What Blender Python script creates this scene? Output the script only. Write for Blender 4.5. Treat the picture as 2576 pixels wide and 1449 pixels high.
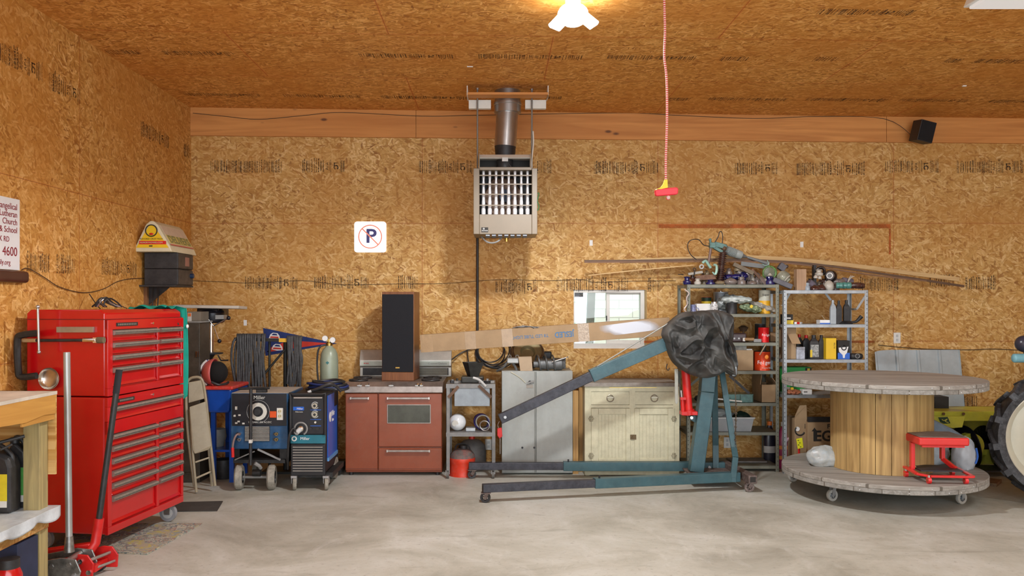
import bpy, bmesh, math, random
from mathutils import Vector, Matrix, Euler, noise
for o in list(bpy.data.objects): bpy.data.objects.remove(o)
S = bpy.context.scene; COL = S.collection
R = math.radians; PI = math.pi
V = Vector
# ---------------------------------------------------------------- camera
F = 2150.0; VX = 1250.0; VY = 765.0; EYE = 1.63      # focal length and principal point in photograph pixels
cd = bpy.data.cameras.new('camera'); cam = bpy.data.objects.new('camera', cd); COL.objects.link(cam)
cam.location = (0, 0, EYE); cam.rotation_euler = (R(90), 0, 0)
cd.sensor_width = 36; cd.lens = 36*F/2576; cd.shift_x = (1288-VX)/2576; cd.shift_y = (VY-724.5)/2576
cd.clip_start = .05; cd.clip_end = 200
S.camera = cam
# ---------------------------------------------------------------- world, exposure, lights
S.view_settings.view_transform = 'Standard'; S.view_settings.look = 'None'
S.view_settings.gamma = 1; S.view_settings.use_curve_mapping = False
S.view_settings.exposure = -0.08
W = bpy.data.worlds.new('sky'); S.world = W; W.use_nodes = True
bg = W.node_tree.nodes['Background']; bg.inputs[0].default_value = (.86, .93, 1, 1); bg.inputs[1].default_value = 2.3
def area(name, loc, rot, sx, sy, power, col):
    l = bpy.data.lights.new(name, 'AREA'); l.shape = 'RECTANGLE'; l.size = sx; l.size_y = sy; l.energy = power; l.color = col
    o = bpy.data.objects.new(name, l); COL.objects.link(o); o.location = loc; o.rotation_euler = rot; return o
KEY = (.49, 5.55, 3.36)
l = bpy.data.lights.new('bulb_light', 'SPOT'); l.energy = 360; l.color = (.97, .98, 1); l.shadow_soft_size = .11; l.spot_size = R(164); l.spot_blend = .35
lamp_o = bpy.data.objects.new('bulb_light', l); COL.objects.link(lamp_o); lamp_o.location = KEY
# daylight entering through the open garage door behind the camera, and fill lamps added at the ceiling, unseen and without fixtures
area('door_daylight', (1.6, -2.9, 1.9), (R(90), 0, 0), 8.5, 3.4, 290, (.86, .93, 1))
for i, (x, y) in enumerate([(-1.6, 1.6), (2.6, 1.8), (4.9, 4.2)]):
    area('ceiling_fill_light', (x, y, 3.5), (0, 0, 0), 1.2, .3, 46, (.93, .97, 1))
sn = bpy.data.lights.new('sun', 'SUN'); sn.energy = 2.6; sn.angle = R(12); so = bpy.data.objects.new('sun', sn); COL.objects.link(so); so.rotation_euler = (R(28), 0, R(6))
# ---------------------------------------------------------------- pixel helpers
D = 8.85                                             # distance of the back wall
def X(px, d): return (px-VX)/F*d
def Z(py, d): return EYE-(py-VY)/F*d
def P(px, py, d): return V((X(px, d), d, Z(py, d)))
# ---------------------------------------------------------------- materials
MT = {}
def nodes(name):
    m = bpy.data.materials.new(name); m.use_nodes = True; nt = m.node_tree
    return m, nt, nt.nodes, nt.links, nt.nodes['Principled BSDF']
def mat(name, col, rough=.6, metal=0., var=.12, sc=9., bump=0., dust=0., dcol=(.45,.42,.36), stretch=(1,1,1), trans=0., alpha=1., emit=0., coat=0., lite=None):
    if name in MT: return MT[name]
    m, nt, N, L, b = nodes(name)
    tc = N.new('ShaderNodeTexCoord'); mp = N.new('ShaderNodeMapping'); mp.inputs['Scale'].default_value = stretch
    L.new(tc.outputs['Object'], mp.inputs[0])
    nz = N.new('ShaderNodeTexNoise'); nz.inputs['Scale'].default_value = sc; nz.inputs['Detail'].default_value = 5; nz.inputs['Roughness'].default_value = .65
    L.new(mp.outputs[0], nz.inputs['Vector'])
    cr = N.new('ShaderNodeValToRGB'); c = V(col[:3])
    lo = c*(1-var*1.6); hi = V([min(1, x*(1+var)+(.02*var)) for x in (lite or c)])
    cr.color_ramp.elements[0].position = .3; cr.color_ramp.elements[1].position = .72
    cr.color_ramp.elements[0].color = (*lo, 1); cr.color_ramp.elements[1].color = (*hi, 1)
    L.new(nz.outputs[0], cr.inputs[0]); out = cr.outputs[0]
    if dust:
        n2 = N.new('ShaderNodeTexNoise'); n2.inputs['Scale'].default_value = sc*2.3; n2.inputs['Detail'].default_value = 6; n2.inputs['Roughness'].default_value = .75
        L.new(tc.outputs['Object'], n2.inputs['Vector'])
        r2 = N.new('ShaderNodeValToRGB'); r2.color_ramp.elements[0].position = .45; r2.color_ramp.elements[1].position = .75
        r2.color_ramp.elements[1].color = (dust, dust, dust, 1); L.new(n2.outputs[0], r2.inputs[0])
        mx = N.new('ShaderNodeMix'); mx.data_type = 'RGBA'; L.new(r2.outputs[0], mx.inputs[0]); L.new(out, mx.inputs[6]); mx.inputs[7].default_value = (*dcol, 1); out = mx.outputs[2]
    L.new(out, b.inputs['Base Color'])
    b.inputs['Roughness'].default_value = rough; b.inputs['Metallic'].default_value = metal
    if trans: b.inputs['Transmission Weight'].default_value = trans; b.inputs['IOR'].default_value = 1.45
    if alpha < 1: b.inputs['Alpha'].default_value = alpha
    if coat: b.inputs['Coat Weight'].default_value = coat; b.inputs['Coat Roughness'].default_value = .08
    if emit: b.inputs['Emission Color'].default_value = (*col, 1); b.inputs['Emission Strength'].default_value = emit
    if bump:
        bp = N.new('ShaderNodeBump'); bp.inputs['Strength'].default_value = bump; bp.inputs['Distance'].default_value = .01
        L.new(nz.outputs[0], bp.inputs['Height']); L.new(bp.outputs[0], b.inputs['Normal'])
    MT[name] = m; return m
def osb(name, ua, va, seams=(0, 0), sheet=(2.44, 1.22), tint=(1, 1, 1), bright=1.06, red=.22, stagger=0):
    """oriented strand board: six layers of stretched cells in different directions laid over one another"""
    m, nt, N, L, b = nodes(name)
    def math_(op, a, c=None, clamp=False):
        n = N.new('ShaderNodeMath'); n.operation = op; n.use_clamp = clamp
        for i, v in enumerate((a, c)):
            if v is None: continue
            if isinstance(v, (int, float)): n.inputs[i].default_value = v
            else: L.new(v, n.inputs[i])
        return n.outputs[0]
    def mix(f, a, c, bt='MIX'):
        n = N.new('ShaderNodeMix'); n.data_type = 'RGBA'; n.blend_type = bt
        for i, v in ((0, f), (6, a), (7, c)):
            if isinstance(v, (int, float)): n.inputs[i].default_value = v
            elif isinstance(v, tuple): n.inputs[i].default_value = (*v, 1)
            else: L.new(v, n.inputs[i])
        return n.outputs[2]
    tc = N.new('ShaderNodeTexCoord'); sp = N.new('ShaderNodeSeparateXYZ'); L.new(tc.outputs['Object'], sp.inputs[0])
    u, v = sp.outputs[ua], sp.outputs[va]
    cb = N.new('ShaderNodeCombineXYZ'); L.new(u, cb.inputs[0]); L.new(v, cb.inputs[1])
    wn = N.new('ShaderNodeTexNoise'); wn.noise_dimensions = '2D'; wn.inputs['Scale'].default_value = 24; wn.inputs['Detail'].default_value = 3
    L.new(cb.outputs[0], wn.inputs['Vector'])
    vs = N.new('ShaderNodeVectorMath'); vs.operation = 'MULTIPLY_ADD'; L.new(wn.outputs['Color'], vs.inputs[0]); vs.inputs[1].default_value = (.012, .012, 0); L.new(cb.outputs[0], vs.inputs[2])
    big = N.new('ShaderNodeTexNoise'); big.noise_dimensions = '2D'; big.inputs['Scale'].default_value = 1.3; big.inputs['Detail'].default_value = 4; L.new(cb.outputs[0], big.inputs['Vector'])
    t = lambda c: tuple(x*y*bright for x, y in zip(c, tint))
    fine = N.new('ShaderNodeTexNoise'); fine.noise_dimensions = '2D'; fine.inputs['Scale'].default_value = 60; fine.inputs['Detail'].default_value = 5; L.new(cb.outputs[0], fine.inputs['Vector'])
    base = N.new('ShaderNodeValToRGB'); L.new(fine.outputs[0], base.inputs[0])
    base.color_ramp.elements[0].position = .3; base.color_ramp.elements[1].position = .7
    base.color_ramp.elements[0].color = (*t((.36, .19, .045)), 1); base.color_ramp.elements[1].color = (*t((.62, .40, .14)), 1)
    col = base.outputs[0]; h = fine.outputs[0]
    for k, (ang, sl, sw, th) in enumerate([(12, 8, 34, .5), (62, 9, 40, .55), (128, 10, 44, .6), (160, 11, 50, .66), (38, 12, 52, .72), (97, 14, 56, .76), (3, 15, 70, .8), (146, 16, 80, .84)]):
        mp = N.new('ShaderNodeMapping'); mp.vector_type = 'TEXTURE'
        mp.inputs['Rotation'].default_value = (0, 0, R(ang)); mp.inputs['Scale'].default_value = (1/sl, 1/sw, 1); mp.inputs['Location'].default_value = (k*.37, k*.71, 0)
        L.new(vs.outputs[0], mp.inputs[0])
        vo = N.new('ShaderNodeTexVoronoi'); vo.voronoi_dimensions = '2D'; vo.feature = 'F1'; vo.inputs['Scale'].default_value = 1; L.new(mp.outputs[0], vo.inputs['Vector'])
        sc = N.new('ShaderNodeSeparateColor'); L.new(vo.outputs['Color'], sc.inputs[0])
        near = math_('LESS_THAN', vo.outputs['Distance'], .62)
        on = math_('MULTIPLY', math_('GREATER_THAN', sc.outputs[0], th), near)
        ramp = N.new('ShaderNodeValToRGB'); L.new(sc.outputs[1], ramp.inputs[0]); e = ramp.color_ramp.elements
        e[0].color = (*t((.20, .075, .018)), 1); e[1].position = 1; e[1].color = (*t((.86, .64, .32)), 1)
        for pos, c in ((.08, (.34, .155, .035)), (.35, (.52, .30, .082)), (.75, (.70, .46, .18))):
            x = e.new(pos); x.color = (*t(c), 1)
        edge = N.new('ShaderNodeMapRange'); L.new(vo.outputs['Distance'], edge.inputs[0]); edge.inputs[1].default_value = .40; edge.inputs[2].default_value = .62; edge.inputs[3].default_value = 0; edge.inputs[4].default_value = .35
        chip = mix(edge.outputs[0], ramp.outputs[0], t((.25, .11, .025)))
        col = mix(math_('MULTIPLY', on, .82), col, chip)
        h = math_('MAXIMUM', h, math_('MULTIPLY', on, sc.outputs[2]))
    # broad tone changes, streaks
    br = N.new('ShaderNodeMapRange'); L.new(big.outputs[0], br.inputs[0]); br.inputs[1].default_value = .3; br.inputs[2].default_value = .7; br.inputs[3].default_value = 0; br.inputs[4].default_value = .58
    col = mix(br.outputs[0], col, t((.50, .23, .045)))
    # sheets
    pu = math_('DIVIDE', math_('SUBTRACT', u, seams[0]), sheet[0]); pv = math_('DIVIDE', math_('SUBTRACT', v, seams[1]), sheet[1])
    if stagger: pu = math_('ADD', pu, math_('MULTIPLY', math_('MODULO', math_('ADD', math_('FLOOR', pv), 100), 2), .5))
    cc = N.new('ShaderNodeCombineXYZ'); L.new(math_('FLOOR', pu), cc.inputs[0]); L.new(math_('FLOOR', pv), cc.inputs[1])
    wh = N.new('ShaderNodeTexWhiteNoise'); wh.noise_dimensions = '2D'; L.new(cc.outputs[0], wh.inputs['Vector'])
    col = mix(math_('MULTIPLY', wh.outputs[0], .28), col, t((.40, .2, .05)))
    du = math_('MULTIPLY', math_('PINGPONG', pu, .5), sheet[0]); dv = math_('MULTIPLY', math_('PINGPONG', pv, .5), sheet[1])
    dist = math_('MINIMUM', du, dv)
    band = math_('MULTIPLY', math_('LESS_THAN', math_('ADD', dist, math_('MULTIPLY', fine.outputs[0], .02)), .017), red)
    col = mix(band, col, t((.55, .12, .02)))
    col = mix(math_('MULTIPLY', math_('LESS_THAN', dist, .0018), .6), col, (.08, .03, .01))
    L.new(col, b.inputs['Base Color']); b.inputs['Roughness'].default_value = .62; b.inputs['Specular IOR Level'].default_value = .35
    bp = N.new('ShaderNodeBump'); bp.inputs['Strength'].default_value = .25; bp.inputs['Distance'].default_value = .004
    L.new(h, bp.inputs['Height']); L.new(bp.outputs[0], b.inputs['Normal'])
    MT[name] = m; return m
def wood(name, col, dark, axis=0, sc=1., planks=0., knots=True, rough=.65, gap=None, stain=None):
    """grain along axis; planks = plank width across (second axis), knots as dark spots"""
    m, nt, N, L, b = nodes(name)
    tc = N.new('ShaderNodeTexCoord'); mp = N.new('ShaderNodeMapping'); L.new(tc.outputs['Object'], mp.inputs[0])
    s = [22*sc]*3; s[axis] = 1.3*sc; mp.inputs['Scale'].default_value = s
    nz = N.new('ShaderNodeTexNoise'); nz.inputs['Scale'].default_value = 1; nz.inputs['Detail'].default_value = 6; nz.inputs['Distortion'].default_value = 1.1; L.new(mp.outputs[0], nz.inputs['Vector'])
    cr = N.new('ShaderNodeValToRGB'); cr.color_ramp.elements[0].position = .32; cr.color_ramp.elements[1].position = .62
    cr.color_ramp.elements[0].color = (*dark, 1); cr.color_ramp.elements[1].color = (*col, 1); L.new(nz.outputs[0], cr.inputs[0]); out = cr.outputs[0]
    bn = N.new('ShaderNodeTexNoise'); bn.inputs['Scale'].default_value = 1.6*sc; bn.inputs['Detail'].default_value = 3; L.new(tc.outputs['Object'], bn.inputs['Vector'])
    mr = N.new('ShaderNodeMapRange'); L.new(bn.outputs[0], mr.inputs[0]); mr.inputs[1].default_value = .35; mr.inputs[2].default_value = .7; mr.inputs[4].default_value = .55
    mx = N.new('ShaderNodeMix'); mx.data_type = 'RGBA'; L.new(mr.outputs[0], mx.inputs[0]); L.new(out, mx.inputs[6]); mx.inputs[7].default_value = (*(stain or dark), 1); out = mx.outputs[2]
    if knots:
        kp = N.new('ShaderNodeMapping'); L.new(tc.outputs['Object'], kp.inputs[0]); q = [5.]*3; q[axis] = 2.2; kp.inputs['Scale'].default_value = q
        vo = N.new('ShaderNodeTexVoronoi'); vo.inputs['Scale'].default_value = 1; L.new(kp.outputs[0], vo.inputs['Vector'])
        lt = N.new('ShaderNodeMapRange'); L.new(vo.outputs['Distance'], lt.inputs[0]); lt.inputs[1].default_value = .1; lt.inputs[2].default_value = .05; lt.inputs[4].default_value = .85
        mx = N.new('ShaderNodeMix'); mx.data_type = 'RGBA'; L.new(lt.outputs[0], mx.inputs[0]); L.new(out, mx.inputs[6]); mx.inputs[7].default_value = (.09, .03, .012, 1); out = mx.outputs[2]
    L.new(out, b.inputs['Base Color']); b.inputs['Roughness'].default_value = rough
    bp = N.new('ShaderNodeBump'); bp.inputs['Strength'].default_value = .25; bp.inputs['Distance'].default_value = .003
    L.new(nz.outputs[0], bp.inputs['Height']); L.new(bp.outputs[0], b.inputs['Normal'])
    MT[name] = m; return m
# ---------------------------------------------------------------- mesh builder
WM = {}
def basis(d):
    d = V(d).normalized(); a = V((0, 0, 1)) if abs(d.z) < .95 else V((1, 0, 0))
    x = a.cross(d).normalized(); return x, d.cross(x), d
class B:
    def __init__(s, L=False): s.v = []; s.f = []; s.mi = []; s.sm = []; s.mats = []; s.L = L; s.M = None
    def add(s, vs, fs, m, sm=False):
        k = len(s.v); s.v += [(s.M @ V(p)) if s.M else V(p) for p in vs]
        if m not in s.mats: s.mats.append(m)
        i = s.mats.index(m)
        for f in fs: s.f.append([k+j for j in f]); s.mi.append(i); s.sm.append(sm)
        return s
    def box(s, x0, x1, y0, y1, z0, z1, m):
        vs = [(x, y, z) for z in (z0, z1) for y in (y0, y1) for x in (x0, x1)]
        return s.add(vs, [(0, 2, 3, 1), (4, 5, 7, 6), (0, 1, 5, 4), (2, 6, 7, 3), (0, 4, 6, 2), (1, 3, 7, 5)], m)
    def obox(s, c, size, m, rot=(0, 0, 0)):
        M = Matrix.Translation(V(c)) @ Euler([R(a) for a in rot]).to_matrix().to_4x4(); h = V(size)/2
        vs = [M @ V((x*h.x, y*h.y, z*h.z)) for z in (-1, 1) for y in (-1, 1) for x in (-1, 1)]
        return s.add(vs, [(0, 2, 3, 1), (4, 5, 7, 6), (0, 1, 5, 4), (2, 6, 7, 3), (0, 4, 6, 2), (1, 3, 7, 5)], m)
    def beam(s, p, q, w, h, m, up=(0, 0, 1)):
        """square bar from p to q; w across, h along up"""
        p, q = V(p), V(q); d = (q-p).normalized(); x = d.cross(V(up))
        if x.length < 1e-3: x = d.cross(V((0, 1, 0)))
        x.normalize(); u = x.cross(d)
        vs = [o+x*a*w/2+u*c*h/2 for o in (p, q) for a, c in ((-1, -1), (1, -1), (1, 1), (-1, 1))]
        return s.add(vs, [(3, 2, 1, 0), (4, 5, 6, 7), (0, 1, 5, 4), (1, 2, 6, 5), (2, 3, 7, 6), (3, 0, 4, 7)], m)
    def cyl(s, p, q, r, m, r2=None, n=20, cap=True):
        p, q = V(p), V(q); r2 = r if r2 is None else r2; x, y, d = basis(q-p)
        vs = [o+(x*math.cos(2*PI*i/n)+y*math.sin(2*PI*i/n))*rr for o, rr in ((p, r), (q, r2)) for i in range(n)]
        s.add(vs, [(i, (i+1) % n, n+(i+1) % n, n+i) for i in range(n)], m, True)
        if cap:
            s.add(vs[:n], [tuple(range(n-1, -1, -1))], m); s.add(vs[n:], [tuple(range(n))], m)
        return s
    def lathe(s, prof, o, m, axis=(0, 0, 1), n=24, sx=1., sy=1.):
        x, y, d = basis(axis); o = V(o); vs = []; k = len(prof)
        if abs(V(axis).normalized().z) > .99: x, y = V((1, 0, 0)), V((0, 1, 0))*(1 if V(axis).z > 0 else -1)
        for r, z in prof:
            vs += [o+d*z+(x*math.cos(2*PI*i/n)*sx+y*math.sin(2*PI*i/n)*sy)*max(r, 1e-5) for i in range(n)]
        return s.add(vs, [(j*n+i, j*n+(i+1) % n, (j+1)*n+(i+1) % n, (j+1)*n+i) for j in range(k-1) for i in range(n)], m, True)
    def tube(s, pts, r, m, n=8, smooth=0, closed=False):
        pts = [V(p) for p in pts]
        k0 = len(pts)
        if smooth: pts = spline(pts, smooth, closed)
        k = len(pts); vs = []; up = None
        if isinstance(r, list): r = [r[min(int(u), k0-2)]+(r[min(int(u), k0-2)+1]-r[min(int(u), k0-2)])*(u-min(int(u), k0-2)) for u in [i*(k0-1)/(k-1) for i in range(k)]]
        for i, p in enumerate(pts):
            a = pts[(i-1) % k] if (closed or i) else p; c = pts[(i+1) % k] if (closed or i < k-1) else p
            d = (c-a).normalized()
            if up is None: x, y, _ = basis(d)
            else: x = (up-d*up.dot(d)).normalized(); y = d.cross(x)
            up = x; rr = r[i] if isinstance(r, list) else r
            vs += [p+(x*math.cos(2*PI*j/n)+y*math.sin(2*PI*j/n))*rr for j in range(n)]
        e = k if closed else k-1
        s.add(vs, [(i*n+j, i*n+(j+1) % n, ((i+1) % k)*n+(j+1) % n, ((i+1) % k)*n+j) for i in range(e) for j in range(n)], m, True)
        if not closed: s.add(vs[:n], [tuple(range(n-1, -1, -1))], m); s.add(vs[-n:], [tuple(range(n))], m)
        return s
    def prism(s, pts, dv, m):
        pts = [V(p) for p in pts]; dv = V(dv); n = len(pts)
        return s.add(pts+[p+dv for p in pts], [tuple(range(n-1, -1, -1)), tuple(range(n, 2*n))]+[(i, (i+1) % n, n+(i+1) % n, n+i) for i in range(n)], m)
    def sph(s, c, r, m, sc=(1, 1, 1), n=20, k=12):
        vs = []; c = V(c)
        for j in range(k+1):
            t = PI*j/k
            vs += [c+V((math.sin(t)*math.cos(2*PI*i/n)*sc[0], math.sin(t)*math.sin(2*PI*i/n)*sc[1], math.cos(t)*sc[2]))*r for i in range(n)]
        return s.add(vs, [(j*n+i, (j+1)*n+i, (j+1)*n+(i+1) % n, j*n+(i+1) % n) for j in range(k) for i in range(n)], m, True)
    def torus(s, c, RR, r, m, axis=(0, 0, 1), n=28, k=8, a0=0, a1=360):
        x, y, d = basis(axis); full = a1-a0 >= 360; q = n if full else n+1
        pts = [V(c)+(x*math.cos(R(a0+(a1-a0)*i/n))+y*math.sin(R(a0+(a1-a0)*i/n)))*RR for i in range(q)]
        return s.tube(pts, r, m, k, closed=full)
    def grid(s, fn, nu, nv, m, sm=True):
        vs = [fn(i/nu, j/nv) for j in range(nv+1) for i in range(nu+1)]
        return s.add(vs, [(j*(nu+1)+i, j*(nu+1)+i+1, (j+1)*(nu+1)+i+1, (j+1)*(nu+1)+i) for j in range(nv) for i in range(nu)], m, sm)
    def text(s, t, o, ax, ay, size, m, ext=.0012, al='CENTER', sx=1., bold=0.):
        cu = bpy.data.curves.new('t', 'FONT'); cu.body = t; cu.size = size; cu.align_x = al; cu.align_y = 'CENTER'; cu.extrude = ext; cu.offset = bold*size; cu.resolution_u = 3
        ob = bpy.data.objects.new('t', cu); COL.objects.link(ob)
        me = bpy.data.meshes.new_from_object(ob.evaluated_get(bpy.context.evaluated_depsgraph_get()))
        ax, ay = V(ax).normalized(), V(ay).normalized(); az = ax.cross(ay); o = V(o)
        s.add([o+ax*v.co.x*sx+ay*v.co.y+az*v.co.z for v in me.vertices], [tuple(p.vertices) for p in me.polygons], m)
        bpy.data.objects.remove(ob); bpy.data.curves.remove(cu); bpy.data.meshes.remove(me); return s
    def build(s, name, parent=None, bev=0., sub=0, at=None, label=None, cat=None, group=None, kind=None, solid=0., seg=2, ang=35):
        me = bpy.data.meshes.new(name); W_ = WM.get(parent.name, Matrix()) if parent else Matrix.Translation(V(at)) if at is not None else None
        if parent is None and at is None and kind != 'structure':
            lo = V([min(v[i] for v in s.v) for i in range(3)]); hi = V([max(v[i] for v in s.v) for i in range(3)])
            W_ = Matrix.Translation(V(((lo.x+hi.x)/2, (lo.y+hi.y)/2, lo.z)))
        vs = s.v
        if W_ is not None and not s.L: inv = W_.inverted(); vs = [inv @ v for v in vs]
        me.from_pydata([tuple(v) for v in vs], [], s.f)
        for m in s.mats: me.materials.append(m)
        me.polygons.foreach_set('material_index', s.mi); me.polygons.foreach_set('use_smooth', s.sm)
        bm = bmesh.new(); bm.from_mesh(me)
        bmesh.ops.remove_doubles(bm, verts=bm.verts, dist=1e-5); bmesh.ops.recalc_face_normals(bm, faces=bm.faces); bm.to_mesh(me); bm.free()
        if any(s.sm): me.set_sharp_from_angle(angle=R(ang+8))
        o = bpy.data.objects.new(name, me); COL.objects.link(o)
        if parent: o.parent = parent; WM[o.name] = WM.get(parent.name, Matrix())
        elif W_ is not None: o.matrix_world = W_; WM[o.name] = W_
        if solid: q = o.modifiers.new('s', 'SOLIDIFY'); q.thickness = solid; q.offset = 0
        if sub: q = o.modifiers.new('u', 'SUBSURF'); q.levels = q.render_levels = sub
        if bev: q = o.modifiers.new('b', 'BEVEL'); q.width = bev; q.segments = seg; q.limit_method = 'ANGLE'; q.angle_limit = R(ang)
        return tag(o, label, cat, group, kind)
def tag(o, label=None, cat=None, group=None, kind=None):
    for k, v in (('label', label), ('category', cat), ('group', group), ('kind', kind)):
        if v: o[k] = v
    return o
def spline(p, n, closed=False):
    out = []; k = len(p); e = k if closed else k-1
    for i in range(e):
        a, b_, c, d = (p[(i-1) % k] if closed or i else p[0]), p[i], p[(i+1) % k], (p[(i+2) % k] if closed or i+2 < k else p[-1])
        for j in range(n):
            t = j/n; out.append(.5*((2*b_)+(c-a)*t+(2*a-5*b_+4*c-d)*t*t+(3*b_-a-3*c+d)*t**3))
    if not closed: out.append(p[-1])
    return out
def fade_mat(name, col, lo=.35, hi=.7, sc=18, op=.6):
    m, nt, N, L, b = nodes(name); b.inputs['Base Color'].default_value = (*col, 1); b.inputs['Roughness'].default_value = .75
    tc = N.new('ShaderNodeTexCoord'); n = N.new('ShaderNodeTexNoise'); n.inputs['Scale'].default_value = sc; n.inputs['Detail'].default_value = 6; L.new(tc.outputs['Object'], n.inputs['Vector'])
    r = N.new('ShaderNodeMapRange'); L.new(n.outputs[0], r.inputs[0]); r.inputs[1].default_value = lo; r.inputs[2].default_value = hi; r.inputs[4].default_value = op
    L.new(r.outputs[0], b.inputs['Alpha']); MT[name] = m; return m
def thing(name, label, cat, loc=(0, 0, 0), rz=0, group=None):
    o = bpy.data.objects.new(name, None); COL.objects.link(o); o.empty_display_size = .1
    o.location = loc; o.rotation_euler = (0, 0, R(rz)); WM[o.name] = Matrix.Translation(V(loc)) @ Matrix.Rotation(R(rz), 4, 'Z')
    return tag(o, label, cat, group)
def dup(o, loc, rz=None, label=None, group=None, parent=None, scale=None):
    c = o.copy(); COL.objects.link(c)
    if parent: c.parent = parent
    else:
        c.location = loc
        if rz is not None: c.rotation_euler = (rz if isinstance(rz, tuple) else (0, 0, R(rz)))
        if scale: c.scale = (scale,)*3
        if label: c['label'] = label
        if group: c['group'] = group
    for ch in list(o.children): dup(ch, None, parent=c)
    return c
# ---------------------------------------------------------------- palette
steel = mat('bare_steel', (.5, .5, .5), .35, .9, .15); chrome = mat('chrome', (.8, .8, .8), .12, 1, .03)
black = mat('black_plastic', (.018, .018, .02), .45, 0, .2, dust=.05); rubber = mat('rubber', (.022, .022, .024), .8, 0, .3, 20, .2, dust=.25, dcol=(.12, .115, .11))
dark = mat('dark_metal', (.03, .03, .033), .5, .3, .25, dust=.15, dcol=(.14, .13, .12)); white = mat('white_paint', (.8, .8, .78), .45, 0, .05)
red = mat('red_enamel', (.52, .004, .006), .22, 0, .06, 3, coat=.5); redd = mat('red_paint', (.6, .012, .01), .38, 0, .15)
card = mat('cardboard', (.36, .245, .135), .8, 0, .1, 6); cardd = mat('cardboard_dark', (.37, .23, .12), .85, 0, .12, 6)
yel = mat('yellow_paint', (.75, .55, .03), .5, 0, .1); grn = mat('green_print', (.03, .35, .06), .5, 0, .1)
blue = mat('blue_paint', (.01, .06, .3), .3, 0, .12, coat=.3); ink = mat('black_ink', (.02, .018, .015), .7, 0, 0)
navy = mat('navy_paint', (.012, .035, .09), .45, 0, .25, 7, dust=.12, dcol=(.2, .2, .2)); brass = mat('brass', (.6, .42, .12), .3, 1, .1)
gwhite = mat('offwhite_plastic', (.72, .71, .66), .5, 0, .05); lgrey = mat('light_grey', (.5, .51, .5), .5, 0, .1); mgrey = mat('mid_grey', (.25, .25, .24), .55, 0, .15)
galv = mat('galvanized', (.40, .43, .45), .42, .55, .14, 14); olive = mat('olive_grey_steel', (.2, .205, .16), .5, .2, .15, 10, dust=.2, dcol=(.3, .28, .24))
teal = mat('teal_paint', (.038, .10, .12), .4, .1, .14, 8, dust=.25, dcol=(.12, .17, .17)); hblk = mat('worn_black_steel', (.04, .042, .055), .45, .3, .3, 14, dust=.3, dcol=(.12, .11, .12))
glass = mat('clear_glass', (.9, .95, .95), .05, 0, 0, trans=.9); pane_m = mat('window_glass', (.95, 1, .98), .02, 0, 0, trans=1.)
plastic_bag = mat('thin_plastic', (.7, .76, .8), .3, 0, .12, 14, .5, alpha=.85)
# ================================================================ THE ROOM
LX = -3.166; RX = 8.2; FY = -3.2                      # left wall, right wall, front opening
osb_b = osb('osb_back', 0, 2, (1.667, 2.466)); osb_l = osb('osb_left', 1, 2, (6.48, 2.466), tint=(1.1, .98, .8))
osb_c = osb('osb_ceiling', 0, 1, (1.638, 7.55), tint=(1.15, .93, .66), stagger=1, red=.4)
pine = wood('pine_trim', (.68, .31, .085), (.48, .19, .045), 0, .55, stain=(.54, .21, .045))
def floor_mat():
    m, nt, N, L, b = nodes('concrete')
    tc = N.new('ShaderNodeTexCoord')
    def nz(s, d, st=(1, 1, 1), dist=0):
        mp = N.new('ShaderNodeMapping'); mp.inputs['Scale'].default_value = st; L.new(tc.outputs['Object'], mp.inputs[0])
        n = N.new('ShaderNodeTexNoise'); n.inputs['Scale'].default_value = s; n.inputs['Detail'].default_value = d; n.inputs['Roughness'].default_value = .68; n.inputs['Distortion'].default_value = dist
        L.new(mp.outputs[0], n.inputs['Vector']); return n.outputs[0]
    def ramp(i, *st):
        r = N.new('ShaderNodeValToRGB'); L.new(i, r.inputs[0]); e = r.color_ramp.elements
        e[0].position, e[0].color = st[0][0], (*st[0][1], 1); e[1].position, e[1].color = st[-1][0], (*st[-1][1], 1)
        for p, c in st[1:-1]: x = e.new(p); x.color = (*c, 1)
        return r.outputs[0]
    def mix(f, a, c):
        n = N.new('ShaderNodeMix'); n.data_type = 'RGBA'; L.new(f, n.inputs[0]); L.new(a, n.inputs[6])
        if isinstance(c, tuple): n.inputs[7].default_value = (*c, 1)
        else: L.new(c, n.inputs[7])
        return n.outputs[2]
    a = ramp(nz(.9, 9, (1, 1.3, 1), .6), (.3, (.29, .28, .23)), (.5, (.44, .435, .375)), (.68, (.56, .565, .52)))
    c = ramp(nz(5, 8, (1, .45, 1), .8), (.55, (0, 0, 0)), (.8, (.5, .5, .5)))
    o = mix(c, a, (.66, .67, .64))
    d = ramp(nz(1.7, 10, (.4, 1.5, 1), 1.2), (.6, (0, 0, 0)), (.74, (.7, .7, .7)))
    o = mix(d, o, (.22, .21, .165))
    e = ramp(nz(26, 9), (.56, (0, 0, 0)), (.72, (.55, .55, .55)))
    o = mix(e, o, (.2, .18, .15))
    L.new(o, b.inputs['Base Color'])
    L.new(ramp(nz(2.2, 7), (.3, (.42, .42, .42)), (.7, (.7, .7, .7))), b.inputs['Roughness']); b.inputs['Specular IOR Level'].default_value = .45
    bp = N.new('ShaderNodeBump'); bp.inputs['Strength'].default_value = .12; bp.inputs['Distance'].default_value = .004; L.new(nz(30, 8), bp.inputs['Height']); L.new(bp.outputs[0], b.inputs['Normal'])
    return m
def structure(b, name, parent=None, **k): return b.build(name, parent, kind=None if parent else 'structure', **k)
structure(B().box(LX-.1, RX+.1, FY, D+.12, -.15, 0, floor_mat()), 'floor')
def cz(x): return 3.66-.0133*(x-LX)
def tz(x): return 3.371-.0095*(x-LX)
b = B(); x0, x1 = LX-.15, RX+.15
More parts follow.
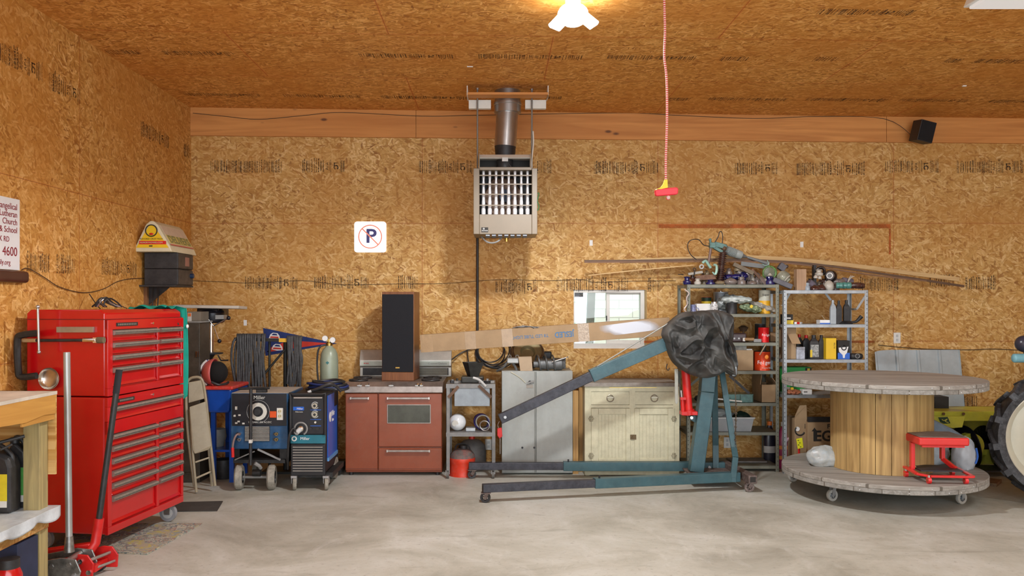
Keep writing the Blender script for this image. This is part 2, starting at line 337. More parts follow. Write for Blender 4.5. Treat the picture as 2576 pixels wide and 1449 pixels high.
b.add([(x0, FY, cz(x0)), (x1, FY, cz(x1)), (x1, D+.15, cz(x1)), (x0, D+.15, cz(x0)), (x0, FY, cz(x0)+.1), (x1, FY, cz(x1)+.1), (x1, D+.15, cz(x1)+.1), (x0, D+.15, cz(x0)+.1)],
      [(0, 1, 2, 3), (7, 6, 5, 4), (0, 4, 5, 1), (1, 5, 6, 2), (2, 6, 7, 3), (3, 7, 4, 0)], osb_c)
structure(b, 'ceiling')
WX0, WX1, WZ0, WZ1 = X(1443, D), X(1627, D), Z(877, D), Z(729, D)
b = B(); y0, y1 = D, D+.15
for q in ((LX-.1, WX0, 0, 3.7), (WX1, RX+.1, 0, 3.7), (WX0, WX1, 0, WZ0), (WX0, WX1, WZ1, 3.7)): b.box(q[0], q[1], y0, y1, q[2], q[3], osb_b)
wall_b = structure(b, 'wall_back')
wall_l = structure(B().box(LX-.12, LX, FY, D, 0, 3.8, osb_l), 'wall_left')
structure(B().box(RX, RX+.12, FY, D, 0, 3.7, osb_l), 'wall_right')
# ledger board along the top of the back wall (three lengths)
js = [LX, X(1047, D), X(2227, D), RX]
for i in range(3):
    xa, xb = js[i]+.002, js[i+1]-.002; b = B()
    b.prism([(xa, D-.03, tz(xa)), (xb, D-.03, tz(xb)), (xb, D-.03, cz(xb)+.0), (xa, D-.03, cz(xa)+.0)], (0, .03, 0), pine)
    structure(b, 'trim_%d' % (i+1))
# ---- ink stamps printed on the boards: bars of tiny text, the round mark, APA
def ink_mat():
    m, nt, N, L, b = nodes('stamp_ink'); b.inputs['Base Color'].default_value = (.03, .018, .012, 1); b.inputs['Roughness'].default_value = .8
    tc = N.new('ShaderNodeTexCoord'); n = N.new('ShaderNodeTexNoise'); n.inputs['Scale'].default_value = 55; n.inputs['Detail'].default_value = 4; L.new(tc.outputs['Object'], n.inputs['Vector'])
    r = N.new('ShaderNodeValToRGB'); r.color_ramp.elements[0].position = .38; r.color_ramp.elements[0].color = (.38, .38, .38, 1); r.color_ramp.elements[1].position = .6; r.color_ramp.elements[1].color = (.95, .95, .95, 1)
    L.new(n.outputs[0], r.inputs[0]); L.new(r.outputs[0], b.inputs['Alpha']); return m
inkm = ink_mat()
def stamp(b, o, ax, ay, w, h, seed=0, full=True):
    """o = centre; ax along the wall, ay up"""
    rd = random.Random(seed); ax, ay = V(ax), V(ay); o = V(o); nrm = ax.cross(ay)
    def bar(u, v, du, dv): b.add([o+ax*(u-du/2)+ay*(v-dv/2), o+ax*(u+du/2)+ay*(v-dv/2), o+ax*(u+du/2)+ay*(v+dv/2), o+ax*(u-du/2)+ay*(v+dv/2)], [(0, 1, 2, 3)], inkm)
    u = -w/2
    while u < w/2:
        p = (u+w/2)/w
        if full and .52 < p < .58:
            b.text('APA', o+ax*(u+.018), ay, -ax, .045, inkm, 0); u += .045; continue
        if full and .70 < p < .80:
            c = o+ax*(u+.03)-ay*.005; pts = 14
            for r0, r1, a0, a1, dx in ((.014, .026, -60, 250, 0),):
                vs = [];
                for i in range(pts+1):
                    a = R(a0+(a1-a0)*i/pts); vs += [c+ax*math.cos(a)*r0+ay*(math.sin(a)*r0-.008), c+ax*math.cos(a)*r1+ay*(math.sin(a)*r1-.008)]
                b.add(vs, [(2*i, 2*i+1, 2*i+3, 2*i+2) for i in range(pts)], inkm)
            bar(u+.028, .032, .05, .009); bar(u+.012, .02, .01, .03); u += .075; continue
        k = rd.random(); du = rd.choice((.004, .0055, .008)); 
        if k < .55:
            bar(u, rd.uniform(-.006, .006), du, h*rd.uniform(.8, 1.05))
        else:
            v = -h/2
            while v < h/2: l = rd.uniform(.006, .03); bar(u, v+l/2, du*1.1, l); v += l+.006
        u += rd.uniform(.010, .024)
    return b
b = B(); n = 0; yy = D-.0015
for px0, px1, py in [(530, 608, 419), (612, 708, 419), (762, 865, 418), (1055, 1195, 420), (1353, 1388, 421), (1495, 1655, 422), (1850, 1955, 423), (2005, 2175, 425), (2228, 2362, 419), (2408, 2576, 420),
                     (618, 750, 712), (792, 928, 711), (1003, 1050, 711), (1248, 1352, 722), (1401, 1580, 717), (1630, 1662, 718), (2160, 2260, 716), (2340, 2400, 705), (2430, 2505, 713), (2418, 2460, 1010)]:
    n += 1; stamp(b, (X((px0+px1)/2, D), yy, Z(py, D)), (1, 0, 0), (0, 0, 1), (px1-px0)/243, .125, n, px1-px0 > 100)
structure(b, 'ink_stamp', wall_b)
b = B()
for d0, d1, z in [(5.45, 5.95, 3.24), (6.05, 6.5, 3.21), (7.6, 8.25, 3.19), (8.65, 8.8, 3.19), (4.9, 5.4, 3.24), (5.75, 6.05, 1.915), (6.15, 6.4, 1.915), (6.85, 7.5, 1.93), (4.9, 5.3, 1.92)]:
    n += 1; stamp(b, (LX+.0015, (d0+d1)/2, z), (0, 1, 0), (0, 0, 1), d1-d0, .125, n, d1-d0 > .4)
structure(b, 'ink_stamp', osb_l and wall_l)
b = B()
ceil_o = bpy.data.objects['ceiling']
for px0, px1, py, d in [(270, 350, 127, 6.87), (412, 590, 127, 6.87), (905, 1140, 131, 6.87), (1205, 1465, 133, 6.85), (1530, 1750, 143, 6.83), (1815, 1885, 147, 6.83), (2050, 2110, 148, 6.8), (2380, 2420, 148, 6.8), (2455, 2576, 148, 6.8),
                        (465, 655, 235, 8.25), (715, 905, 239, 8.25), (960, 1175, 240, 8.25), (1375, 1415, 242, 8.2), (1685, 1735, 245, 8.18), (1785, 1980, 246, 8.15), (2030, 2230, 248, 8.12), (2265, 2435, 249, 8.1), (2490, 2600, 250, 8.1), (2060, 2300, 2, 5.72)]:
    n += 1; xa, xb = X(px0, d), X(px1, d); xm = (xa+xb)/2
    stamp(b, (xm, d, cz(xm)-.0025), V((1, 0, -.0133)), (0, 1, 0), xb-xa, .11, n, xb-xa > .4)
structure(b, 'ink_stamp', ceil_o)
# little white stickers on the boards, orange chalk line
b = B()
for px, py in [(617, 812), (1487, 611), (2017, 615)]: b.box(X(px-4, D), X(px+4, D), D-.002, D, Z(py+7, D), Z(py-7, D), white)
structure(b, 'sticker', wall_b)
b = B().box(-.25, -.2, 7.15, 7.17, cz(-.2)-.004, cz(-.2)+.002, white).box(X(2415, 7.6), X(2424, 7.6), 7.55, 7.57, cz(4)-.01, cz(4)+.002, white)
structure(b, 'sticker', ceil_o)
b = B(); rdm = fade_mat('seam_stain_paint', (.75, .20, .045), .25, .7, 7, .75)
b.box(X(1657, D), X(2240, D), D-.0012, D, Z(574, D), Z(564, D), rdm); b.box(X(2236, D), X(2241, D), D-.0012, D, Z(640, D), Z(575, D), rdm)
b.box(X(1620, D), X(2200, D), D-.0012, D, Z(863, D), Z(857, D), rdm)
structure(b, 'seam_stain', wall_b)
# ---------------------------------------------------------------- window and what stands outside
b = B(); fw = .035; f = gwhite; ya, yb = D+.0, D+.13
for q in ((WX0, WX1, WZ0, WZ0+.05), (WX0, WX1, WZ1-.03, WZ1), (WX0, WX0+.012, WZ0+.0505, WZ1-.0305), (WX1-.06, WX1-.0205, WZ0+.0505, WZ1-.0305)): b.box(q[0], min(q[1], WX1-.0205), ya+.02, yb, q[2], q[3], f)
b.box(WX1-.02, WX1, ya, yb, WZ0, WZ1, mat('jamb_wood', (.34, .24, .1), .7)); mid = X(1527, D)
b.box(mid-.0, mid+.035, ya+.05, ya+.09, WZ0+.04, WZ1-.03, f); b.box(mid+.035, WX1-.06, ya+.07, ya+.1, WZ1-.05, WZ1-.03, f); b.box(mid+.035, WX1-.06, ya+.07, ya+.1, WZ0+.05, WZ0+.085, f)
b.box(mid-.006, mid+.006, ya+.04, ya+.05, WZ0+.29, WZ0+.34, ink)
wn = b.build('window_1', kind='structure')
B().box(WX0+.012, mid, ya+.095, ya+.1, WZ0+.05, WZ1-.03, pane_m).build('window_pane', wn)
B().box(mid+.035, WX1-.06, ya+.083, ya+.088, WZ0+.085, WZ1-.05, pane_m).build('window_pane', wn)
st = B().box(WX0+.012, WX0+.108, ya+.088, ya+.09, WZ1-.075, WZ1-.03, mat('sticker_grey', (.3, .31, .34), .6)).box(WX0+.068, WX0+.104, ya+.086, ya+.088, WZ1-.066, WZ1-.04, ink)
st.text('ADT', (WX0+.086, ya+.0855, WZ1-.053), (1, 0, 0), (0, 0, 1), .02, white, .0003); st.text('secured by', (WX0+.04, ya+.087, WZ1-.058), (1, 0, 0), (0, 0, 1), .011, ink, .0003)
st.build('window_sticker', wn)
def block_mat():
    m, nt, N, L, bs = nodes('white_blocks'); tc = N.new('ShaderNodeTexCoord'); sp = N.new('ShaderNodeSeparateXYZ'); L.new(tc.outputs['Object'], sp.inputs[0])
    cb = N.new('ShaderNodeCombineXYZ'); L.new(sp.outputs[0], cb.inputs[0]); L.new(sp.outputs[2], cb.inputs[1])
    br = N.new('ShaderNodeTexBrick'); L.new(cb.outputs[0], br.inputs['Vector']); br.inputs['Scale'].default_value = 1; br.inputs['Brick Width'].default_value = .4; br.inputs['Row Height'].default_value = .13
    br.inputs['Mortar Size'].default_value = .006; br.inputs['Color1'].default_value = (.88, .86, .86, 1); br.inputs['Color2'].default_value = (.84, .84, .82, 1); br.inputs['Mortar'].default_value = (.5, .49, .49, 1)
    L.new(br.outputs[0], bs.inputs['Base Color']); return m
structure(B().box(1.45, 5, 12.6, 12.8, 0, 4.2, block_mat()), 'wall_outside')
structure(B().box(-12, 14, D+.15, 30, -.3, -.05, mat('lawn', (.16, .3, .08), .9, 0, .3)), 'ground_outside')
hedge = B(); rd = random.Random(4); gm = mat('pale_foliage', (.62, .78, .58), .8, 0, .12, 20)
for i in range(5200):
    c = V((rd.uniform(-2.5, 1.4), rd.uniform(15.4, 16.2), rd.uniform(-.05, 3.2+.3*math.sin(i)))); a = V((rd.uniform(-1, 1), rd.uniform(-.6, .6), rd.uniform(-1, 1))).normalized(); e = a.cross(V((rd.uniform(-1, 1), 1, rd.uniform(-1, 1)))).normalized(); r_ = rd.uniform(.05, .11)
    hedge.add([c-a*r_, c+e*r_*.45, c+a*r_, c-e*r_*.45], [(0, 1, 2, 3)], gm)
hedge.build('hedge', label='pale green hedge seen outside through the left window pane', cat='hedge', kind='stuff')
B().beam((1.20, 11.5, -.05), (1.34, 11.5, 3.6), .1, .1, mat('weathered_post', (.22, .23, .22), .8, 0, .3)).build('fence_post', label='dark weathered post outside, seen through the left window pane', cat='post')
# ================================================================ LEFT SIDE
# ---------------------------------------------------------------- red tool chest on casters
ch = thing('tool_chest', 'tall glossy red two-stack tool chest with silver drawer pulls against the left wall', 'tool chest', (-2.531, 5.541, 0), 81.65)
pull = mat('brushed_pull', (.33, .30, .26), .4, .5, .15, 40)
W, DP = .964, .57
B(1).box(0, W, .012, DP, .13, 1.024, red).build('cabinet_body', ch, bev=.012)
b = B(1); b.prism([(0, .012, 1.03), (W, .012, 1.03), (W, .012, 1.56), (W, .04, 1.592), (0, .04, 1.592), (0, .012, 1.56)][0:0] or [(0, .012, 1.03), (0, DP, 1.03), (0, DP, 1.57), (0, DP-.03, 1.594), (0, .05, 1.594), (0, .012, 1.57)], (W, 0, 0), red); b.build('top_chest_body', ch, bev=.008)
B(1).box(-.004, W+.004, .006, DP+.004, 1.527, 1.533, mat('dark_red_gap', (.2, .005, .004), .5)).build('lid_seam', ch)
def drawer(u0, u1, z0, z1, lip=.02):
    d = B(1).box(u0, u1, .006, .03, z0, z1, red).prism([(u0+.004, .006, z0+.002), (u0+.004, -.006, z0+.004), (u0+.004, .006, z0+.022)], (u1-u0-.008, 0, 0), red).build('drawer', ch, bev=.002)
    B(1).prism([(u0-.004, .006, z1-.0), (u0-.004, -.022, z1-.003), (u0-.004, -.028, z1-.012), (u0-.004, -.028, z1-.024), (u0-.004, -.018, z1-.032), (u0-.004, .006, z1-.03)], (u1-u0+.008, 0, 0), pull).prism([(u0-.004, -.0285, z1-.0165), (u0-.004, -.0285, z1-.0195)], (u1-u0+.008, 0, 0), ink).build('drawer_pull', d)
for a_, z0_, z1_ in ((((0, .055), (.6, .625), (.935, W)), 1.08, 1.527), (((0, .045), (.59, .62), (.94, W)), .18, .865)):
    for x_, y_ in a_: B(1).box(x_, y_, -.010, .014, z0_, z1_, red).build('face_stile', ch, bev=.003)
for z0_, z1_ in ((1.03, 1.08), (1.463, 1.527), (.13, .18), (.78, .865), (.96, 1.022)): B(1).box(0, W, -.0105, .014, z0_, z1_, red).build('face_rail', ch, bev=.003)
for x_ in (0, W-.03): B(1).box(x_, x_+.03, -.010, .014, .865, .96, red).build('face_stile', ch, bev=.003)
tops = [1.459, 1.376, 1.294, 1.212]; bots = [1.385, 1.303, 1.221, 1.09]
for t, q in zip(tops, bots):
    drawer(.06, .595, q, t); drawer(.63, .93, q, t)
drawer(.05, .935, .868, .955)
tops = [.775, .695, .613, .533, .452, .368]; bots = [.703, .621, .541, .46, .377, .19]
for t, q in zip(tops, bots):
    drawer(.05, .585, q, t); drawer(.625, .935, q, t)
for x0, x1, z in ((.09, .34, 1.495), (.11, .30, .99)):
    b = B(1); b.box(x0, x1, -.014, -.010, z-.012, z+.012, ink)
    for k in range(11): b.box(x0+.015+k*(x1-x0-.03)/11, x0+.015+(k+.6)*(x1-x0-.03)/11, -.017, -.014, z-.006, z+.006, pull)
    b.build('nameplate', ch)
b = B(1)
for z in (1.495, .99): B(1).cyl((.53, -.008, z), (.53, -.018, z), .009, chrome).build('lock', ch)
B(1).cyl((.88, -.008, 1.49), (.88, -.016, 1.475), .005, ink).build('key', ch)
for u, y in ((.87, .06), (.87, .5), (.08, .5)):
    c = B(1).cyl((u-.014, y, .066), (u+.014, y, .066), .064, mat('caster_rubber', (.3, .31, .33), .6, 0, .15), n=28).build('caster', ch)
    B(1).cyl((u-.018, y, .066), (u+.018, y, .066), .04, lgrey).cyl((u-.02, y, .066), (u+.02, y, .066), .012, steel).box(u-.026, u-.02, y-.022, y+.022, .055, .131, steel).box(u+.02, u+.026, y-.022, y+.022, .055, .131, steel).build('caster_fork', c)
# things held on the side of the chest (magnets, hooks): side plane is local x = 0
def side(px, py, off=0.):
    """world point on the chest's left side plane under pixel"""
    # plane through A with direction (-.989,.145)
    k = (px-VX)/F; t = (k*5.541+2.531)/(-.989-k*.145); d = 5.541+.145*t
    return V((-2.531-.989*t-.145*off*0, d-off, Z(py, d-off) if 0 else Z(py, d)))
p0, p1 = side(147, 829, .012), side(238, 829, .012)
b = B().beam(p0, p1, .022, .036, mat('zinc_bar', (.42, .4, .34), .4, .7, .15)); b.build('magnetic_bar', label='short flat grey magnetic bar stuck high on the red chest side', cat='magnetic bar')
w = thing('breaker_bar', 'long black ratchet bar with tan end held level on the red chest side', 'wrench', side(160, 856, .03))
a, c = side(64, 856, .035), side(268, 855, .035); d_ = (c-a)
B().cyl(a, a+d_*.17, .013, mat('tan_grip', (.55, .33, .15), .5)).build('grip', w, bev=.003)
B().cyl(a+d_*.17, a+d_*.76, .0095, black).build('shaft', w); B().cyl(a+d_*.75, a+d_*.9, .014, chrome, n=8).obox(a+d_*.9, (.03, .02, .034), chrome, (0, 0, 0)).build('ratchet_head', w); B().cyl(a+d_*.92, c, .02, mat('olive_brush', (.14, .11, .06), .8)).build('end_cap', w)
b = B(); zc = mat('cast_clamp', (.03, .032, .033), .55, .3, .3)
w = thing('c_clamp', 'large black C clamp hooked over the back edge of the red chest', 'clamp', P(95, 945, 5.6))
pts = [P(95, 838, 5.52), P(55, 843, 5.53), P(44, 856, 5.54), P(46, 930, 5.55), P(54, 948, 5.55), P(92, 945, 5.54)]
B().tube(pts, .022, zc, 8, smooth=4).build('frame', w, bev=.002)
B().cyl(P(95, 772, 5.5), P(98, 886, 5.5), .008, steel).sph(P(95, 772, 5.5), .013, steel).sph(P(98, 886, 5.5), .012, steel).build('screw_handle', w)
w = thing('magnetic_dish', 'round shiny steel magnetic parts dish on the red chest side', 'dish', side(130, 952, .02))
pc = side(131, 952, .008); rr = 28/388
B().lathe([(0, .0), (rr*.7, .0), (rr*.92, .016), (rr, .03), (rr*.97, .033), (rr*.88, .02), (rr*.66, .006), (0, .005)], pc, mat('dull_steel', (.6, .56, .5), .25, .95, .1), (-.1, -1, .05), 32).build('bowl', w)
# ---------------------------------------------------------------- rug
def rug_mat():
    m, nt, N, L, b = nodes('rug'); tc = N.new('ShaderNodeTexCoord')
    vo = N.new('ShaderNodeTexVoronoi'); vo.inputs['Scale'].default_value = 9; vo.feature = 'F1'; L.new(tc.outputs['Object'], vo.inputs['Vector'])
    n = N.new('ShaderNodeTexNoise'); n.inputs['Scale'].default_value = 16; n.inputs['Detail'].default_value = 4; n.inputs['Distortion'].default_value = 1.5; L.new(tc.outputs['Object'], n.inputs['Vector'])
    sc = N.new('ShaderNodeSeparateColor'); L.new(vo.outputs['Color'], sc.inputs[0])
    ad = N.new('ShaderNodeMath'); ad.operation = 'MULTIPLY_ADD'; L.new(n.outputs[0], ad.inputs[0]); ad.inputs[1].default_value = .9; 
    m2 = N.new('ShaderNodeMath'); m2.operation = 'MULTIPLY'; L.new(sc.outputs[0], m2.inputs[0]); m2.inputs[1].default_value = .45; L.new(m2.outputs[0], ad.inputs[2])
    r = N.new('ShaderNodeValToRGB'); L.new(ad.outputs[0], r.inputs[0]); e = r.color_ramp.elements; r.color_ramp.interpolation = 'CONSTANT'
    e[0].color = (.2, .17, .11, 1); e[1].position = .88; e[1].color = (.42, .36, .12, 1)
    for p, c in ((.42, (.36, .34, .25)), (.5, (.38, .16, .13)), (.53, (.15, .19, .19)), (.6, (.44, .41, .32)), (.7, (.22, .27, .25)), (.78, (.36, .31, .22))): x = e.new(p); x.color = (*c, 1)
    L.new(r.outputs[0], b.inputs['Base Color']); b.inputs['Roughness'].default_value = .95; return m
b = B(); g = [(294, 1391), (370, 1396), (509, 1319)]
q = [V((X(px, F*EYE/(py-VY)), F*EYE/(py-VY), 0)) for px, py in g]; q4 = [V((-3.0, 5.66, 0)), q[1]+V((0, 0, 0)), q[2], q[2]+V((-.82, .0, 0))]
b.prism([p+V((0, 0, .001)) for p in q4], (0, 0, .008), rug_mat()); b.build('patterned_rug', label='small faded floral rug lying on the floor half under the red tool chest', cat='rug')
b = B().prism([V((-2.62, 6.7, .001)), V((-2.2, 6.72, .001)), V((-2.26, 7.05, .001)), V((-2.7, 7.0, .001))], (0, 0, .006), mat('dark_mat', (.05, .045, .04), .9)); b.build('rubber_mat', label='dark flat rubber mat on the floor beyond the red tool chest', cat='mat')
# ---------------------------------------------------------------- workbench in the near left corner
bench = thing('workbench', 'rough lumber workbench with wood panel top in the near left corner', 'workbench', (-2.455, 4.72, 0), -90)
# local x runs along the long open front toward the camera, local y into the bench (to the left wall)
osb_p = osb('osb_bench', 0, 2, (.3, .4), bright=.95); ply = mat('worn_top', (.62, .56, .47), .7, 0, .15, 5); post = wood('treated_post', (.45, .35, .15), (.26, .2, .09), 2, 1.4, knots=False, stain=(.3, .27, .12))
def BL():
    b = B(1); b.M = Matrix.Diagonal((1, -1, 1, 1)); return b
H = 1.15; Lb, Db = 1.5, .55
BL().box(-.01, Lb, 0, Db, H-.018, H, ply).build('top', bench)
apw = wood('golden_pine', (.62, .33, .07), (.44, .2, .035), 0, .8, stain=(.5, .23, .04)); BL().prism([(0, -.02, H-.018), (0, -.02, H-.125), (.12, -.02, H-.118), (.3, -.02, H-.135), (.6, -.02, H-.12), (Lb, -.02, H-.14), (Lb, -.02, H-.018)], (0, .02, 0), apw).box(0, .32, -.012, 0, H-.155, H-.11, apw).build('apron', bench, bev=.002)
BL().box(-.01, Lb, -.022, 0, H-.018, H, ply).build('top_edge', bench)
BL().box(-.016, 0, -.016, Db-.1, H-.46, H, osb_p).box(-.016, .0, .1, Db-.1, H-.13, H, osb_p).build('end_panel', bench)
BL().box(0, Lb, .04, Db, .485, .5, osb_p).box(0, Lb, .02, .04, .40, .5, osb_p).build('shelf', bench)
for x, y in ((.0, .022), (.0, .42), (1.38, .022), (1.38, .42)): BL().box(x+.001, x+.09, y+.001, y+.09, 0, H-.019, post).build('leg', bench, bev=.003)
b = BL(); rd = random.Random(2)
def sheet_old(u, v): return V((.04+u*1.2, -.02+v*.42-.02*math.sin(u*9), .503+(-.035*max(0, .25-v)*4*(1+.5*math.sin(u*14)) if v < .25 else 0)+.004*noise.noise(V((u*9, v*7, 0)))+.004))
def sheet(u, v):
    n_ = .006*noise.noise(V((u*12, v*9, 0)))
    if v < .25: q_ = 1-v/.25; return V((-.03+u*1.2, -.03-.012*q_*math.sin(u*30), .512-.055*q_*(1+.25*math.sin(u*23))+n_))
    return V((-.03+u*1.2, -.03+(v-.25)/.75*.42, .512+abs(n_)))
b.grid(sheet, 60, 20, plastic_bag)
def local2world(bm, M): bm.v = [M @ v for v in bm.v]; bm.L = False; return bm
MB = WM[bench.name]; MBM = MB @ Matrix.Diagonal((1,-1,1,1))
local2world(b, MB).build('plastic_sheet', solid=.0015, label='crumpled clear plastic sheet spread over the workbench shelf', cat='plastic sheet')
def jug(loc, rz, label, lab=(.75, .6, .02), h=.30, w=.2, dd=.11, group=None, body=black, cap=None):
    t = thing('oil_jug', label, 'jug', loc, rz, group)
    b = B(1); b.M = Matrix.Identity(4)
    prof = [(-w/2, 0), (w/2, 0), (w/2, h*.72), (w*.42, h*.86), (w*.18, h*.92), (-w*.05, h*.98), (-w*.3, h*.98), (-w/2, h*.88)]
    b.prism([(x, -dd/2, z) for x, z in prof], (0, dd, 0), body); b.build('jug_body', t, bev=.018, seg=3)
    B(1).tube([(-w*.32, 0, h*.84), (-w*.3, 0, h*1.04), (w*.02, 0, h*1.05), (w*.36, 0, h*.9), (w*.4, 0, h*.78)], .012, body, 8, smooth=4).build('handle', t)
    B(1).cyl((-w*.28, 0, h*.97), (-w*.28, 0, h*1.06), .024, cap or body).build('cap', t)
    B(1).box(-w*.4, w*.4, -dd/2-.002, -dd/2+.001, h*.1, h*.62, mat('label%s' % str(lab), lab, .5)).box(-w*.4, w*.4, -dd/2-.0025, -dd/2+.001, h*.1, h*.2, gwhite).build('label', t)
    return t
jug(MBM @ V((.12, .222, .514)), 0, 'black oil jug with yellow label at the picture edge on the workbench shelf', h=.34, w=.18)
jug(MBM @ V((.015, .17, .514)), 0, w=.1, h=.36, dd=.07, lab=(.1, .4, .08), label= 'black oil jug with green and yellow label beside the workbench post')
B().cyl(P(0, 1113, 4.5), P(62, 1097, 4.55), .009, black).cyl(P(0, 1132, 4.4), P(30, 1118, 4.45), .006, black).build('black_bar', label='thin black bar lying across the jugs on the workbench shelf', cat='bar')
b = B(); cx = mat('crate_navy', (.02, .03, .075), .6, 0, .15)
c0 = MBM @ V((.5, .27, 0)); bl = BL(); bl.box(.1, .3, .025, .45, 0.0, .385, cx)
for i in range(6):
    for j in range(4): bl.obox((.302, .06+i*.065, .06+j*.08), (.006, .022, .022), ink, (45, 0, 0))
local2world(bl, MB).build('plastic_crate', bev=.008, label='dark navy perforated plastic crate under the workbench shelf', cat='crate')
w = thing('fluid_bottle', 'red bottle with black cap before the navy crate under the workbench', 'bottle', MBM @ V((.42, .0, 0)))
B(1).lathe([(0, 0), (.06, 0), (.062, .02), (.062, .27), (.045, .31), (.0, .31)], (0, 0, 0), red).build('bottle_body', w); B(1).cyl((0, 0, .305), (0, 0, .35), .05, black).build('cap', w)
# ---------------------------------------------------------------- floor jacks
silver = mat('dirty_aluminium', (.33, .33, .31), .35, .75, .3, 20, dust=.4, dcol=(.08, .075, .07))
j = thing('floor_jack', 'grey low-profile floor jack with a tall pale pole handle beside the workbench', 'floor jack', (-2.72, 4.95, 0), 8)
pb = V((-2.585, 4.98, .17)); pt = P(168, 886, 5.1); pt2 = P(174, 1375, 5.02)
B().cyl(pt2, pt, .0195, mat('grey_pole', (.40, .42, .41), .38, .5, .06), n=20).build('pole_handle', j, bev=.002)
jb = V((pt2.x, pt2.y, 0))
B().cyl(pt2-V((0, 0, .03)), pt2+V((0, 0, .06)), .03, silver, .022).build('handle_socket', j)
b = B()
for s in (-1, 1):
    b.prism([jb+V((-.36, s*.095, .03)), jb+V((.1, s*.095, .03)), jb+V((.12, s*.095, .09)), jb+V((.09, s*.095, .16)), jb+V((.0, s*.095, .17)), jb+V((-.36, s*.095, .10))], (0, .01*s, 0), silver)
b.build('side_frame', j, bev=.004)
B().beam(jb+V((-.34, 0, .08)), jb+V((.02, 0, .11)), .1, .045, silver).cyl(jb+V((.04, 0, .06)), jb+V((-.14, 0, .09)), .045, dark).build('lift_arm', j, bev=.006)
B().cyl(jb+V((-.33, 0, .1)), jb+V((-.33, 0, .135)), .045, dark).build('saddle', j)
for x in (-.33, .07):
    for s in (-1, 1): B().cyl(jb+V((x, s*.108, .035)), jb+V((x, s*.135, .035)), .035, dark if x < 0 else steel).cyl(jb+V((x, s*.13, .035)), jb+V((x, s*.14, .035)), .012, steel).build('wheel', j)
b = B()
for dx, dz in ((.05, .13), (-.05, .12), (.08, .07)): b.cyl(jb+V((dx, -.11, dz)), jb+V((dx, -.095, dz)), .014, steel, n=6)
b.cyl(jb+V((.02, -.09, .14)), jb+V((.02, .09, .14)), .016, steel); b.build('bolt', j)
j = thing('floor_jack', 'red trolley floor jack with black padded handle in front of the red tool chest', 'floor jack', (-2.45, 5.22, 0))
jb = V((X(258, 5.2), 5.14, 0))
hb, ht = P(246, 1328, 5.18), P(300, 930, 5.22)
B().cyl(hb, hb+(ht-hb)*.86, .018, black).cyl(hb+(ht-hb)*.85, ht, .02, mat('foam_grip', (.02, .02, .025), .9)).build('handle', j)
B().tube([jb+V((-.06, .0, .13)), P(240, 1365, 5.18), hb, hb+(ht-hb)*.06], .029, redd, 12).build('handle_socket', j)
for yy_, dx in ((-.09, -.045), (.09, .02)):
    pr = [(-.16, .04), (-.12, .035), (-.07, .045), (-.03, .035), (-.03, .0), (.055, .0), (.06, .075), (.025, .125), (-.03, .13), (-.12, .105), (-.18, .07)]
    B().prism([jb+V((x+dx, yy_, z+.02)) for x, z in pr], (0, .012, 0), redd).build('side_frame', j, bev=.003)
B().box(jb.x-.05, jb.x+.02, jb.y-.077, jb.y+.089, .04, .08, redd).build('cross_plate', j)
B().beam(jb+V((-.5, .02, .10)), jb+V((-.05, .03, .165)), .055, .05, redd).cyl(jb+V((-.48, 0, .1)), jb+V((-.48, 0, .13)), .04, dark).build('lift_arm', j, bev=.008)
b = B()
for x, y, z in ((-.03, -.09, .11), (.02, -.09, .045), (-.08, -.09, .075)): B().cyl(jb+V((x-.03, y-.012, z)), jb+V((x-.03, y, z)), .016, chrome, n=6).build('bolt', j)
B().cyl(jb+V((.0, -.078, .06)), jb+V((.06, .09, .06)), .008, steel).build('tie_rod', j); B().cyl(jb+V((-.02, -.078, .11)), jb+V((.03, .09, .11)), .01, steel).build('tie_rod', j)
for dx, y in ((-.13, -.085), (-.03, .085), (-.46, -.08), (-.46, .1)):
    B().cyl(jb+V((dx, y-.02, .04)), jb+V((dx, y+.02, .04)), .04, dark).cyl(jb+V((dx, y-.024, .04)), jb+V((dx, y+.024, .04)), .012, brass).build('wheel', j)
# ---------------------------------------------------------------- signs on the left wall
mar = mat('maroon_print', (.25, .01, .02), .6, 0, 0); b = B()
sy0, sy1 = 4.95, F*LX/(45-VX); z0, z1 = 1.88, 2.34
s = thing('church_sign', 'white church sign with maroon lettering cut by the left picture edge', 'sign', (LX+.012, sy1-.4, z0))
d1 = sy1; zt = Z(503, d1); zb = Z(680, d1)
B().box(LX+.002, LX+.012, d1-.9, d1, zb, zt, mat('sign_white', (.78, .79, .8), .5, 0, .03)).build('sign_panel', s)
b = B(); yt = d1-.03
def st_(t, py, size, yend=yt):
    b.text(t, (LX+.0135, yend, Z(py, d1)), (0, 1, 0), (0, 0, 1), size, mar, .0004, 'RIGHT')
for a_ in (('Evangelical', 524, .058), ('Lutheran', 543, .056), ('Church', 562, .056), ('& School', 582, .056), ('OAK RD', 606, .05, yt-.09), ('4600', 636, .085), ('lutheranfamily.org', 663, .048, yt-.08)):
    b = B(); st_(*a_); b.build('lettering_line', s)
b = B().box(LX+.001, LX+.05, d1-.5, d1+.06, Z(712, d1), Z(682, d1), mat('brown_wood', (.07, .025, .015), .4)); b.build('wooden_plaque', bev=.03, seg=4, label='dark brown rounded wooden plaque on the wall below the church sign', cat='plaque')
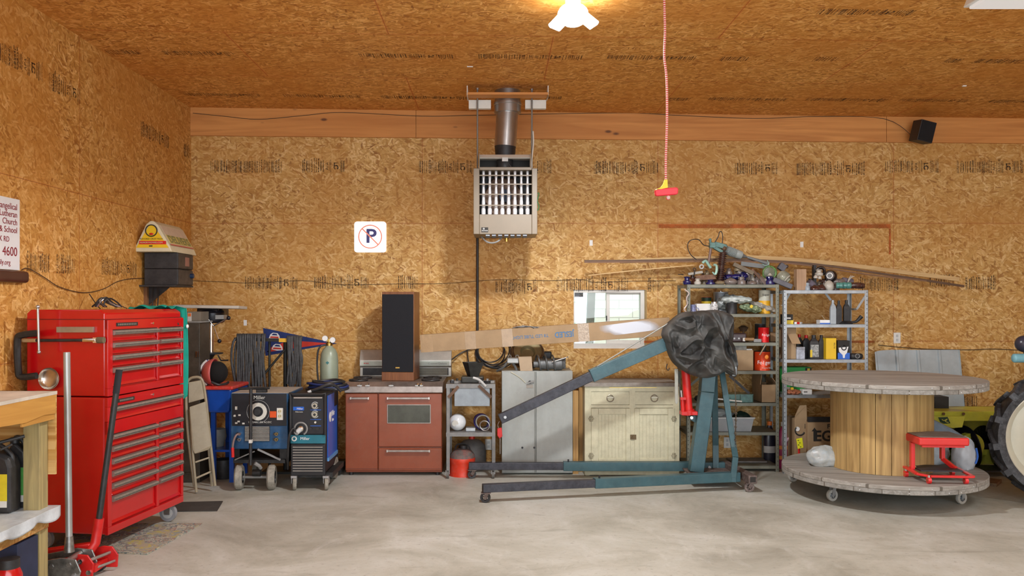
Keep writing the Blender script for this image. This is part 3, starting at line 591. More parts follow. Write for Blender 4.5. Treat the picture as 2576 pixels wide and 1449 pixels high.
# delivery topper, stereo units on a wall bracket
sh = thing('wall_bracket', 'dark wall shelf bracket holding the black stereo units by the corner', 'shelf bracket', (LX, 7.6, 1.78))
bz = Z(717, 7.6); xr = X(447, 7.6)
B().box(LX, xr, 7.56, 7.99, bz-.015, bz, dark).build('shelf_plate', sh)
B().box(LX, LX+.03, 7.66, 7.86, 1.50, bz-.015, mat('brown_board', (.2, .09, .035), .7)).prism([(LX+.0, 7.7, bz-.015), (LX+.22, 7.7, bz-.015), (LX, 7.7, bz-.2)], (0, .01, 0), dark).build('support', sh)
zs = [bz, bz+.145, bz+.29]
for k, (nm, lb) in enumerate((('lower black stereo unit on the corner wall bracket', 0), ('upper black stereo unit under the yellow delivery sign', 1))):
    t = thing('stereo_unit', nm, 'stereo unit', ((LX+xr)/2, 7.77, zs[k]+.001), 0, 'stacked stereo units')
    B().box(LX+.03, xr, 7.6, 7.97, zs[k]+.001, zs[k+1]-.002, dark).build('case', t, bev=.004)
    brn = mat('dusty_brown_face', (.07, .05, .035), .7, 0, .3, 12)
    q = B().box(xr, xr+.008, 7.61, 7.96, zs[k]+.008, zs[k+1]-.01, brn).build('face_panel', t)
    b = B()
    if k == 0:
        b.cyl((xr+.008, 7.9, zs[0]+.09), (xr+.035, 7.9, zs[0]+.09), .022, navy).build('knob', t)
    else: b.box(xr+.008, xr+.010, 7.76, 7.86, zs[1]+.03, zs[1]+.11, mat('pink_label', (.3, .14, .1), .7)).build('label', t)
top_z = zs[2]
t = thing('delivery_sign', 'yellow and white triangular rooftop delivery sign on the stereo units', 'sign', ((LX+xr)/2, 7.8, top_z))
xl, xr2 = X(341, 7.55), X(438, 7.55); xm = X(387, 7.55); zt = Z(557, 7.55)
ya, yb = 7.5, 8.12; cream = mat('cream_shell', (.66, .6, .42), .4, 0, .06)
pf = [(xl, top_z), (xr2, top_z), (xr2-.02, top_z+.05), (xm+.05, zt-.03), (xm+.015, zt), (xm-.015, zt), (xm-.05, zt-.03), (xl+.02, top_z+.05)]
B().prism([(x, ya, z) for x, z in pf], (0, yb-ya, 0), cream).build('shell', t, bev=.008)
fp = [(xl+.028, top_z+.035), (xr2-.028, top_z+.035), (xm+.02, zt-.04), (xm-.02, zt-.04)]
B().prism([(x, ya-.004, z) for x, z in fp], (0, .006, 0), mat('sign_yellow', (.8, .52, .01), .4, 0, .04)).build('end_panel', t)
b = B(); tz_ = top_z
b.box(xl+.055, xr2-.05, ya-.007, ya-.003, tz_+.065, tz_+.095, redd).box(xm-.02, xm+.01, ya-.006, ya-.003, tz_+.045, tz_+.055, ink)
b.torus((xm, ya-.006, tz_+.185), .05, .005, ink, (0, 1, 0), 28, 6).sph((xm, ya-.006, tz_+.155), .02, redd, (1, .2, .5), 10, 6)
b.text('FLAVORED CRUST PIZZA', (xm, ya-.006, tz_+.112), (1, 0, 0), (0, 0, 1), .018, ink, .0005, sx=1.0)
b.text('HUNGRYHOWIES.COM', (xm, ya-.0085, tz_+.08), (1, 0, 0), (0, 0, 1), .019, cream, .0005); b.build('end_lettering', t)
A_, B_ = V((xr2-.02, 0, top_z+.05)), V((xm+.05, 0, zt-.03)); up = (B_-A_).normalized(); nr = V((0, 1, 0)).cross(up).normalized(); nr = nr if nr.x > 0 else -nr
def sp(y, s, o=.002): return V((A_.x, y, A_.z))+up*s+nr*o
LL = (B_-A_).length; b = B()
b.prism([sp(ya+.04, .012), sp(yb-.04, .012), sp(yb-.04, LL-.01), sp(ya+.04, LL-.01)], nr*.003, mat('pale_pink_panel', (.62, .5, .38), .5, 0, .08))
b.prism([sp(ya+.04, .03, .005), sp(yb-.04, .03, .005), sp(yb-.04, .115, .005), sp(ya+.04, .115, .005)], nr*.002, mat('faded_yellow', (.62, .5, .14), .5, 0, .1))
b.prism([sp(ya+.03, .008, .005), sp(yb-.03, .008, .005), sp(yb-.03, .02, .005), sp(ya+.03, .02, .005)], nr*.002, mat('faded_red', (.55, .13, .08), .5)).build('side_panel', t)
B().text('DELIVERS', sp((ya+yb)/2, .07, .0085), (0, 1, 0), up, .105, mat('faded_olive_print', (.25, .24, .1), .6), .0005, sx=1.15, bold=.02).build('side_lettering', t)
b = B()
for px in (354, 384, 397): b.tube([P(px, 716, 7.65), P(px+1, 750, 7.7), P(px-4, 800, 7.7)], .005, dark, 6, smooth=4)
b.build('hanging_cable', label='thin dark cables hanging below the stereo bracket behind the red chest', cat='cable')
# cable along the left wall, wire bundle behind the chest
b = B(); pts = []
for px, py in [(55, 680), (70, 675), (110, 697), (150, 722), (210, 736), (260, 727), (300, 707), (352, 700)]:
    d = F*(LX+.01)/(px-VX); pts.append(P(px, py, d))
pts += [V((LX+.01, 8.3, Z(705, 8.3)))]
b.tube(pts, .003, mat('brown_cable', (.06, .035, .02), .6), 6, smooth=5); b.build('wall_cable', label='thin brown cable drooping along the left wall from the plaque to the bracket', cat='cable')
b = B(); rd = random.Random(7)
for i in range(9):
    c = P(265+rd.uniform(-8, 8), 772, 6.3); a = rd.uniform(-1, 1)
    b.tube([c+V((-.09+.015*i, 0, .0)), c+V((-.03+a*.02, 0, .04)), c+V((.0+a*.03, .02, .06+rd.uniform(-.01, .01))), c+V((.06+a*.04, 0, .03)), c+V((.1, .0, .0))], .006, rd.choice([black, dark, steel]), 6, smooth=5)
b.tube([P(225, 740, 6.55), P(242, 765, 6.4), P(255, 780, 6.3)], .004, dark, 6, smooth=4); b.tube([P(275, 760, 6.4), P(300, 768, 6.4), P(320, 776, 6.4)], .003, dark, 6, smooth=4)
b.build('wire_bundle', label='tangle of black wires rising behind the top of the red chest', cat='wires')
# teal cloth over the far top corner of the chest
def cloth(u, v):
    # v: 0 on the lid .. 1 hanging low on the far side (local chest frame: x = W side)
    fold = .016*math.sin(u*15+v*3)*(v)+.012*math.sin(u*31+1)*v
    if v < .28: q = v/.28; p = V((W-.17+.185*q, .04+u*.30, 1.605+.012*math.sin(u*12)*(1-q)+.01*math.sin(q*9)))
    else: q = (v-.28)/.72; p = V((W+.03+.02*math.sin(q*2.6)+fold, -.015+u*(.30-.14*q)+.05*q*math.sin(u*5), 1.60-q*(.62+.18*(1-abs(u-.35)*2))))
    return p
local2world(B(1).grid(cloth, 40, 60, mat('teal_cloth', (.0, .3, .22), .85, 0, .15, 5, stretch=(1, 1, 1))), WM[ch.name]).build('teal_shirt', solid=.003, label='teal green cloth draped over the far corner of the red tool chest', cat='cloth')
b = local2world(B(1).sph((W+.055, -.012, 1.46), .016, white, (1, .6, 1), 8, 6).sph((W+.07, -.0, 1.44), .012, redd, (1, .6, 1), 8, 6), WM[ch.name]); b.build('badge', bpy.data.objects['teal_shirt'])
# ---------------------------------------------------------------- folding chair
beige = mat('beige_enamel', (.36, .31, .21), .45, 0, .1, 7, dust=.15, dcol=(.5, .44, .34))
t = thing('folding_chair', 'beige metal folding chair leaning folded beside the red tool chest', 'folding chair', (X(505, 7.4), 7.4, 0))
q = 7.38
def Q(px, py, dy=0.): return P(px, py, q+dy)
fl1, fl2 = Q(494, 1241), Q(541, 1224, .2)
fr = [Q(489, 1224, .0), Q(474, 1100, .02), Q(468, 1000, .05), Q(472, 960, .08), Q(490, 949, .09), Q(508, 956, .1), Q(517, 1000, .1), Q(525, 1075, .08), Q(541, 1222, .05)]
B().tube(fr, .0125, beige, 8, smooth=5).build('frame', t)
B().tube([Q(478, 1030, .04), Q(484, 1130, .0), Q(494, 1238, -.02)], .0115, beige, 8).tube([Q(520, 1065, .07), Q(533, 1222, .1)], .0115, beige, 8).build('rear_frame', t)
B().tube([Q(491, 1163), Q(530, 1150, .08)], .008, beige).build('stretcher', t); B().tube([Q(493, 1203), Q(536, 1184, .08)], .009, beige).build('stretcher', t)
B().prism([Q(474, 962, .05), Q(506, 956, .09), Q(514, 1003, .09), Q(474, 1014, .05)], (.002, .012, 0), beige).build('backrest', t, bev=.004)
B().prism([Q(476, 1024, .0), Q(516, 1010, .05), Q(531, 1122, .03), Q(524, 1132, .03), Q(490, 1142, -.02), Q(483, 1130, -.02)], (.004, .015, 0), beige).build('seat', t, bev=.005)
# ---------------------------------------------------------------- steel locker behind, parts washer, drill press, helmet
t = thing('steel_locker', 'narrow dark grey steel locker standing behind the red tool chest', 'locker', (X(485, 7.9), 8.0, 0))
lk = mat('locker_brown', (.055, .048, .038), .45, .2, .2, 9, dust=.2, dcol=(.2, .17, .14))
B().box(X(455, 7.8), X(502, 7.8), 7.8, 8.08, 0, Z(812, 7.8), lk).build('locker_body', t, bev=.004)
B().box(X(455, 7.8), X(501, 7.8), 7.792, 7.8, .1, Z(818, 7.8), lk).build('door', t); B().box(X(494, 7.79), X(496.5, 7.79), 7.775, 7.795, Z(898, 7.79), Z(884, 7.79), chrome).box(X(499, 7.79), X(501, 7.79), 7.775, 7.795, Z(898, 7.79), Z(884, 7.79), chrome).build('handle', t)
zt = Z(812, 7.8)
B().box(X(474, 7.8), X(507, 7.8), 7.8, 8.1, zt+.001, zt+.015, mgrey).build('metal_tray', label='thin grey metal plate on top of the steel locker', cat='plate')
t = thing('parts_box', 'small grey box with orange sticker on the steel locker', 'box', (X(487, 7.85), 7.9, zt+.016))
B().box(X(470, 7.82), X(504, 7.82), 7.82, 8.05, zt+.016, Z(784, 7.82), mat('taupe_box', (.16, .14, .11), .6)).build('box_body', t, bev=.003)
B().box(X(472, 7.82), X(482, 7.82), 7.817, 7.82, Z(808, 7.82), Z(787, 7.82), lgrey).box(X(473, 7.82), X(481, 7.82), 7.815, 7.82, Z(796, 7.82), Z(788, 7.82), mat('orange_print', (.65, .15, .03), .5)).build('sticker', t)
t = thing('drill_press', 'black drill press with chrome column standing behind the steel locker', 'drill press', (X(528, 8.3), 8.3, 0))
dp = 8.3
hd = mat('drill_black', (.012, .013, .02), .3, .2, .2)
B().lathe([(0, 0), (.075, 0), (.075, .3), (0, .3)][0:0] or [(0, 0), (.09, 0), (.1, .03), (.1, .11), (.07, .135), (0, .135)], P(537, 812, dp)+V((0, -.06, 0)), hd, (0, 0, 1), 20, 1.3, 1.2).box(X(508, dp), X(560, dp), dp-.15, dp+.2, Z(806, dp), Z(774, dp), hd).build('head', t, bev=.015)
B().cyl((X(529, dp), dp+.02, 0.03), (X(529, dp), dp+.02, Z(806, dp)), .026, chrome, n=24).build('column', t)
B().box(X(529, dp)-.14, X(529, dp)+.14, dp-.15, dp+.14, 0, .035, hd).build('base', t, bev=.008)
B().lathe([(0, -.06), (.03, -.05), (.06, -.005), (.13, .0), (.135, .012), (0, .012)], (X(528, dp), dp-.03, Z(890, dp)), mat('cast_blue', (.03, .045, .06), .5, .3, .2)).tube([P(548, 893, dp-.1), P(556, 907, dp-.1), P(574, 906, dp-.1)], .007, hd, 8).build('table', t)
b = B()
for a, c in (((537, 820), (552, 858)), ((537, 820), (575, 800)), ((537, 820), (522, 800))): b.cyl(P(*a, dp-.18), P(*c, dp-.2), .006, chrome).sph(P(*c, dp-.2), .02, hd, n=10, k=8)
b.build('feed_handle', t)
B().cyl(P(514, 822, dp-.12), P(514, 852, dp-.12), .016, chrome).cyl(P(508, 856, dp-.1), P(508, 886, dp-.1), .022, gwhite).build('quill', t)
B().box(X(553, dp), X(576, dp), dp-.16, dp-.06, Z(802, dp), Z(792, dp), lgrey).build('belt_cover_tag', t)
b = B().prism([P(435, 767, 8.0), P(600, 769, 8.0), P(622, 771, 8.35), P(450, 766, 8.35)], (0, 0, -.028), mat('pale_board', (.5, .46, .4), .6, 0, .08)); b.build('white_board', bev=.004, label='thin whitish board lying flat on top of the drill press', cat='board')
w = thing('parts_washer', 'blue parts washer tub with red lid and blue legs beside the folding chair', 'parts washer', (X(550, 8), 8.0, 0))
x0, x1, y0, y1 = X(516, 7.75), X(583, 7.75), 7.75, 8.3; zl = Z(973, 7.75)
bl = mat('washer_blue', (.006, .07, .42), .3, 0, .1, coat=.4)
B().prism([(x0, y0, zl-.02), (x1, y0, zl-.02), (x1-.03, y0+.02, zl-.24), (x0+.02, y0+.02, zl-.24)], (0, y1-y0, 0), bl).build('tub', w, bev=.02)
B().box(x0-.01, x1+.012, y0-.015, y1, zl-.028, zl+.004, mat('lid_red', (.6, .03, .02), .4, 0, .1, dust=.4, dcol=(.5, .35, .3))).build('lid', w, bev=.01)
for px, py_ in ((530, 7.83), (577, 7.83), (530, 8.25), (577, 8.25)): B().box(X(px, 7.75)-.02, X(px, 7.75)+.02, py_-.02, py_+.02, 0, zl-.23, bl).build('leg', w)
B().box(x0+.02, x1-.03, y0+.05, y1-.05, .28, .3, bl).build('lower_shelf', w)
for k, (px, py, r_, m_, lb) in enumerate(((545, 1085, .09, mgrey, 'grey metal pot on the lower shelf of the blue parts washer'), (562, 1128, .1, dark, 'dark rounded bucket on the floor under the blue parts washer'))):
    z_ = .301 if k == 0 else 0
    B().lathe([(0, 0), (r_*.7, 0), (r_, r_), (r_*.9, r_*1.8), (r_*.8, r_*1.7), (0, r_*.6)], (X(px, 8.0), 8.0, z_), m_).build('pot' if k == 0 else 'bucket', label=lb, cat='pot' if k == 0 else 'bucket')
w = thing('welding_helmet', 'welding helmet with flag pattern shell lying on the red washer lid', 'helmet', (X(532, 7.85), 7.9, zl+.004))
hc = V((X(538, 7.85), 7.9, zl+.004+.115))
flag = mat('flag_shell', (.55, .1, .09), .35, 0, .1)
def shell(u, v):
    a = R(-115+230*v); th = R(20+140*u); r0 = .125
    return hc+V((-math.cos(a)*math.sin(th)*r0*.95, -math.sin(a)*math.sin(th)*r0*.95, math.cos(th)*r0))
B().sph(hc+V((.015, -.02, .0)), .108, mat('helmet_inside', (.003, .003, .003), .9, 0, 0), (.95, .85, .98)).build('head_cavity', w)
B().grid(lambda u, v: hc+V((-math.cos(R(-85+170*v))*math.sin(R(10+160*u))*.125, math.sin(R(-85+170*v))*math.sin(R(10+160*u))*.13, math.cos(R(10+160*u))*.125)), 14, 14, flag).build('shell', w, solid=.006)
b = B()
for k, m_ in enumerate((white, mat('flag_blue', (.02, .05, .4), .4), white)):
    b.tube([hc+V((-math.cos(R(a))*math.cos(R(-20+25*k))*.132, -math.sin(R(60))*.0-.06+.03*k, math.sin(R(a))*.13)) for a in range(-60, 75, 15)], .010, m_, 6)
b.build('stripe', w)
B().tube([hc+V((.0, -.11, -.08)), hc+V((.06, -.1, -.105)), hc+V((.1, -.02, -.105)), hc+V((.09, .08, -.1))], .012, black, 8, smooth=3).build('head_band', w)
# ================================================================ MIDDLE
# ---------------------------------------------------------------- stick welder on a hand truck
d = 7.55; t = thing('stick_welder', 'older blue and black stick welder with big centre dial on a wheeled cart', 'welder', (X(650, d), d, 0))
x0, x1 = X(580, d), X(724, d); zt, zb = Z(990, d), Z(1130, d); xc = (x0+x1)/2
oldblue = mat('old_blue', (.012, .08, .2), .4, .1, .2, 7, dust=.2, dcol=(.2, .22, .24)); pan = mat('black_panel', (.012, .012, .015), .4, 0, .15)
B().prism([(x0, d, zb), (x1, d, zb), (x1, d, zt), (x0, d, zt)], (.0, .6, 0), oldblue).build('case', t, bev=.008)
B().box(x0+.004, x1-.004, d+.02, d+.58, zt, zt+.004, mat('dusty_top', (.42, .38, .32), .8, 0, .12)).build('top_panel', t)
s = F/d; zp = Z(1071, d)
B().box(x0+.015, x1-.01, d-.008, d+.001, zp, zt-.003, pan).build('control_panel', t, bev=.002)
b = B(); cx_, cz_ = X(650, d), Z(1035, d)
b.cyl((cx_, d-.008, cz_), (cx_, d-.012, cz_), .078, mat('dial_white', (.72, .7, .62), .4)).cyl((cx_, d-.011, cz_), (cx_, d-.014, cz_), .045, pan).cyl((cx_, d-.012, cz_), (cx_, d-.05, cz_), .03, black)
b.torus((cx_, d-.009, cz_), .1, .0015, lgrey, (0, 1, 0)).build('dial', t)
b = B(); wt = mat('print_white', (.65, .64, .58), .5, 0, 0)
b.text('Miller', (X(653, d), d-.009, Z(1000, d)), (1, 0, 0), (0, 0, 1), .045, wt, .0006); b.build('nameplate', t)
b = B().text('DIALARC 250 AC/DC', (X(655, d), d-.009, Z(1062, d)), (1, 0, 0), (0, 0, 1), .022, wt, .0004)
for px, py in ((592, 1026), (598, 1060), (592, 1064), (610, 1065), (588, 1046), (600, 1044)): b.box(X(px, d), X(px+6, d), d-.0095, d-.008, Z(py+2, d), Z(py-2, d), wt)
b.build('panel_lettering', t)
B().box(X(593, d), X(598, d), d-.02, d-.008, Z(1030, d), Z(1022, d), wt).build('toggle', t); B().cyl((X(592, d), d-.008, Z(1045, d)), (X(592, d), d-.02, Z(1045, d)), .008, wt).build('toggle', t)
B().box(X(680, d), X(696, d), d-.02, d-.008, Z(1050, d), Z(1034, d), mat('orange_switch', (.75, .09, .01), .4)).build('power_switch', t, bev=.002)
b = B().box(X(697.5, d), X(713, d), d-.014, d-.008, Z(1056, d), Z(1026, d), gwhite)
for py in (1034, 1046): b.cyl((X(705, d), d-.014, Z(py, d)), (X(705, d), d-.017, Z(py, d)), .017, mat('cream_socket', (.7, .62, .4), .4)).box(X(703, d)-.002, X(703, d)+.001, d-.0185, d-.017, Z(py+2, d), Z(py-2, d), ink).box(X(707, d)-.002, X(707, d)+.001, d-.0185, d-.017, Z(py+2, d), Z(py-2, d), ink)
b.build('outlet_plate', t)
for k in range(11): pass
b = B().box(X(616, d), X(679, d), d-.004, d+.0, Z(1110, d), Z(1072, d), ink)
for k in range(11): b.box(X(617, d), X(678, d), d-.012, d-.003, Z(1073+k*3.4+1.6, d), Z(1073+k*3.4, d), mat('louver_beige', (.42, .4, .36), .5))
b.build('louver_grille', t)
for px, py in ((697, 1091), (697, 1105), (604, 1091), (604, 1105)):
    b = B(); b.cyl((X(px-6, d), d, Z(py, d)), (X(px-6, d), d-.012, Z(py, d)), .012, black, n=12).cyl((X(px, d), d, Z(py, d)), (X(px, d), d-.03, Z(py, d)), .014, brass if px > 650 else steel, n=12).cyl((X(px, d), d-.029, Z(py, d)), (X(px, d), d-.031, Z(py, d)), .008, black, n=12); b.build('terminal', t)
B().tube([P(604, 1092, d-.03), P(595, 1094, d-.06), P(588, 1108, d-.07), P(585, 1128, d-.07)], .009, mat('lead_pinkish', (.25, .16, .14), .5), 8, smooth=4).cyl(P(585, 1126, d-.07), P(586, 1150, d-.07), .013, redd).build('electrode_lead', t)
b = B(); fr = mat('cart_black', (.02, .02, .02), .5, .3, .2, dust=.2, dcol=(.2, .19, .17))
b.box(x0+.02, x1, d+.02, d+.7, zb-.12, zb-.09, fr).beam((x0+.03, d-.0, zb-.105), (x1-.02, d-.0, zb-.105), .04, .03, fr).box(x1-.08, x1, d+.03, d+.6, zb-.1, zb, fr).box(x0, x0+.05, d+.1, d+.6, zb-.1, zb, fr)
b.build('cart_frame', t)
B().beam((cx_+.01, d-.06, zb+.01), (cx_+.2, d-.02, zb-.09), .02, .015, mgrey).build('brace', t); B().beam((cx_-.02, d-.06, zb-.01), (cx_-.2, d-.02, zb-.09), .015, .01, mgrey).build('brace', t)
tire = mat('pale_tire', (.32, .3, .25), .8, 0, .25, 25)
for px in (605, 686):
    xx = X(px, d); w = B().lathe([(.055, -.03), (.095, -.033), (.108, -.02), (.108, .02), (.095, .033), (.055, .03)], (xx, d-.03, .108), tire, (1, .12, 0), 32).build('wheel', t)
    B().lathe([(0, -.012), (.05, -.012), (.056, -.03), (.056, .03), (.05, .012), (0, .012)], (xx, d-.03, .108), fr, (1, .12, 0), 24).build('rim', w)
B().cyl((X(605, d)+.03, d-.03, .108), (X(686, d)-.03, d-.03, .108), .012, mgrey).cyl((X(640, d), d-.05, .15), (X(660, d), d-.05, .15), .03, fr).build('axle', t)
for xx in (x0+.05, x1-.05): B().cyl((xx-.02, d+.62, .06), (xx+.02, d+.62, .06), .06, tire).box(xx-.025, xx-.02, d+.6, d+.64, .06, zb-.1, fr).build('rear_caster', t)
B().cyl((cx_-.035, d-.12, Z(1170, d-.12)), (X(641, d), d-.12, Z(978, d-.1)), .014, black).cyl(P(600, 978, d-.12), P(678, 976, d-.12), .011, fr).box(X(655, d), X(680, d), d-.14, d-.09, Z(984, d), Z(976, d), fr).build('tow_handle', t)
B().box(X(638, d), X(645, d), d-.15, d-.11, Z(1108, d), Z(1100, d), gwhite).build('handle_clip', t)
B().tube([P(641, 1165, d-.12), P(652, 1172, d-.1), P(656, 1178, d-.08)], .016, mgrey, 8).build('hitch', t)
# ---------------------------------------------------------------- wire-feed welder
d = 7.5; t = thing('wire_welder', 'newer blue wire-feed welder with two dials and black front grille', 'welder', (X(770, d), d, 0))
x0, x1 = X(731, d), X(820, d); zt, zb = Z(992, d), Z(1190, d); bb = mat('bright_blue', (.005, .11, .55), .35, 0, .06, coat=.3); blk2 = mat('soft_black', (.014, .014, .016), .5, 0, .15)
prof = [(0, zb), (.02, zt-.0), (.72, zt), (.72, zb)]
B().prism([(x0, d+.01, zb), (x0, d+.03, zt), (x0, d+.6, zt), (x0, d+.6, zb)], (x1-x0-.003, 0, 0), blk2).build('case', t, bev=.012)
B().box(x1-.002, x1+.004, d+.07, d+.36, zb+.12, zt-.02, bb).box(x1-.002, x1+.004, d+.36, d+.5, zb+.08, zt-.15, bb).box(x1-.002, x1+.012, d+.07, d+.5, zb+.09, zb+.12, mat('pale_blue', (.1, .3, .6), .4)).build('side_panel', t)
b = B().cyl((x1+.004, d+.17, zt-.22), (x1+.006, d+.17, zt-.22), .045, white).text('Miller', (x1+.006, d+.29, zt-.2), (0, 1, 0), (0, 0, 1), .07, white, .0006).text('Miller', (x1+.006, d+.29, zt-.26), (0, 1, 0), (0, 0, 1), .035, white, .0006); b.build('side_logo', t)
b = B(); zp0 = Z(1092, d)
B().box(x0+.004, x1-.006, d-.006, d+.02, zp0, zt-.02, pan).box(x0+.03, x1-.03, d-.02, d+.02, zt-.035, zt-.022, mat('dusty_lip', (.45, .42, .38), .7)).build('control_panel', t, bev=.004)
B().tube([(x0+.005, d-.02, zp0), (x0+.005, d-.02, zt-.02), (x0+.03, d-.025, zt+.002), (x1-.03, d-.025, zt+.002), (x1-.006, d-.02, zt-.02), (x1-.006, d-.02, zp0)], .013, blk2, 8, smooth=2).build('front_bumper', t)
for px, py in ((793, 1020), (793, 1042)):
    c = (X(px, d), d-.006, Z(py, d)); b = B().torus(c, .03, .004, lgrey, (0, -1, 0), 24, 6, 40, 330).cyl(c, (c[0], d-.03, c[2]), .022, mat('knob_beige', (.5, .46, .36), .4)).cyl((c[0], d-.03, c[2]), (c[0], d-.033, c[2]), .012, black); b.build('dial', t)
b = B().text('Miller', (X(755, d), d-.0085, Z(1028, d)), (1, 0, 0), (0, 0, 1), .024, white, .0004).text('Millermatic', (X(753, d), d-.0075, Z(1036, d)), (1, 0, 0), (0, 0, 1), .015, wt, .0004); b.build('panel_lettering', t)
B().box(X(738, d), X(765, d), d-.0078, d-.006, Z(1032, d), Z(1023, d), bb).build('panel_badge', t)
for py in (1031, 1055, 1071): B().box(X(781, d), X(808, d), d-.0075, d-.006, Z(py+.8, d), Z(py-.8, d), bb).build('panel_line', t)
for px, py in ((782, 1078), (800, 1078), (794, 1062)): B().cyl((X(px, d), d-.006, Z(py, d)), (X(px, d), d-.02, Z(py, d)), .014 if py > 1070 else .009, black if py > 1070 else wt, n=12).build('socket', t)
c = V((X(758, d), d-.02, Z(1078, d))); B().torus(c+V((0, 0, .0)), .055, .008, mgrey, (0, -1, 0), 24, 6, -60, 190).build('socket_guard', t)
B().sph(c, .03, chrome, (1, .7, 1), 14, 8).cyl(c, c+V((-.03, -.05, -.03)), .022, lgrey).tube([c+V((-.03, -.05, -.02)), P(737, 1078, d-.08), P(727, 1100, d-.09), P(724, 1150, d-.04), P(724, 1180, d+.02)], .010, black, 8, smooth=5).build('torch_cable', t)
B().box(x0+.002, x1-.003, d-.012, d+.01, Z(1115, d), Z(1094, d), mat('teal_band', (.01, .16, .22), .4)).build('front_band', t)
B().text('Miller', (X(768, d), d-.013, Z(1103, d)), (1, 0, 0), (0, 0, 1), .036, white, .0006).build('front_lettering', t); B().torus((X(741, d), d-.013, Z(1103, d)), .018, .006, white, (0, 1, 0), 20, 6).build('front_logo', t)
B().box(x0+.004, x1-.004, d-.014, d+.01, zb-.02, Z(1117, d), blk2).build('lower_front', t, bev=.006)
b = B()
for k in range(10): b.beam((x0+.025, d-.02, Z(1124+k*6.6, d)), (x1-.025, d-.02, Z(1124+k*6.6, d)), .012, .009, mat('grille_bar', (.24, .225, .2), .5))
b.build('grille', t)
B().box(x0+.01, x1+.05, d+.05, d+.6, zb-.05, zb-.005, fr).build('cart_frame', t)
for xx in (X(741, d), X(821, d)):
    w = B().lathe([(0, -.016), (.05, -.016), (.055, -.01), (.055, .01), (.05, .016), (0, .016)], (xx, d+.0, .056), tire, (1, .25, 0), 24).build('caster', t)
    B().box(xx-.024, xx-.019, d-.02, d+.03, .06, zb-.03, steel).box(xx+.019, xx+.024, d-.02, d+.03, .06, zb-.03, steel).box(xx-.026, xx+.026, d-.03, d+.04, zb-.04, zb-.02, steel).build('caster_fork', w)
for xx in (x0+.05, x1-.02): B().cyl((xx-.02, d+.5, .1), (xx+.02, d+.5, .1), .1, tire).build('rear_wheel', t)
# hose and torch bundle lying over the wire welder
b = B(); rd = random.Random(5); nb = mat('navy_hose', (.01, .025, .12), .5, 0, .15)
for k in range(5):
    z_ = zt+.02+k*.016; c = V((X(815, 7.7)+rd.uniform(-.02, .02), 7.82+rd.uniform(-.03, .03), z_)); 
    b.tube([c+V((math.cos(a)*(.19-.012*k), math.sin(a)*.13, .006*math.sin(3*a+k))) for a in [i*PI/5 for i in range(10)]], .011, nb if k % 2 else black, 8, smooth=3, closed=True)
b.build('hose_coil', label='blue and black hose coil piled on the wire-feed welder', cat='hose')
t = thing('welding_torch', 'black welding torch with grey nozzle lying on the hose coil', 'torch', P(790, 975, 7.6))
B().tube([P(783, 984, 7.6), P(800, 978, 7.6), P(826, 967, 7.62), P(842, 970, 7.66), P(858, 984, 7.7)], .014, black, 8, smooth=4).build('torch_handle', t); B().cyl(P(783, 984, 7.6), P(774, 987, 7.58), .013, lgrey).build('nozzle', t)
# ---------------------------------------------------------------- gas cylinder
d = 8.28; t = thing('gas_cylinder', 'pale green shielding gas cylinder with twin gauges behind the wire welder', 'gas cylinder', (X(827, d), d, .12))
xc = X(828, d); r_ = 22.5/(F/d); z1 = Z(872, d); pg = mat('pale_green_tank', (.30, .35, .26), .35, .05, .1, 5, dust=.12, dcol=(.3, .26, .2))
B().lathe([(0, .1), (r_*.9, .1), (r_, .13), (r_, z1-.13), (r_*.93, z1-.07), (r_*.7, z1-.025), (r_*.4, z1), (r_*.36, z1+.01), (0, z1+.01)], (xc, d, 0), pg, n=36).build('tank', t)
B().lathe([(r_*.36, z1+.005), (r_*.38, z1+.035), (r_*.3, z1+.04), (0, z1+.04)], (xc, d, 0), brass).box(xc-.03, xc+.03, d-.015, d+.015, z1+.05, z1+.075, brass).cyl((xc, d, z1), (xc, d, z1+.07), .016, brass).build('valve', t)
for px, py in ((819, 851), (838, 855)):
    c = V((X(px, d), d-.03, Z(py, d)-.0)); B().cyl(c, c+V((0, .025, 0)), .028, steel).cyl(c-V((0, .002, 0)), c, .025, white).cyl(c+V((0, .01, 0)), (xc, d, z1+.06), .006, brass).build('gauge', t)
B().prism([(xc-.018, d-r_-.001, z1-.15), (xc, d-r_-.001, z1-.135), (xc+.018, d-r_-.001, z1-.15), (xc, d-r_-.001, z1-.168)], (0, .003, 0), mat('label_teal', (.05, .2, .2), .5)).build('label', t)
B().tube([P(820, 868, d-.02), P(806, 872, d-.05), P(799, 890, d-.05), P(798, 930, d-.05), P(802, 970, d-.1)], .009, black, 8, smooth=4).build('gas_hose', t)
B().box(xc-.15, xc+.15, 8.1, 8.45, .03, .1, fr).build('tank_base', t)
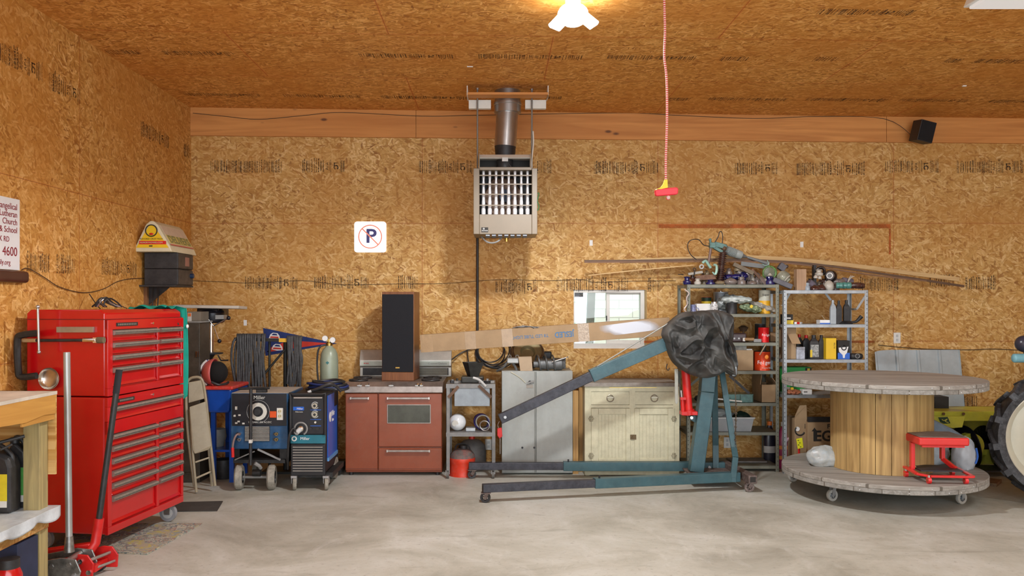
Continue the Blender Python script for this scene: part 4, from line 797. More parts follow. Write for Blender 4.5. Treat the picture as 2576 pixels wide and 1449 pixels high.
# ---------------------------------------------------------------- cable stand with hanging leads
d = 8.3; t = thing('cable_stand', 'black steel boom stand with a yellow tip behind the two welders', 'stand', (X(716, d+.2), d+.2, 0))
bar = mat('stand_black', (.025, .025, .022), .55, .3, .3)
B().beam(P(590, 853, d), P(718, 856, d), .04, .03, bar).build('boom', t); B().beam(P(703, 855.6, d-.0), P(722, 856, d), .044, .036, mat('yellow_tape', (.75, .42, .02), .5)).build('tip', t)
B().cyl((X(716, d), d+.03, 0), (X(716, d), d+.03, Z(858, d)), .02, bar).cyl((X(676, d), d+.03, .0), (X(676, d), d+.03, Z(858, d)), .012, bar).build('post', t)
B().cyl(P(628, 985, d-.05), P(716, 880, d-.03), .011, bar).build('brace', t)
B().box(X(716, d)-.2, X(716, d)+.12, d-.1, d+.2, 0, .02, bar).build('base', t)
def leads(name, label, px0, px1, ytop, ybot, n, seed, spread=12):
    rd = random.Random(seed); b = B(); lm = mat('black_lead', (.04, .042, .045), .6, 0, .3, 30, dust=.5, dcol=(.12, .12, .12))
    for i in range(n):
        px = px0+(px1-px0)*(i+.5)/n; yb = ybot-rd.uniform(0, 40); w = rd.uniform(-3, 3)
        for s, dd in ((-1, -.05), (1, .055)):
            if s > 0 and i % 2: continue
            b.tube([P(px, ytop+3, d), P(px+w*.3, ytop-2+2, d+dd*.7), P(px+w, ytop+30, d+dd), P(px+w+rd.uniform(-4, 4), (ytop+yb)/2, d+dd*1.2), P(px+w+rd.uniform(-spread, spread)*.5, yb, d+dd)], .0112, lm, 7, smooth=4)
    return b.build(name, label=label, cat='cable')
leads('welding_lead', 'wide bundle of black welding leads hanging from the left of the stand', 596, 668, 843, 1002, 19, 3)
leads('welding_lead', 'narrow bundle of black welding leads hanging at the yellow tip of the stand', 722, 760, 848, 1002, 12, 5, 20)
b = B().tube([P(600, 848, d), P(587, 860, d-.05), P(582, 900, d-.06), P(588, 945, d-.06), P(600, 1000, d)], .0115, MT['black_lead'], 8, smooth=4).tube([P(604, 848, d), P(593, 870, d-.03), P(590, 920, d-.04), P(592, 1000, d)], .0115, MT['black_lead'], 8, smooth=4)
b.build('welding_lead', label='two loose black leads bowing out left of the hanging bundle', cat='cable')
# pennant
t = thing('racing_pennant', 'blue and red triangular racing pennant pinned on the wall behind the leads', 'pennant', (X(700, D-.01), D-.01, Z(893, D)))
y_ = D-.004; pc = [P(662, 825, y_), P(848, 864, y_), P(668, 895, y_)]; nb2 = mat('pennant_navy', (.01, .03, .16), .7, 0, .2); pr = mat('pennant_red', (.6, .04, .02), .7, 0, .15)
def T3(a, c, e): return pc[0]*a+pc[1]*c+pc[2]*e
B().prism(pc, (0, .003, 0), nb2).build('felt', t)
b = B().prism([T3(.12, .02, .86)+V((0, -.002, 0)), T3(.05, .9, .05)+V((0, -.002, 0)), T3(.40, .35, .25)+V((0, -.002, 0)), T3(.28, .1, .62)+V((0, -.002, 0))], (0, .002, 0), pr)
b.prism([P(668, 828, y_-.002), P(672, 829, y_-.002), P(676, 893, y_-.002), P(671, 893, y_-.002)], (0, .002, 0), nb2); b.build('stripe', t)
b = B()
for px, py, m_ in ((690, 845, white), (697, 873, white)):
    b.prism([P(px-14, py+6, y_-.004), P(px-10, py-4, y_-.004), P(px-4, py-8, y_-.004), P(px+8, py-7, y_-.004), P(px+13, py, y_-.004), P(px+14, py+8, y_-.004), P(px, py+9, y_-.004)], (0, .002, 0), m_)
    b.prism([P(px-7, py-2, y_-.006), P(px-3, py-6, y_-.006), P(px+6, py-5, y_-.006), P(px+8, py-1, y_-.006)], (0, .002, 0), nb2).prism([P(px-11, py+5, y_-.006), P(px-9, py+1, y_-.006), P(px+10, py+2, y_-.006), P(px+11, py+6, y_-.006)], (0, .002, 0), pr)
b.build('printed_car', t)
# ---------------------------------------------------------------- stove
d = 8.11; t = thing('kitchen_range', 'old copper-brown kitchen range with chrome handles and dusty white cooktop', 'stove', (X(989, d), d, 0))
cop = mat('copper_enamel', (.25, .052, .016), .32, .1, .08, 6, dust=.12, dcol=(.3, .18, .12), coat=.3); trimm = mat('dusty_chrome', (.34, .29, .26), .3, .7, .15, 20, dust=.2, dcol=(.42, .34, .29))
x0, x1 = X(868, d), X(1113, d); zc_ = Z(988, d); xb_ = X(951, d)
B().box(x0+.004, x1-.004, d+.02, d+.62, .03, zc_, cop).build('body', t, bev=.006)
q = B().box(x0+.003, xb_-.003, d-.005, d+.02, .05, zc_-.005, cop).build('side_door', t, bev=.008)
def bar_handle(px0, px1, py, par):
    a, c = V((X(px0, d), d-.035, Z(py, d))), V((X(px1, d), d-.035, Z(py, d)))
    B().beam(a, c, .014, .02, trimm).obox(a+V((.008, .01, 0)), (.016, .035, .026), chrome).obox(c-V((.008, -.01, 0)), (.016, .035, .026), chrome).build('handle', par, bev=.003)
bar_handle(881, 930, 1001, q)
q = B().box(xb_+.003, x1-.003, d-.006, d+.02, Z(1124, d), zc_-.005, cop).build('oven_door', t, bev=.008)
bar_handle(974, 1082, 1001, q)
B().box(X(974, d), X(1084, d), d-.012, d-.004, Z(1065, d), Z(1017, d), trimm).box(X(976, d), X(1082, d), d-.0135, d-.011, Z(1063, d), Z(1019, d), mat('oven_glass', (.06, .065, .05), .15, 0, .25, 4, dust=.3, dcol=(.12, .13, .1))).build('oven_window', q, bev=.003)
q = B().box(xb_+.003, x1-.003, d-.006, d+.02, .05, Z(1127, d), cop).build('drawer', t, bev=.008); bar_handle(973, 1083, 1133, q)
B().box(x0+.01, x1-.01, d-.0065, d-.005, Z(1179, d)-.003, Z(1179, d)+.001, mat('brown_gap', (.1, .02, .01), .6)).build('base_line', t)
b = B().box(x0-.004, x1+.006, d-.02, d+.64, zc_+.0, zc_+.06, trimm); b.prism([(x0-.004, d-.02, zc_+.06), (x0-.004, d+.04, zc_+.1), (x0-.004, d+.64, zc_+.1), (x0-.004, d+.64, zc_+.06)], (x1-x0+.01, 0, 0), trimm); b.build('cooktop', t, bev=.006)
zt = zc_+.1; b = B()
for px, dy in ((895, .16), (1080, .18), (895, .42), (1080, .42)):
    b = B().torus((X(px, d), d+dy, zt+.008), .085, .008, black); 
    for a in (0, 60, 120): b.beam(V((X(px, d), d+dy, zt+.012))-V((math.cos(R(a))*.09, math.sin(R(a))*.09, 0)), V((X(px, d), d+dy, zt+.012))+V((math.cos(R(a))*.09, math.sin(R(a))*.09, 0)), .01, .01, dark)
    b.build('burner_grate', t)
for px in (906, 926, 985, 1051, 1059):
    c = V((X(px, d), d+.0, zc_+.078)); B().cyl(c, c+V((0, -.035, -.01)), .013, chrome if px > 1000 else steel, n=12).box(c.x-.022, c.x+.022, c.y-.04, c.y-.03, c.z-.012, c.z-.002, lgrey).build('knob', t)
db = 8.74; bx0, bx1 = X(906, db), X(1136, db); z0b, z1b = zt, Z(880, db)
B().prism([(bx0, db+.07, z0b), (bx0, db-.02, z0b), (bx0, db-.02, z0b+.1), (bx0, db-.05, z0b+.11), (bx0, db-.045, z0b+.17), (bx0, db-.0, z1b-.02), (bx0, db+.02, z1b), (bx0, db+.07, z1b)], (bx1-bx0, 0, 0), mat('backguard', (.46, .44, .39), .35, .35, .12, 9, dust=.3, dcol=(.35, .3, .25))).build('backguard', t, bev=.006)
b = B().box(bx0+.02, bx1-.02, db-.056, db-.04, z0b+.115, z0b+.16, mat('greenish_strip', (.5, .54, .45), .3)); b.build('control_strip', t)
b = B().text('Custom Deluxe', (bx1-.14, db-.058, z0b+.137), (1, 0, 0), (0, 0, 1), .03, mgrey, .0005).text('•••', (bx0+.07, db-.058, z0b+.137), (1, 0, 0), (0, 0, 1), .05, redd, .0005); b.build('lettering', t)
b = B().box(bx0+.03, bx1-.03, db-.024, db-.018, z0b+.015, z0b+.09, dark)
for k in range(10): b.box(bx0+.35, bx1-.04, db-.028, db-.022, z0b+.02+k*.007, z0b+.0225+k*.007, mat('slat_cream', (.5, .47, .33), .5))
b.build('vent_grille', t)
B().box(bx0+.03, bx0+.06, db-.004, db+.0, z1b-.06, z1b-.035, ink).build('clock_window', t)
for x in (x0+.05, x1-.05):
    for y in (d+.06, d+.55): B().cyl((x, y, 0), (x, y, .035), .02, dark).build('foot', t)
# burner junk
B().tube([P(880, 966, 8.2)+V((0, 0, .0)), P(905, 962, 8.2), P(930, 966, 8.15), P(942, 963, 8.2)], .006, dark, 6, smooth=4).build('wire_piece', label='bent dark wire lying on the left burners of the range', cat='wire')
# ---------------------------------------------------------------- tall speaker on the stove
sz = zt+.02; sw, sd, shh = .315, .3, .86
t = thing('floor_speaker', 'tall walnut floor speaker with dark grille standing on the kitchen range', 'speaker', (X(1006, 8.32), 8.42, zt+.001), -5)
waln = wood('walnut_veneer', (.25, .095, .03), (.15, .05, .015), 2, 1.5, knots=False, rough=.4)
B(1).box(-sw/2, sw/2, -sd/2, sd/2, 0, shh, waln).build('cabinet', t, bev=.003)
B(1).box(-sw/2+.006, sw/2-.006, -sd/2-.02, -sd/2, .085, shh-.025, mat('speaker_cloth', (.008, .009, .013), .95, 0, .3, 200)).build('grille', t, bev=.004)
B(1).box(-sw/2, sw/2, -sd/2-.016, -sd/2, 0, .083, waln).build('plinth', t, bev=.004)
B(1).box(-.02, .02, -sd/2-.0225, -sd/2-.02, .12, .132, brass).build('badge', t)
# ---------------------------------------------------------------- long tube-light carton
L0, L1 = P(1061, 864, 8.22), P(1684, 821, 7.98); bx = (L1-L0); t = thing('long_carton', 'long narrow cardboard tube-light carton leaning level across the window', 'carton', (L0.x, L0.y, L0.z))
up = V((0, 0, 1)); ax = bx.normalized(); ay = (up-ax*up.dot(ax)).normalized(); nr = ax.cross(ay)   # nr points away from viewer? sign fixed below
nr = nr if nr.y < 0 else -nr; ch_ = .168
B().beam(L0, L1, .15, ch_, card).build('box_body', t, bev=.003)
o = L0+nr*.0765
b = B(); lb = mat('carton_blue', (.06, .17, .33), .6, 0, .1); Ltot = bx.length
def on(u, v): return o+ax*(u*Ltot)+ay*v
b.text('JESLED', on(.583, -.002), -ax, -ay, .072, lb, .0004, sx=.85, bold=.025); b.build('brand_lettering', t)
B().text('T8 LED TUBE LIGHT', on(.445, -.002), -ax, -ay, .042, lb, .0004, sx=.95, bold=.01).build('small_lettering', t)
tape = mat('clear_tape', (.38, .26, .145), .2, 0, .1, 20)
b = B()
for u in (.03, .205, .355, .66):
    w_ = .022; B().prism([on(u-w_, -ch_/2), on(u+w_, -ch_/2), on(u+w_, ch_/2), on(u-w_, ch_/2)], nr*.001, tape if u < .6 else mat('wrinkled_tape', (.5, .41, .32), .15, 0, .2, 60, .6)).build('tape', t)
def spray():
    m, nt, N, L, bs = nodes('white_overspray'); bs.inputs['Base Color'].default_value = (.72, .76, .84, 1); bs.inputs['Roughness'].default_value = .8
    tc = N.new('ShaderNodeTexCoord'); mp = N.new('ShaderNodeMapping'); L.new(tc.outputs['Generated'], mp.inputs[0]); mp.inputs['Location'].default_value = (-.5, -.5, -.5)
    s1 = N.new('ShaderNodeSeparateXYZ'); L.new(mp.outputs[0], s1.inputs[0]); cb = N.new('ShaderNodeCombineXYZ'); L.new(s1.outputs[0], cb.inputs[0]); L.new(s1.outputs[2], cb.inputs[1])
    ln = N.new('ShaderNodeVectorMath'); ln.operation = 'LENGTH'; L.new(cb.outputs[0], ln.inputs[0])
    nz = N.new('ShaderNodeTexNoise'); nz.inputs['Scale'].default_value = 5; nz.inputs['Detail'].default_value = 5; L.new(tc.outputs['Object'], nz.inputs['Vector'])
    a = N.new('ShaderNodeMath'); a.operation = 'MULTIPLY_ADD'; L.new(nz.outputs[0], a.inputs[0]); a.inputs[1].default_value = .28; L.new(ln.outputs['Value'], a.inputs[2])
    r = N.new('ShaderNodeMapRange'); L.new(a.outputs[0], r.inputs[0]); r.inputs[1].default_value = .46; r.inputs[2].default_value = .64; r.inputs[3].default_value = .85; r.inputs[4].default_value = 0
    L.new(r.outputs[0], bs.inputs['Alpha']); return m
q = [on(.72, -.055), on(.965, -.02), on(.965, .084), on(.72, .05)]
B().add([p+nr*.0015 for p in q], [(0, 1, 2, 3)], spray()).build('paint_overspray', t)
b = B(); rd = random.Random(3)
for k in range(7): b.tube([on(.38+k*.01, ch_/2+.004)+V((0, .04, 0)), on(.41+rd.uniform(-.01, .02), ch_/2+.008+rd.uniform(0, .012)), on(.45, ch_/2+.006), on(.475+rd.uniform(-.01, .01), ch_/2+.001)-V((0, .0, rd.uniform(0, .015)))-V((0, .0, 0))], .005, black if k % 2 else mgrey, 6, smooth=4)
b.build('wire_hank', label='small hank of black wires lying on the long tube-light carton', cat='wires')
# ---------------------------------------------------------------- black conduit and coiled cables on the wall
B().cyl((X(1201, D-.02), D-.015, Z(985, D)), (X(1201, D-.02), D-.015, Z(560, D)), .0135, black).build('wall_conduit', label='thin black vertical conduit on the wall below the heater', cat='conduit')
b = B(); rd = random.Random(11); c = P(1240, 880, D-.04)
for k in range(6):
    r_ = .17+rd.uniform(-.05, .05); cc = c+V((rd.uniform(-.05, .05), rd.uniform(-.015, .015), rd.uniform(-.03, .06)))
    b.torus(cc, r_, .0065, black, (rd.uniform(-.08, .08), 1, rd.uniform(-.05, .05)), 40, 6, 170+rd.uniform(-30, 0), 370+rd.uniform(-20, 30))
b.tube([P(1136, 905, 8.75), P(1160, 888, D-.03), P(1190, 876, D-.03), P(1215, 870, D-.03)], .007, black, 6, smooth=4)
b.tube([P(1175, 880, D-.03), P(1178, 905, D-.03), P(1185, 935, D-.04), P(1180, 955, D-.03)], .006, black, 6, smooth=4)
b.build('coiled_cable', label='loops of black cable hanging on the wall behind the metal stand', cat='cable')
# long thin wire along the back wall
b = B()
b.tube([P(481, 706, D-.006), P(560, 709, D-.006), P(640, 712, D-.006), P(760, 706, D-.006), P(860, 716, D-.006), P(1000, 714, D-.006), P(1120, 713, D-.006), P(1250, 704, D-.006), P(1380, 706, D-.006), P(1460, 703, D-.006), P(1500, 710, D-.006), P(1600, 707, D-.006), P(1700, 706, D-.006)], .0024, MT['brown_cable'], 6, smooth=5)
b.tube([P(2210, 868, D-.006), P(2260, 873, D-.006), P(2330, 878, D-.006), P(2440, 880, D-.006), P(2500, 878, D-.006), P(2600, 882, D-.006), P(2800, 884, D-.006)], .004, MT['brown_cable'], 6, smooth=5)
b.build('wall_wire', label='thin brown wire running level along the middle of the back wall', cat='wire')
b = B().tube([V((LX+.03, D-.035, 3.6)), P(560, 292, D-.035), P(650, 300, D-.035), P(760, 291, D-.035), P(860, 283, D-.035), P(1060, 292, D-.035), P(1200, 290, D-.035), P(1560, 284, D-.035), P(1700, 290, D-.035), P(1900, 298, D-.035), P(2060, 293, D-.035), P(2225, 299, D-.035), P(2296, 343, 8.72)], .003, MT['brown_cable'], 6, smooth=5)
b.build('speaker_wire', label='thin brown speaker wire sagging along the top ledger board', cat='wire')
# ---------------------------------------------------------------- no parking sign (glow added to the panel and ring materials)
t = thing('no_parking_sign', 'square white sign with a P crossed out by a red ring', 'sign', (X(932, D), D, Z(636, D)))
x0, x1, z0, z1 = X(892, D), X(972, D), Z(635, D), Z(558, D); r_ = .03
def rrect(x0, x1, z0, z1, r, y): return [(cx+math.cos(R(a))*r, y, cz2+math.sin(R(a))*r) for cx, cz2, s in ((x1-r, z1-r, 0), (x0+r, z1-r, 90), (x0+r, z0+r, 180), (x1-r, z0+r, 270)) for a in range(s, s+91, 15)]
B().prism(rrect(x0, x1, z0, z1, r_, D-.02), (0, .018, 0), mat('glowing_panel', (.93, .95, 1), .5, 0, 0, emit=1.15)).build('panel', t)
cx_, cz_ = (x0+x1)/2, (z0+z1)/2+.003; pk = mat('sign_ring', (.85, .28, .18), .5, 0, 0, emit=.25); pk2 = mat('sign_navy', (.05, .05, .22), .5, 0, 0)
B().text('P', (cx_+.008, D-.022, cz_+.0), (1, 0, 0), (0, 0, 1), .2, pk2, .001, sx=1.12, bold=.022).build('letter', t)
b = B(); n = 40; vs = []
for i in range(n): a = 2*PI*i/n; vs += [(cx_+math.cos(a)*.112, D-.0235, cz_+math.sin(a)*.112), (cx_+math.cos(a)*.124, D-.0235, cz_+math.sin(a)*.124)]
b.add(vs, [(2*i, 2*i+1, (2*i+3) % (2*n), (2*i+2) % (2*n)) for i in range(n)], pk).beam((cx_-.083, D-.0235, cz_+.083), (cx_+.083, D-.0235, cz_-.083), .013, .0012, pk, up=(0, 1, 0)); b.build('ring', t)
# ---------------------------------------------------------------- metal stand
d = 7.98; t = thing('steel_stand', 'narrow grey steel stand with a hanging drawer and open shelf', 'stand', (X(1183, d), d, 0))
gs = mat('grey_stand', (.2, .2, .195), .45, .3, .15, 12, dust=.35, dcol=(.3, .25, .2)); x0, x1, y1 = X(1122, d), X(1246, d), d+.42; zt = Z(966, d)
for x in (x0, x1-.035):
    for y in (d, y1-.035): B().box(x, x+.035, y, y+.004, .075, zt, gs).box(x if x > x0 else x, (x+.004) if x == x0 else x+.004, y, y+.035, .075, zt, gs).build('leg', t)
for x in (x0+.015, x1-.02):
    for y in (d+.015, y1-.02): B().cyl((x-.012, y, .036), (x+.012, y, .036), .035, mat('stand_wheel', (.12, .12, .11), .6, 0, .2)).box(x-.018, x-.014, y-.012, y+.012, .04, .078, steel).box(x+.014, x+.018, y-.012, y+.012, .04, .078, steel).build('caster', t)
B().box(x0, x1, d-.003, y1, zt-.04, zt, gs).build('top_shelf', t)
B().box(x0, x1, d-.003, y1, Z(1098, d), Z(1088, d), gs).build('shelf', t)
B().box(X(1143, d), X(1232, d), d+.005, y1-.02, Z(1022, d), zt-.04, mat('drawer_blue_grey', (.27, .31, .34), .5, .1, .12)).build('drawer', t, bev=.003)
for a, c in (((1128, 1000), (1153, 972)), ((1204, 970), (1236, 1000))): B().beam(P(*a, d-.006), P(*c, d-.006), .006, .028, mat('rusty_strap', (.14, .08, .05), .7, .2, .3)).build('strap_brace', t)
B().tube([P(1190, 950, d-.02), P(1206, 956, d-.02), P(1222, 972, d-.01)], .012, lgrey, 8, smooth=3).build('bent_bar', label='bent grey arm hooked over the front of the grey steel stand', cat='arm')
# stuff on the stand
t = thing('exhaust_funnel', 'square flared dark metal funnel standing on the steel stand', 'funnel', P(1188, 958, 8.15))
b = B(); c = V((X(1190, 8.15), 8.15, zt+.002)); s0, s1, h0, h1 = .045, .085, .06, .19
def sq(s_, z, rot=.4): return [c+V((math.cos(rot+a)*s_*1.3, math.sin(rot+a)*s_*1.3, z)) for a in (PI/4, 3*PI/4, 5*PI/4, 7*PI/4)]
b.add(sq(s0, h0)+sq(s1, h1), [(0, 1, 5, 4), (1, 2, 6, 5), (2, 3, 7, 6), (3, 0, 4, 7), (0, 3, 2, 1)], mat('scorched_steel', (.05, .05, .045), .5, .5, .3)); b.build('cone', t, solid=.004)
B().box(c.x-.11, c.x+.1, 8.07, 8.26, zt+.001, zt+.06, MT['scorched_steel']).build('base', t, bev=.01)
rd = random.Random(12)
mats_ = [dark, mgrey, MT['scorched_steel'], galv]
for k, px in enumerate((1138, 1150, 1163, 1212, 1226, 1236)):
    b = B(); c = V((X(px, 8.05), 8.04+rd.uniform(0, .1), zt+.001)); w_ = rd.uniform(.03, .05)
    b.obox(c+V((0, 0, .012)), (w_, .05, .022), mats_[k % 4], (0, 0, rd.uniform(-40, 40))).cyl(c+V((0, 0, .012)), c+V((.0, 0, .03+.02*rd.random())), .012, mats_[(k+1) % 4])
    b.build('metal_fitting', label=['dark metal scrap fitting on the left end of the steel stand', 'second small metal fitting from the left on the steel stand', 'small dark fitting touching the funnel base on the stand', 'small fitting right of the funnel on the steel stand', 'grey fitting second from the right end of the stand', 'metal fitting at the right end of the steel stand'][k], cat='metal fitting', group='metal scraps on the steel stand')
sz = Z(1088, d)+.0005
t = thing('glass_globe', 'round frosted glass lamp globe on the middle shelf of the stand', 'globe', (X(1151, 8.1), 8.1, sz))
r_ = .08; B().sph((X(1151, 8.1), 8.1, sz+r_), r_, mat('frosted_globe', (.62, .66, .7), .25, 0, .1, 6, lite=(.75, .78, .8)), (1.0, 1, 1), 24, 16).build('glass', t)
B().cyl((X(1146, 8.1), 8.1-r_*1.02, sz+r_*.95), (X(1146, 8.1), 8.1-r_*.9, sz+r_), .03, gwhite).build('collar', t)
b = B(); cc = V((X(1212, 8.1), 8.1, sz+.083)); pm = mat('purple_steel', (.1, .08, .35), .25, .8, .2); b.torus(cc, .073, .009, pm, (.3, 1, .1), 32, 8).torus(cc+V((.012, -.02, -.0)), .066, .007, mgrey, (.1, 1, .2), 32, 8).torus(cc+V((.028, -.045, -.03)), .046, .006, steel, (.2, 1, .1), 32, 8).torus(cc+V((-.01, .03, -.0)), .07, .007, dark, (.4, 1, .0), 32, 8)
b.build('steel_ring', label='nest of purple and steel headlight rings on the middle shelf of the stand', cat='rings')
B().box(X(1172, 8.1), X(1196, 8.1), 8.05, 8.15, sz, sz+.03, galv).build('metal_block', bev=.004, label='small grey metal block between the globe and the rings', cat='block')
t = thing('gas_can', 'red metal gas can with peeling paint under the steel stand', 'gas can', (X(1163, 8.15), 8.15, 0))
rc = mat('peeling_red', (.68, .04, .012), .4, .1, .1, 10, dust=.25, dcol=(.32, .25, .22)); r_ = .125
B().lathe([(0, .0), (r_, .0), (r_, .005), (r_*.97, .02), (r_*.97, .13), (r_, .14), (r_*.97, .17), (0, .17)], (X(1163, 8.15), 8.15, 0), rc, n=32).build('can_body', t)
B().lathe([(r_*.96, .169), (r_*.92, .2), (r_*.7, .235), (r_*.3, .255), (0, .26)], (X(1163, 8.15), 8.15, 0), mat('dusty_top_grey', (.12, .11, .1), .7, .1, .3, 12, dust=.5, dcol=(.5, .05, .03)), n=32).build('can_top', t)
B().cyl((X(1166, 8.15), 8.15, .25), (X(1166, 8.15), 8.15, .285), .035, dark).build('cap', t); B().tube([(X(1163, 8.15)-.07, 8.15, .22), (X(1163, 8.15)-.05, 8.15, .29), (X(1163, 8.15)+.05, 8.15, .29), (X(1163, 8.15)+.08, 8.15, .22)], .008, dark, 6, smooth=4).build('handle', t)
t = thing('round_can', 'dusty dark round can standing behind the red gas can', 'can', (X(1187, 8.45), 8.47, 0)); r_ = .14
B().lathe([(0, 0), (r_, 0), (r_, .17), (r_*.92, .235), (r_*.6, .28), (0, .3)], (X(1187, 8.45), 8.47, 0), mat('dusty_can', (.16, .155, .15), .6, .2, .2, dust=.5, dcol=(.22, .2, .18)), n=32).build('can_body', t); B().cyl((X(1187, 8.45), 8.47, .295), (X(1187, 8.45), 8.47, .325), .03, rc).build('cap', t)
# hook with red hanging clamp between stand and cabinet
t = thing('red_clamp', 'small red spring clamp hanging between the steel stand and grey cabinet', 'clamp', P(1256, 1100, 7.95))
B().prism([P(1251, 1078, 7.95), P(1262, 1076, 7.95), P(1264, 1098, 7.95), P(1257, 1104, 7.95), P(1251, 1096, 7.95)], (0, .03, 0), redd).build('jaw', t, bev=.004); B().cyl(P(1258, 1100, 7.96), P(1258, 1142, 7.96), .004, steel).tube([P(1256, 1060, 7.96), P(1252, 1070, 7.96), P(1256, 1080, 7.96)], .004, steel, 6, smooth=3).build('rod', t)
# ---------------------------------------------------------------- grey two-door cabinet
d = 8.16; t = thing('grey_cabinet', 'worn pale grey two-door metal cabinet between stand and cream cupboard', 'cabinet', (X(1350, d), d, 0))
gc = mat('worn_grey', (.36, .38, .36), .5, .05, .12, 3.5, dust=.4, dcol=(.26, .26, .22), stretch=(1, 1, .5)); x0, x1 = X(1262, d), X(1441, d); zt = Z(934, d); xm = X(1349, d)
B().box(x0, x1, d+.015, d+.46, .012, zt, gc).build('body', t, bev=.004)
B().box(x0+.002, xm-.003, d, d+.015, .02, zt-.006, gc).build('door', t, bev=.003); q = B().box(xm+.001, x1-.002, d-.001, d+.015, .02, zt-.006, gc).build('door', t, bev=.003)
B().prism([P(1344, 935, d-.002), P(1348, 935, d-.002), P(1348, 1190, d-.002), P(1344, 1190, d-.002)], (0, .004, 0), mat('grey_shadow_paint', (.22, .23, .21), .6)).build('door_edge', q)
B().cyl((X(1333, d), d-.02, Z(961, d)), (X(1333, d), d, Z(961, d)), .014, dark).beam((X(1325, d), d-.02, Z(964, d)), (X(1343, d), d-.02, Z(958, d)), .01, .012, mgrey).box(X(1324, d), X(1341, d), d-.003, d, Z(976, d), Z(968, d), mat('latch_plate', (.3, .27, .23), .5, .3)).build('latch', q)
for px in (1314, 1344): B().cyl((X(px, d), d-.006, Z(1126, d)), (X(px, d), d, Z(1126, d)), .010, dark, n=12).build('bolt', t)
B().tube([P(1285, 936, d-.004), P(1305, 948, d-.004), P(1322, 963, d-.004)], .004, mat('cream_paint', (.55, .52, .38), .6), 6, smooth=3).build('paint_drip', t)
zt2 = zt
t = thing('brake_rotor', 'brown rusty brake drum leaning on top of the grey cabinet', 'brake drum', (X(1326, 8.45), 8.45, zt2))
rust = mat('rusty_brown', (.14, .08, .045), .6, .4, .3, 9, dust=.3, dcol=(.25, .2, .1)); hubc = mat('rotor_face', (.32, .27, .14), .4, .5, .15)
axd = (0.05, -.78, .62); c = V((X(1327, 8.45), 8.45, zt2+.152))
B().lathe([(.06, -.05), (.15, -.05), (.165, -.03), (.165, .03), (.158, .045), (.14, .05)], c, rust, axd, 40).build('drum', t); B().lathe([(0, .0), (.06, .0), (.075, .03), (.135, .035), (.15, .045), (.157, .046)], c, hubc, axd, 40).build('face', t)
t = thing('coil_strut', 'grey coil-over strut lying on its side on the grey cabinet', 'strut', (X(1380, 8.27), 8.27, zt2))
c0, c1 = V((X(1342, 8.26), 8.26, zt2+.075)), V((X(1420, 8.26), 8.26, zt2+.075)); stg = mat('strut_grey', (.14, .145, .145), .5, .4, .2, 20, dust=.3, dcol=(.25, .24, .22))
B().lathe([(0, 0), (.035, 0), (.035, .06), (.052, .062), (.052, .2), (.06, .202), (.06, .27), (.05, .28), (.045, .3), (0, .3)], c0+V((0, 0, -.012)), stg, (1, 0, 0), 24).build('damper', t)
pts = [c0+V((.02+.21*i/60, math.cos(i*.31)*.073, math.sin(i*.31)*.073)) for i in range(61)]; B().tube(pts, .0085, stg, 8).build('coil_spring', t)
B().cyl(P(1388, 911, 8.2), P(1424, 899, 8.2), .007, chrome).sph(P(1428, 898, 8.2), .008, steel).build('piston_rod', t)
b = B()
for k in range(6): b.sph((c1.x-.0+.0, 8.24, zt2+.03+.018*k), .012, stg, n=8, k=6)
b.build('mount_bolt', t)
t = thing('caliper_bracket', 'grey cast metal bracket with two eyelets on the left of the grey cabinet', 'bracket', (X(1288, 8.25), 8.25, zt2))
b = B().box(X(1275, 8.25), X(1306, 8.25), 8.22, 8.3, Z(914, 8.25), Z(899, 8.25), mat('cast_aluminium', (.42, .43, .42), .45, .6, .1)); b.build('casting', t, bev=.01)
for px in (1282, 1301): B().torus(P(px, 897, 8.25), .014, .006, MT['cast_aluminium'], (0, 1, 0), 16, 6).build('eyelet', t)
B().tube([P(1275, 912, 8.25), P(1265, 925, 8.26), P(1250, 933, 8.3)], .012, stg, 8, smooth=3).tube([P(1290, 914, 8.27), P(1296, 922, 8.27), P(1300, 934, 8.27)], .014, stg, 8, smooth=3).build('arm', t)
b = B().prism([V((X(1304, 8.19), 8.18, Z(897, 8.2))), V((X(1337, 8.19), 8.18, Z(896, 8.2))), V((X(1340, 8.19), 8.2, zt2+.001)), V((X(1309, 8.19), 8.2, zt2+.001))], (0, .006, 0), mat('hardboard', (.48, .36, .24), .8, 0, .06)); b.build('cardboard_square', label='plain tan cardboard square leaning on the parts on the grey cabinet', cat='cardboard')
b = B().beam(P(1302, 905, 8.4)+V((0, 0, 0)), P(1305, 875, 8.42), .03, .03, dark).box(X(1285, 8.45), X(1300, 8.45), 8.42, 8.5, zt2+.001, zt2+.2, dark)
b.box(X(1366, 8.5), X(1388, 8.5), 8.47, 8.57, zt2+.001, zt2+.17, black); b.build('rubber_block', label='dark blocks standing behind the brake drum on the grey cabinet', cat='block') if 0 else B().box(X(1366, 8.5), X(1388, 8.5), 8.5, 8.58, zt2+.001, zt2+.17, black).build('rubber_block', bev=.012, label='black rounded block standing right of the brake drum', cat='block')
# boards between the cabinets
for k, (px0, px1, y0_, y1_, dd) in enumerate(((1441, 1455, 983, 1176, 8.2), (1456, 1469, 975, 1170, 8.3), (1443, 1462, 1100, 1185, 8.34))):
    B().box(X(px0, dd)+.001, X(px1, dd), dd, dd+.04, 0, Z(y0_, dd), wood('stud_pine%d' % k, (.5, .3, .1), (.33, .17, .05), 2, 1.2)).build('stud_offcut', label=['front pine offcut standing between the grey and cream cabinets', 'taller pine offcut beside the cream cupboard edge', 'short pine offcut behind the others between the cabinets'][k], cat='board', group='pine offcuts between the cabinets')
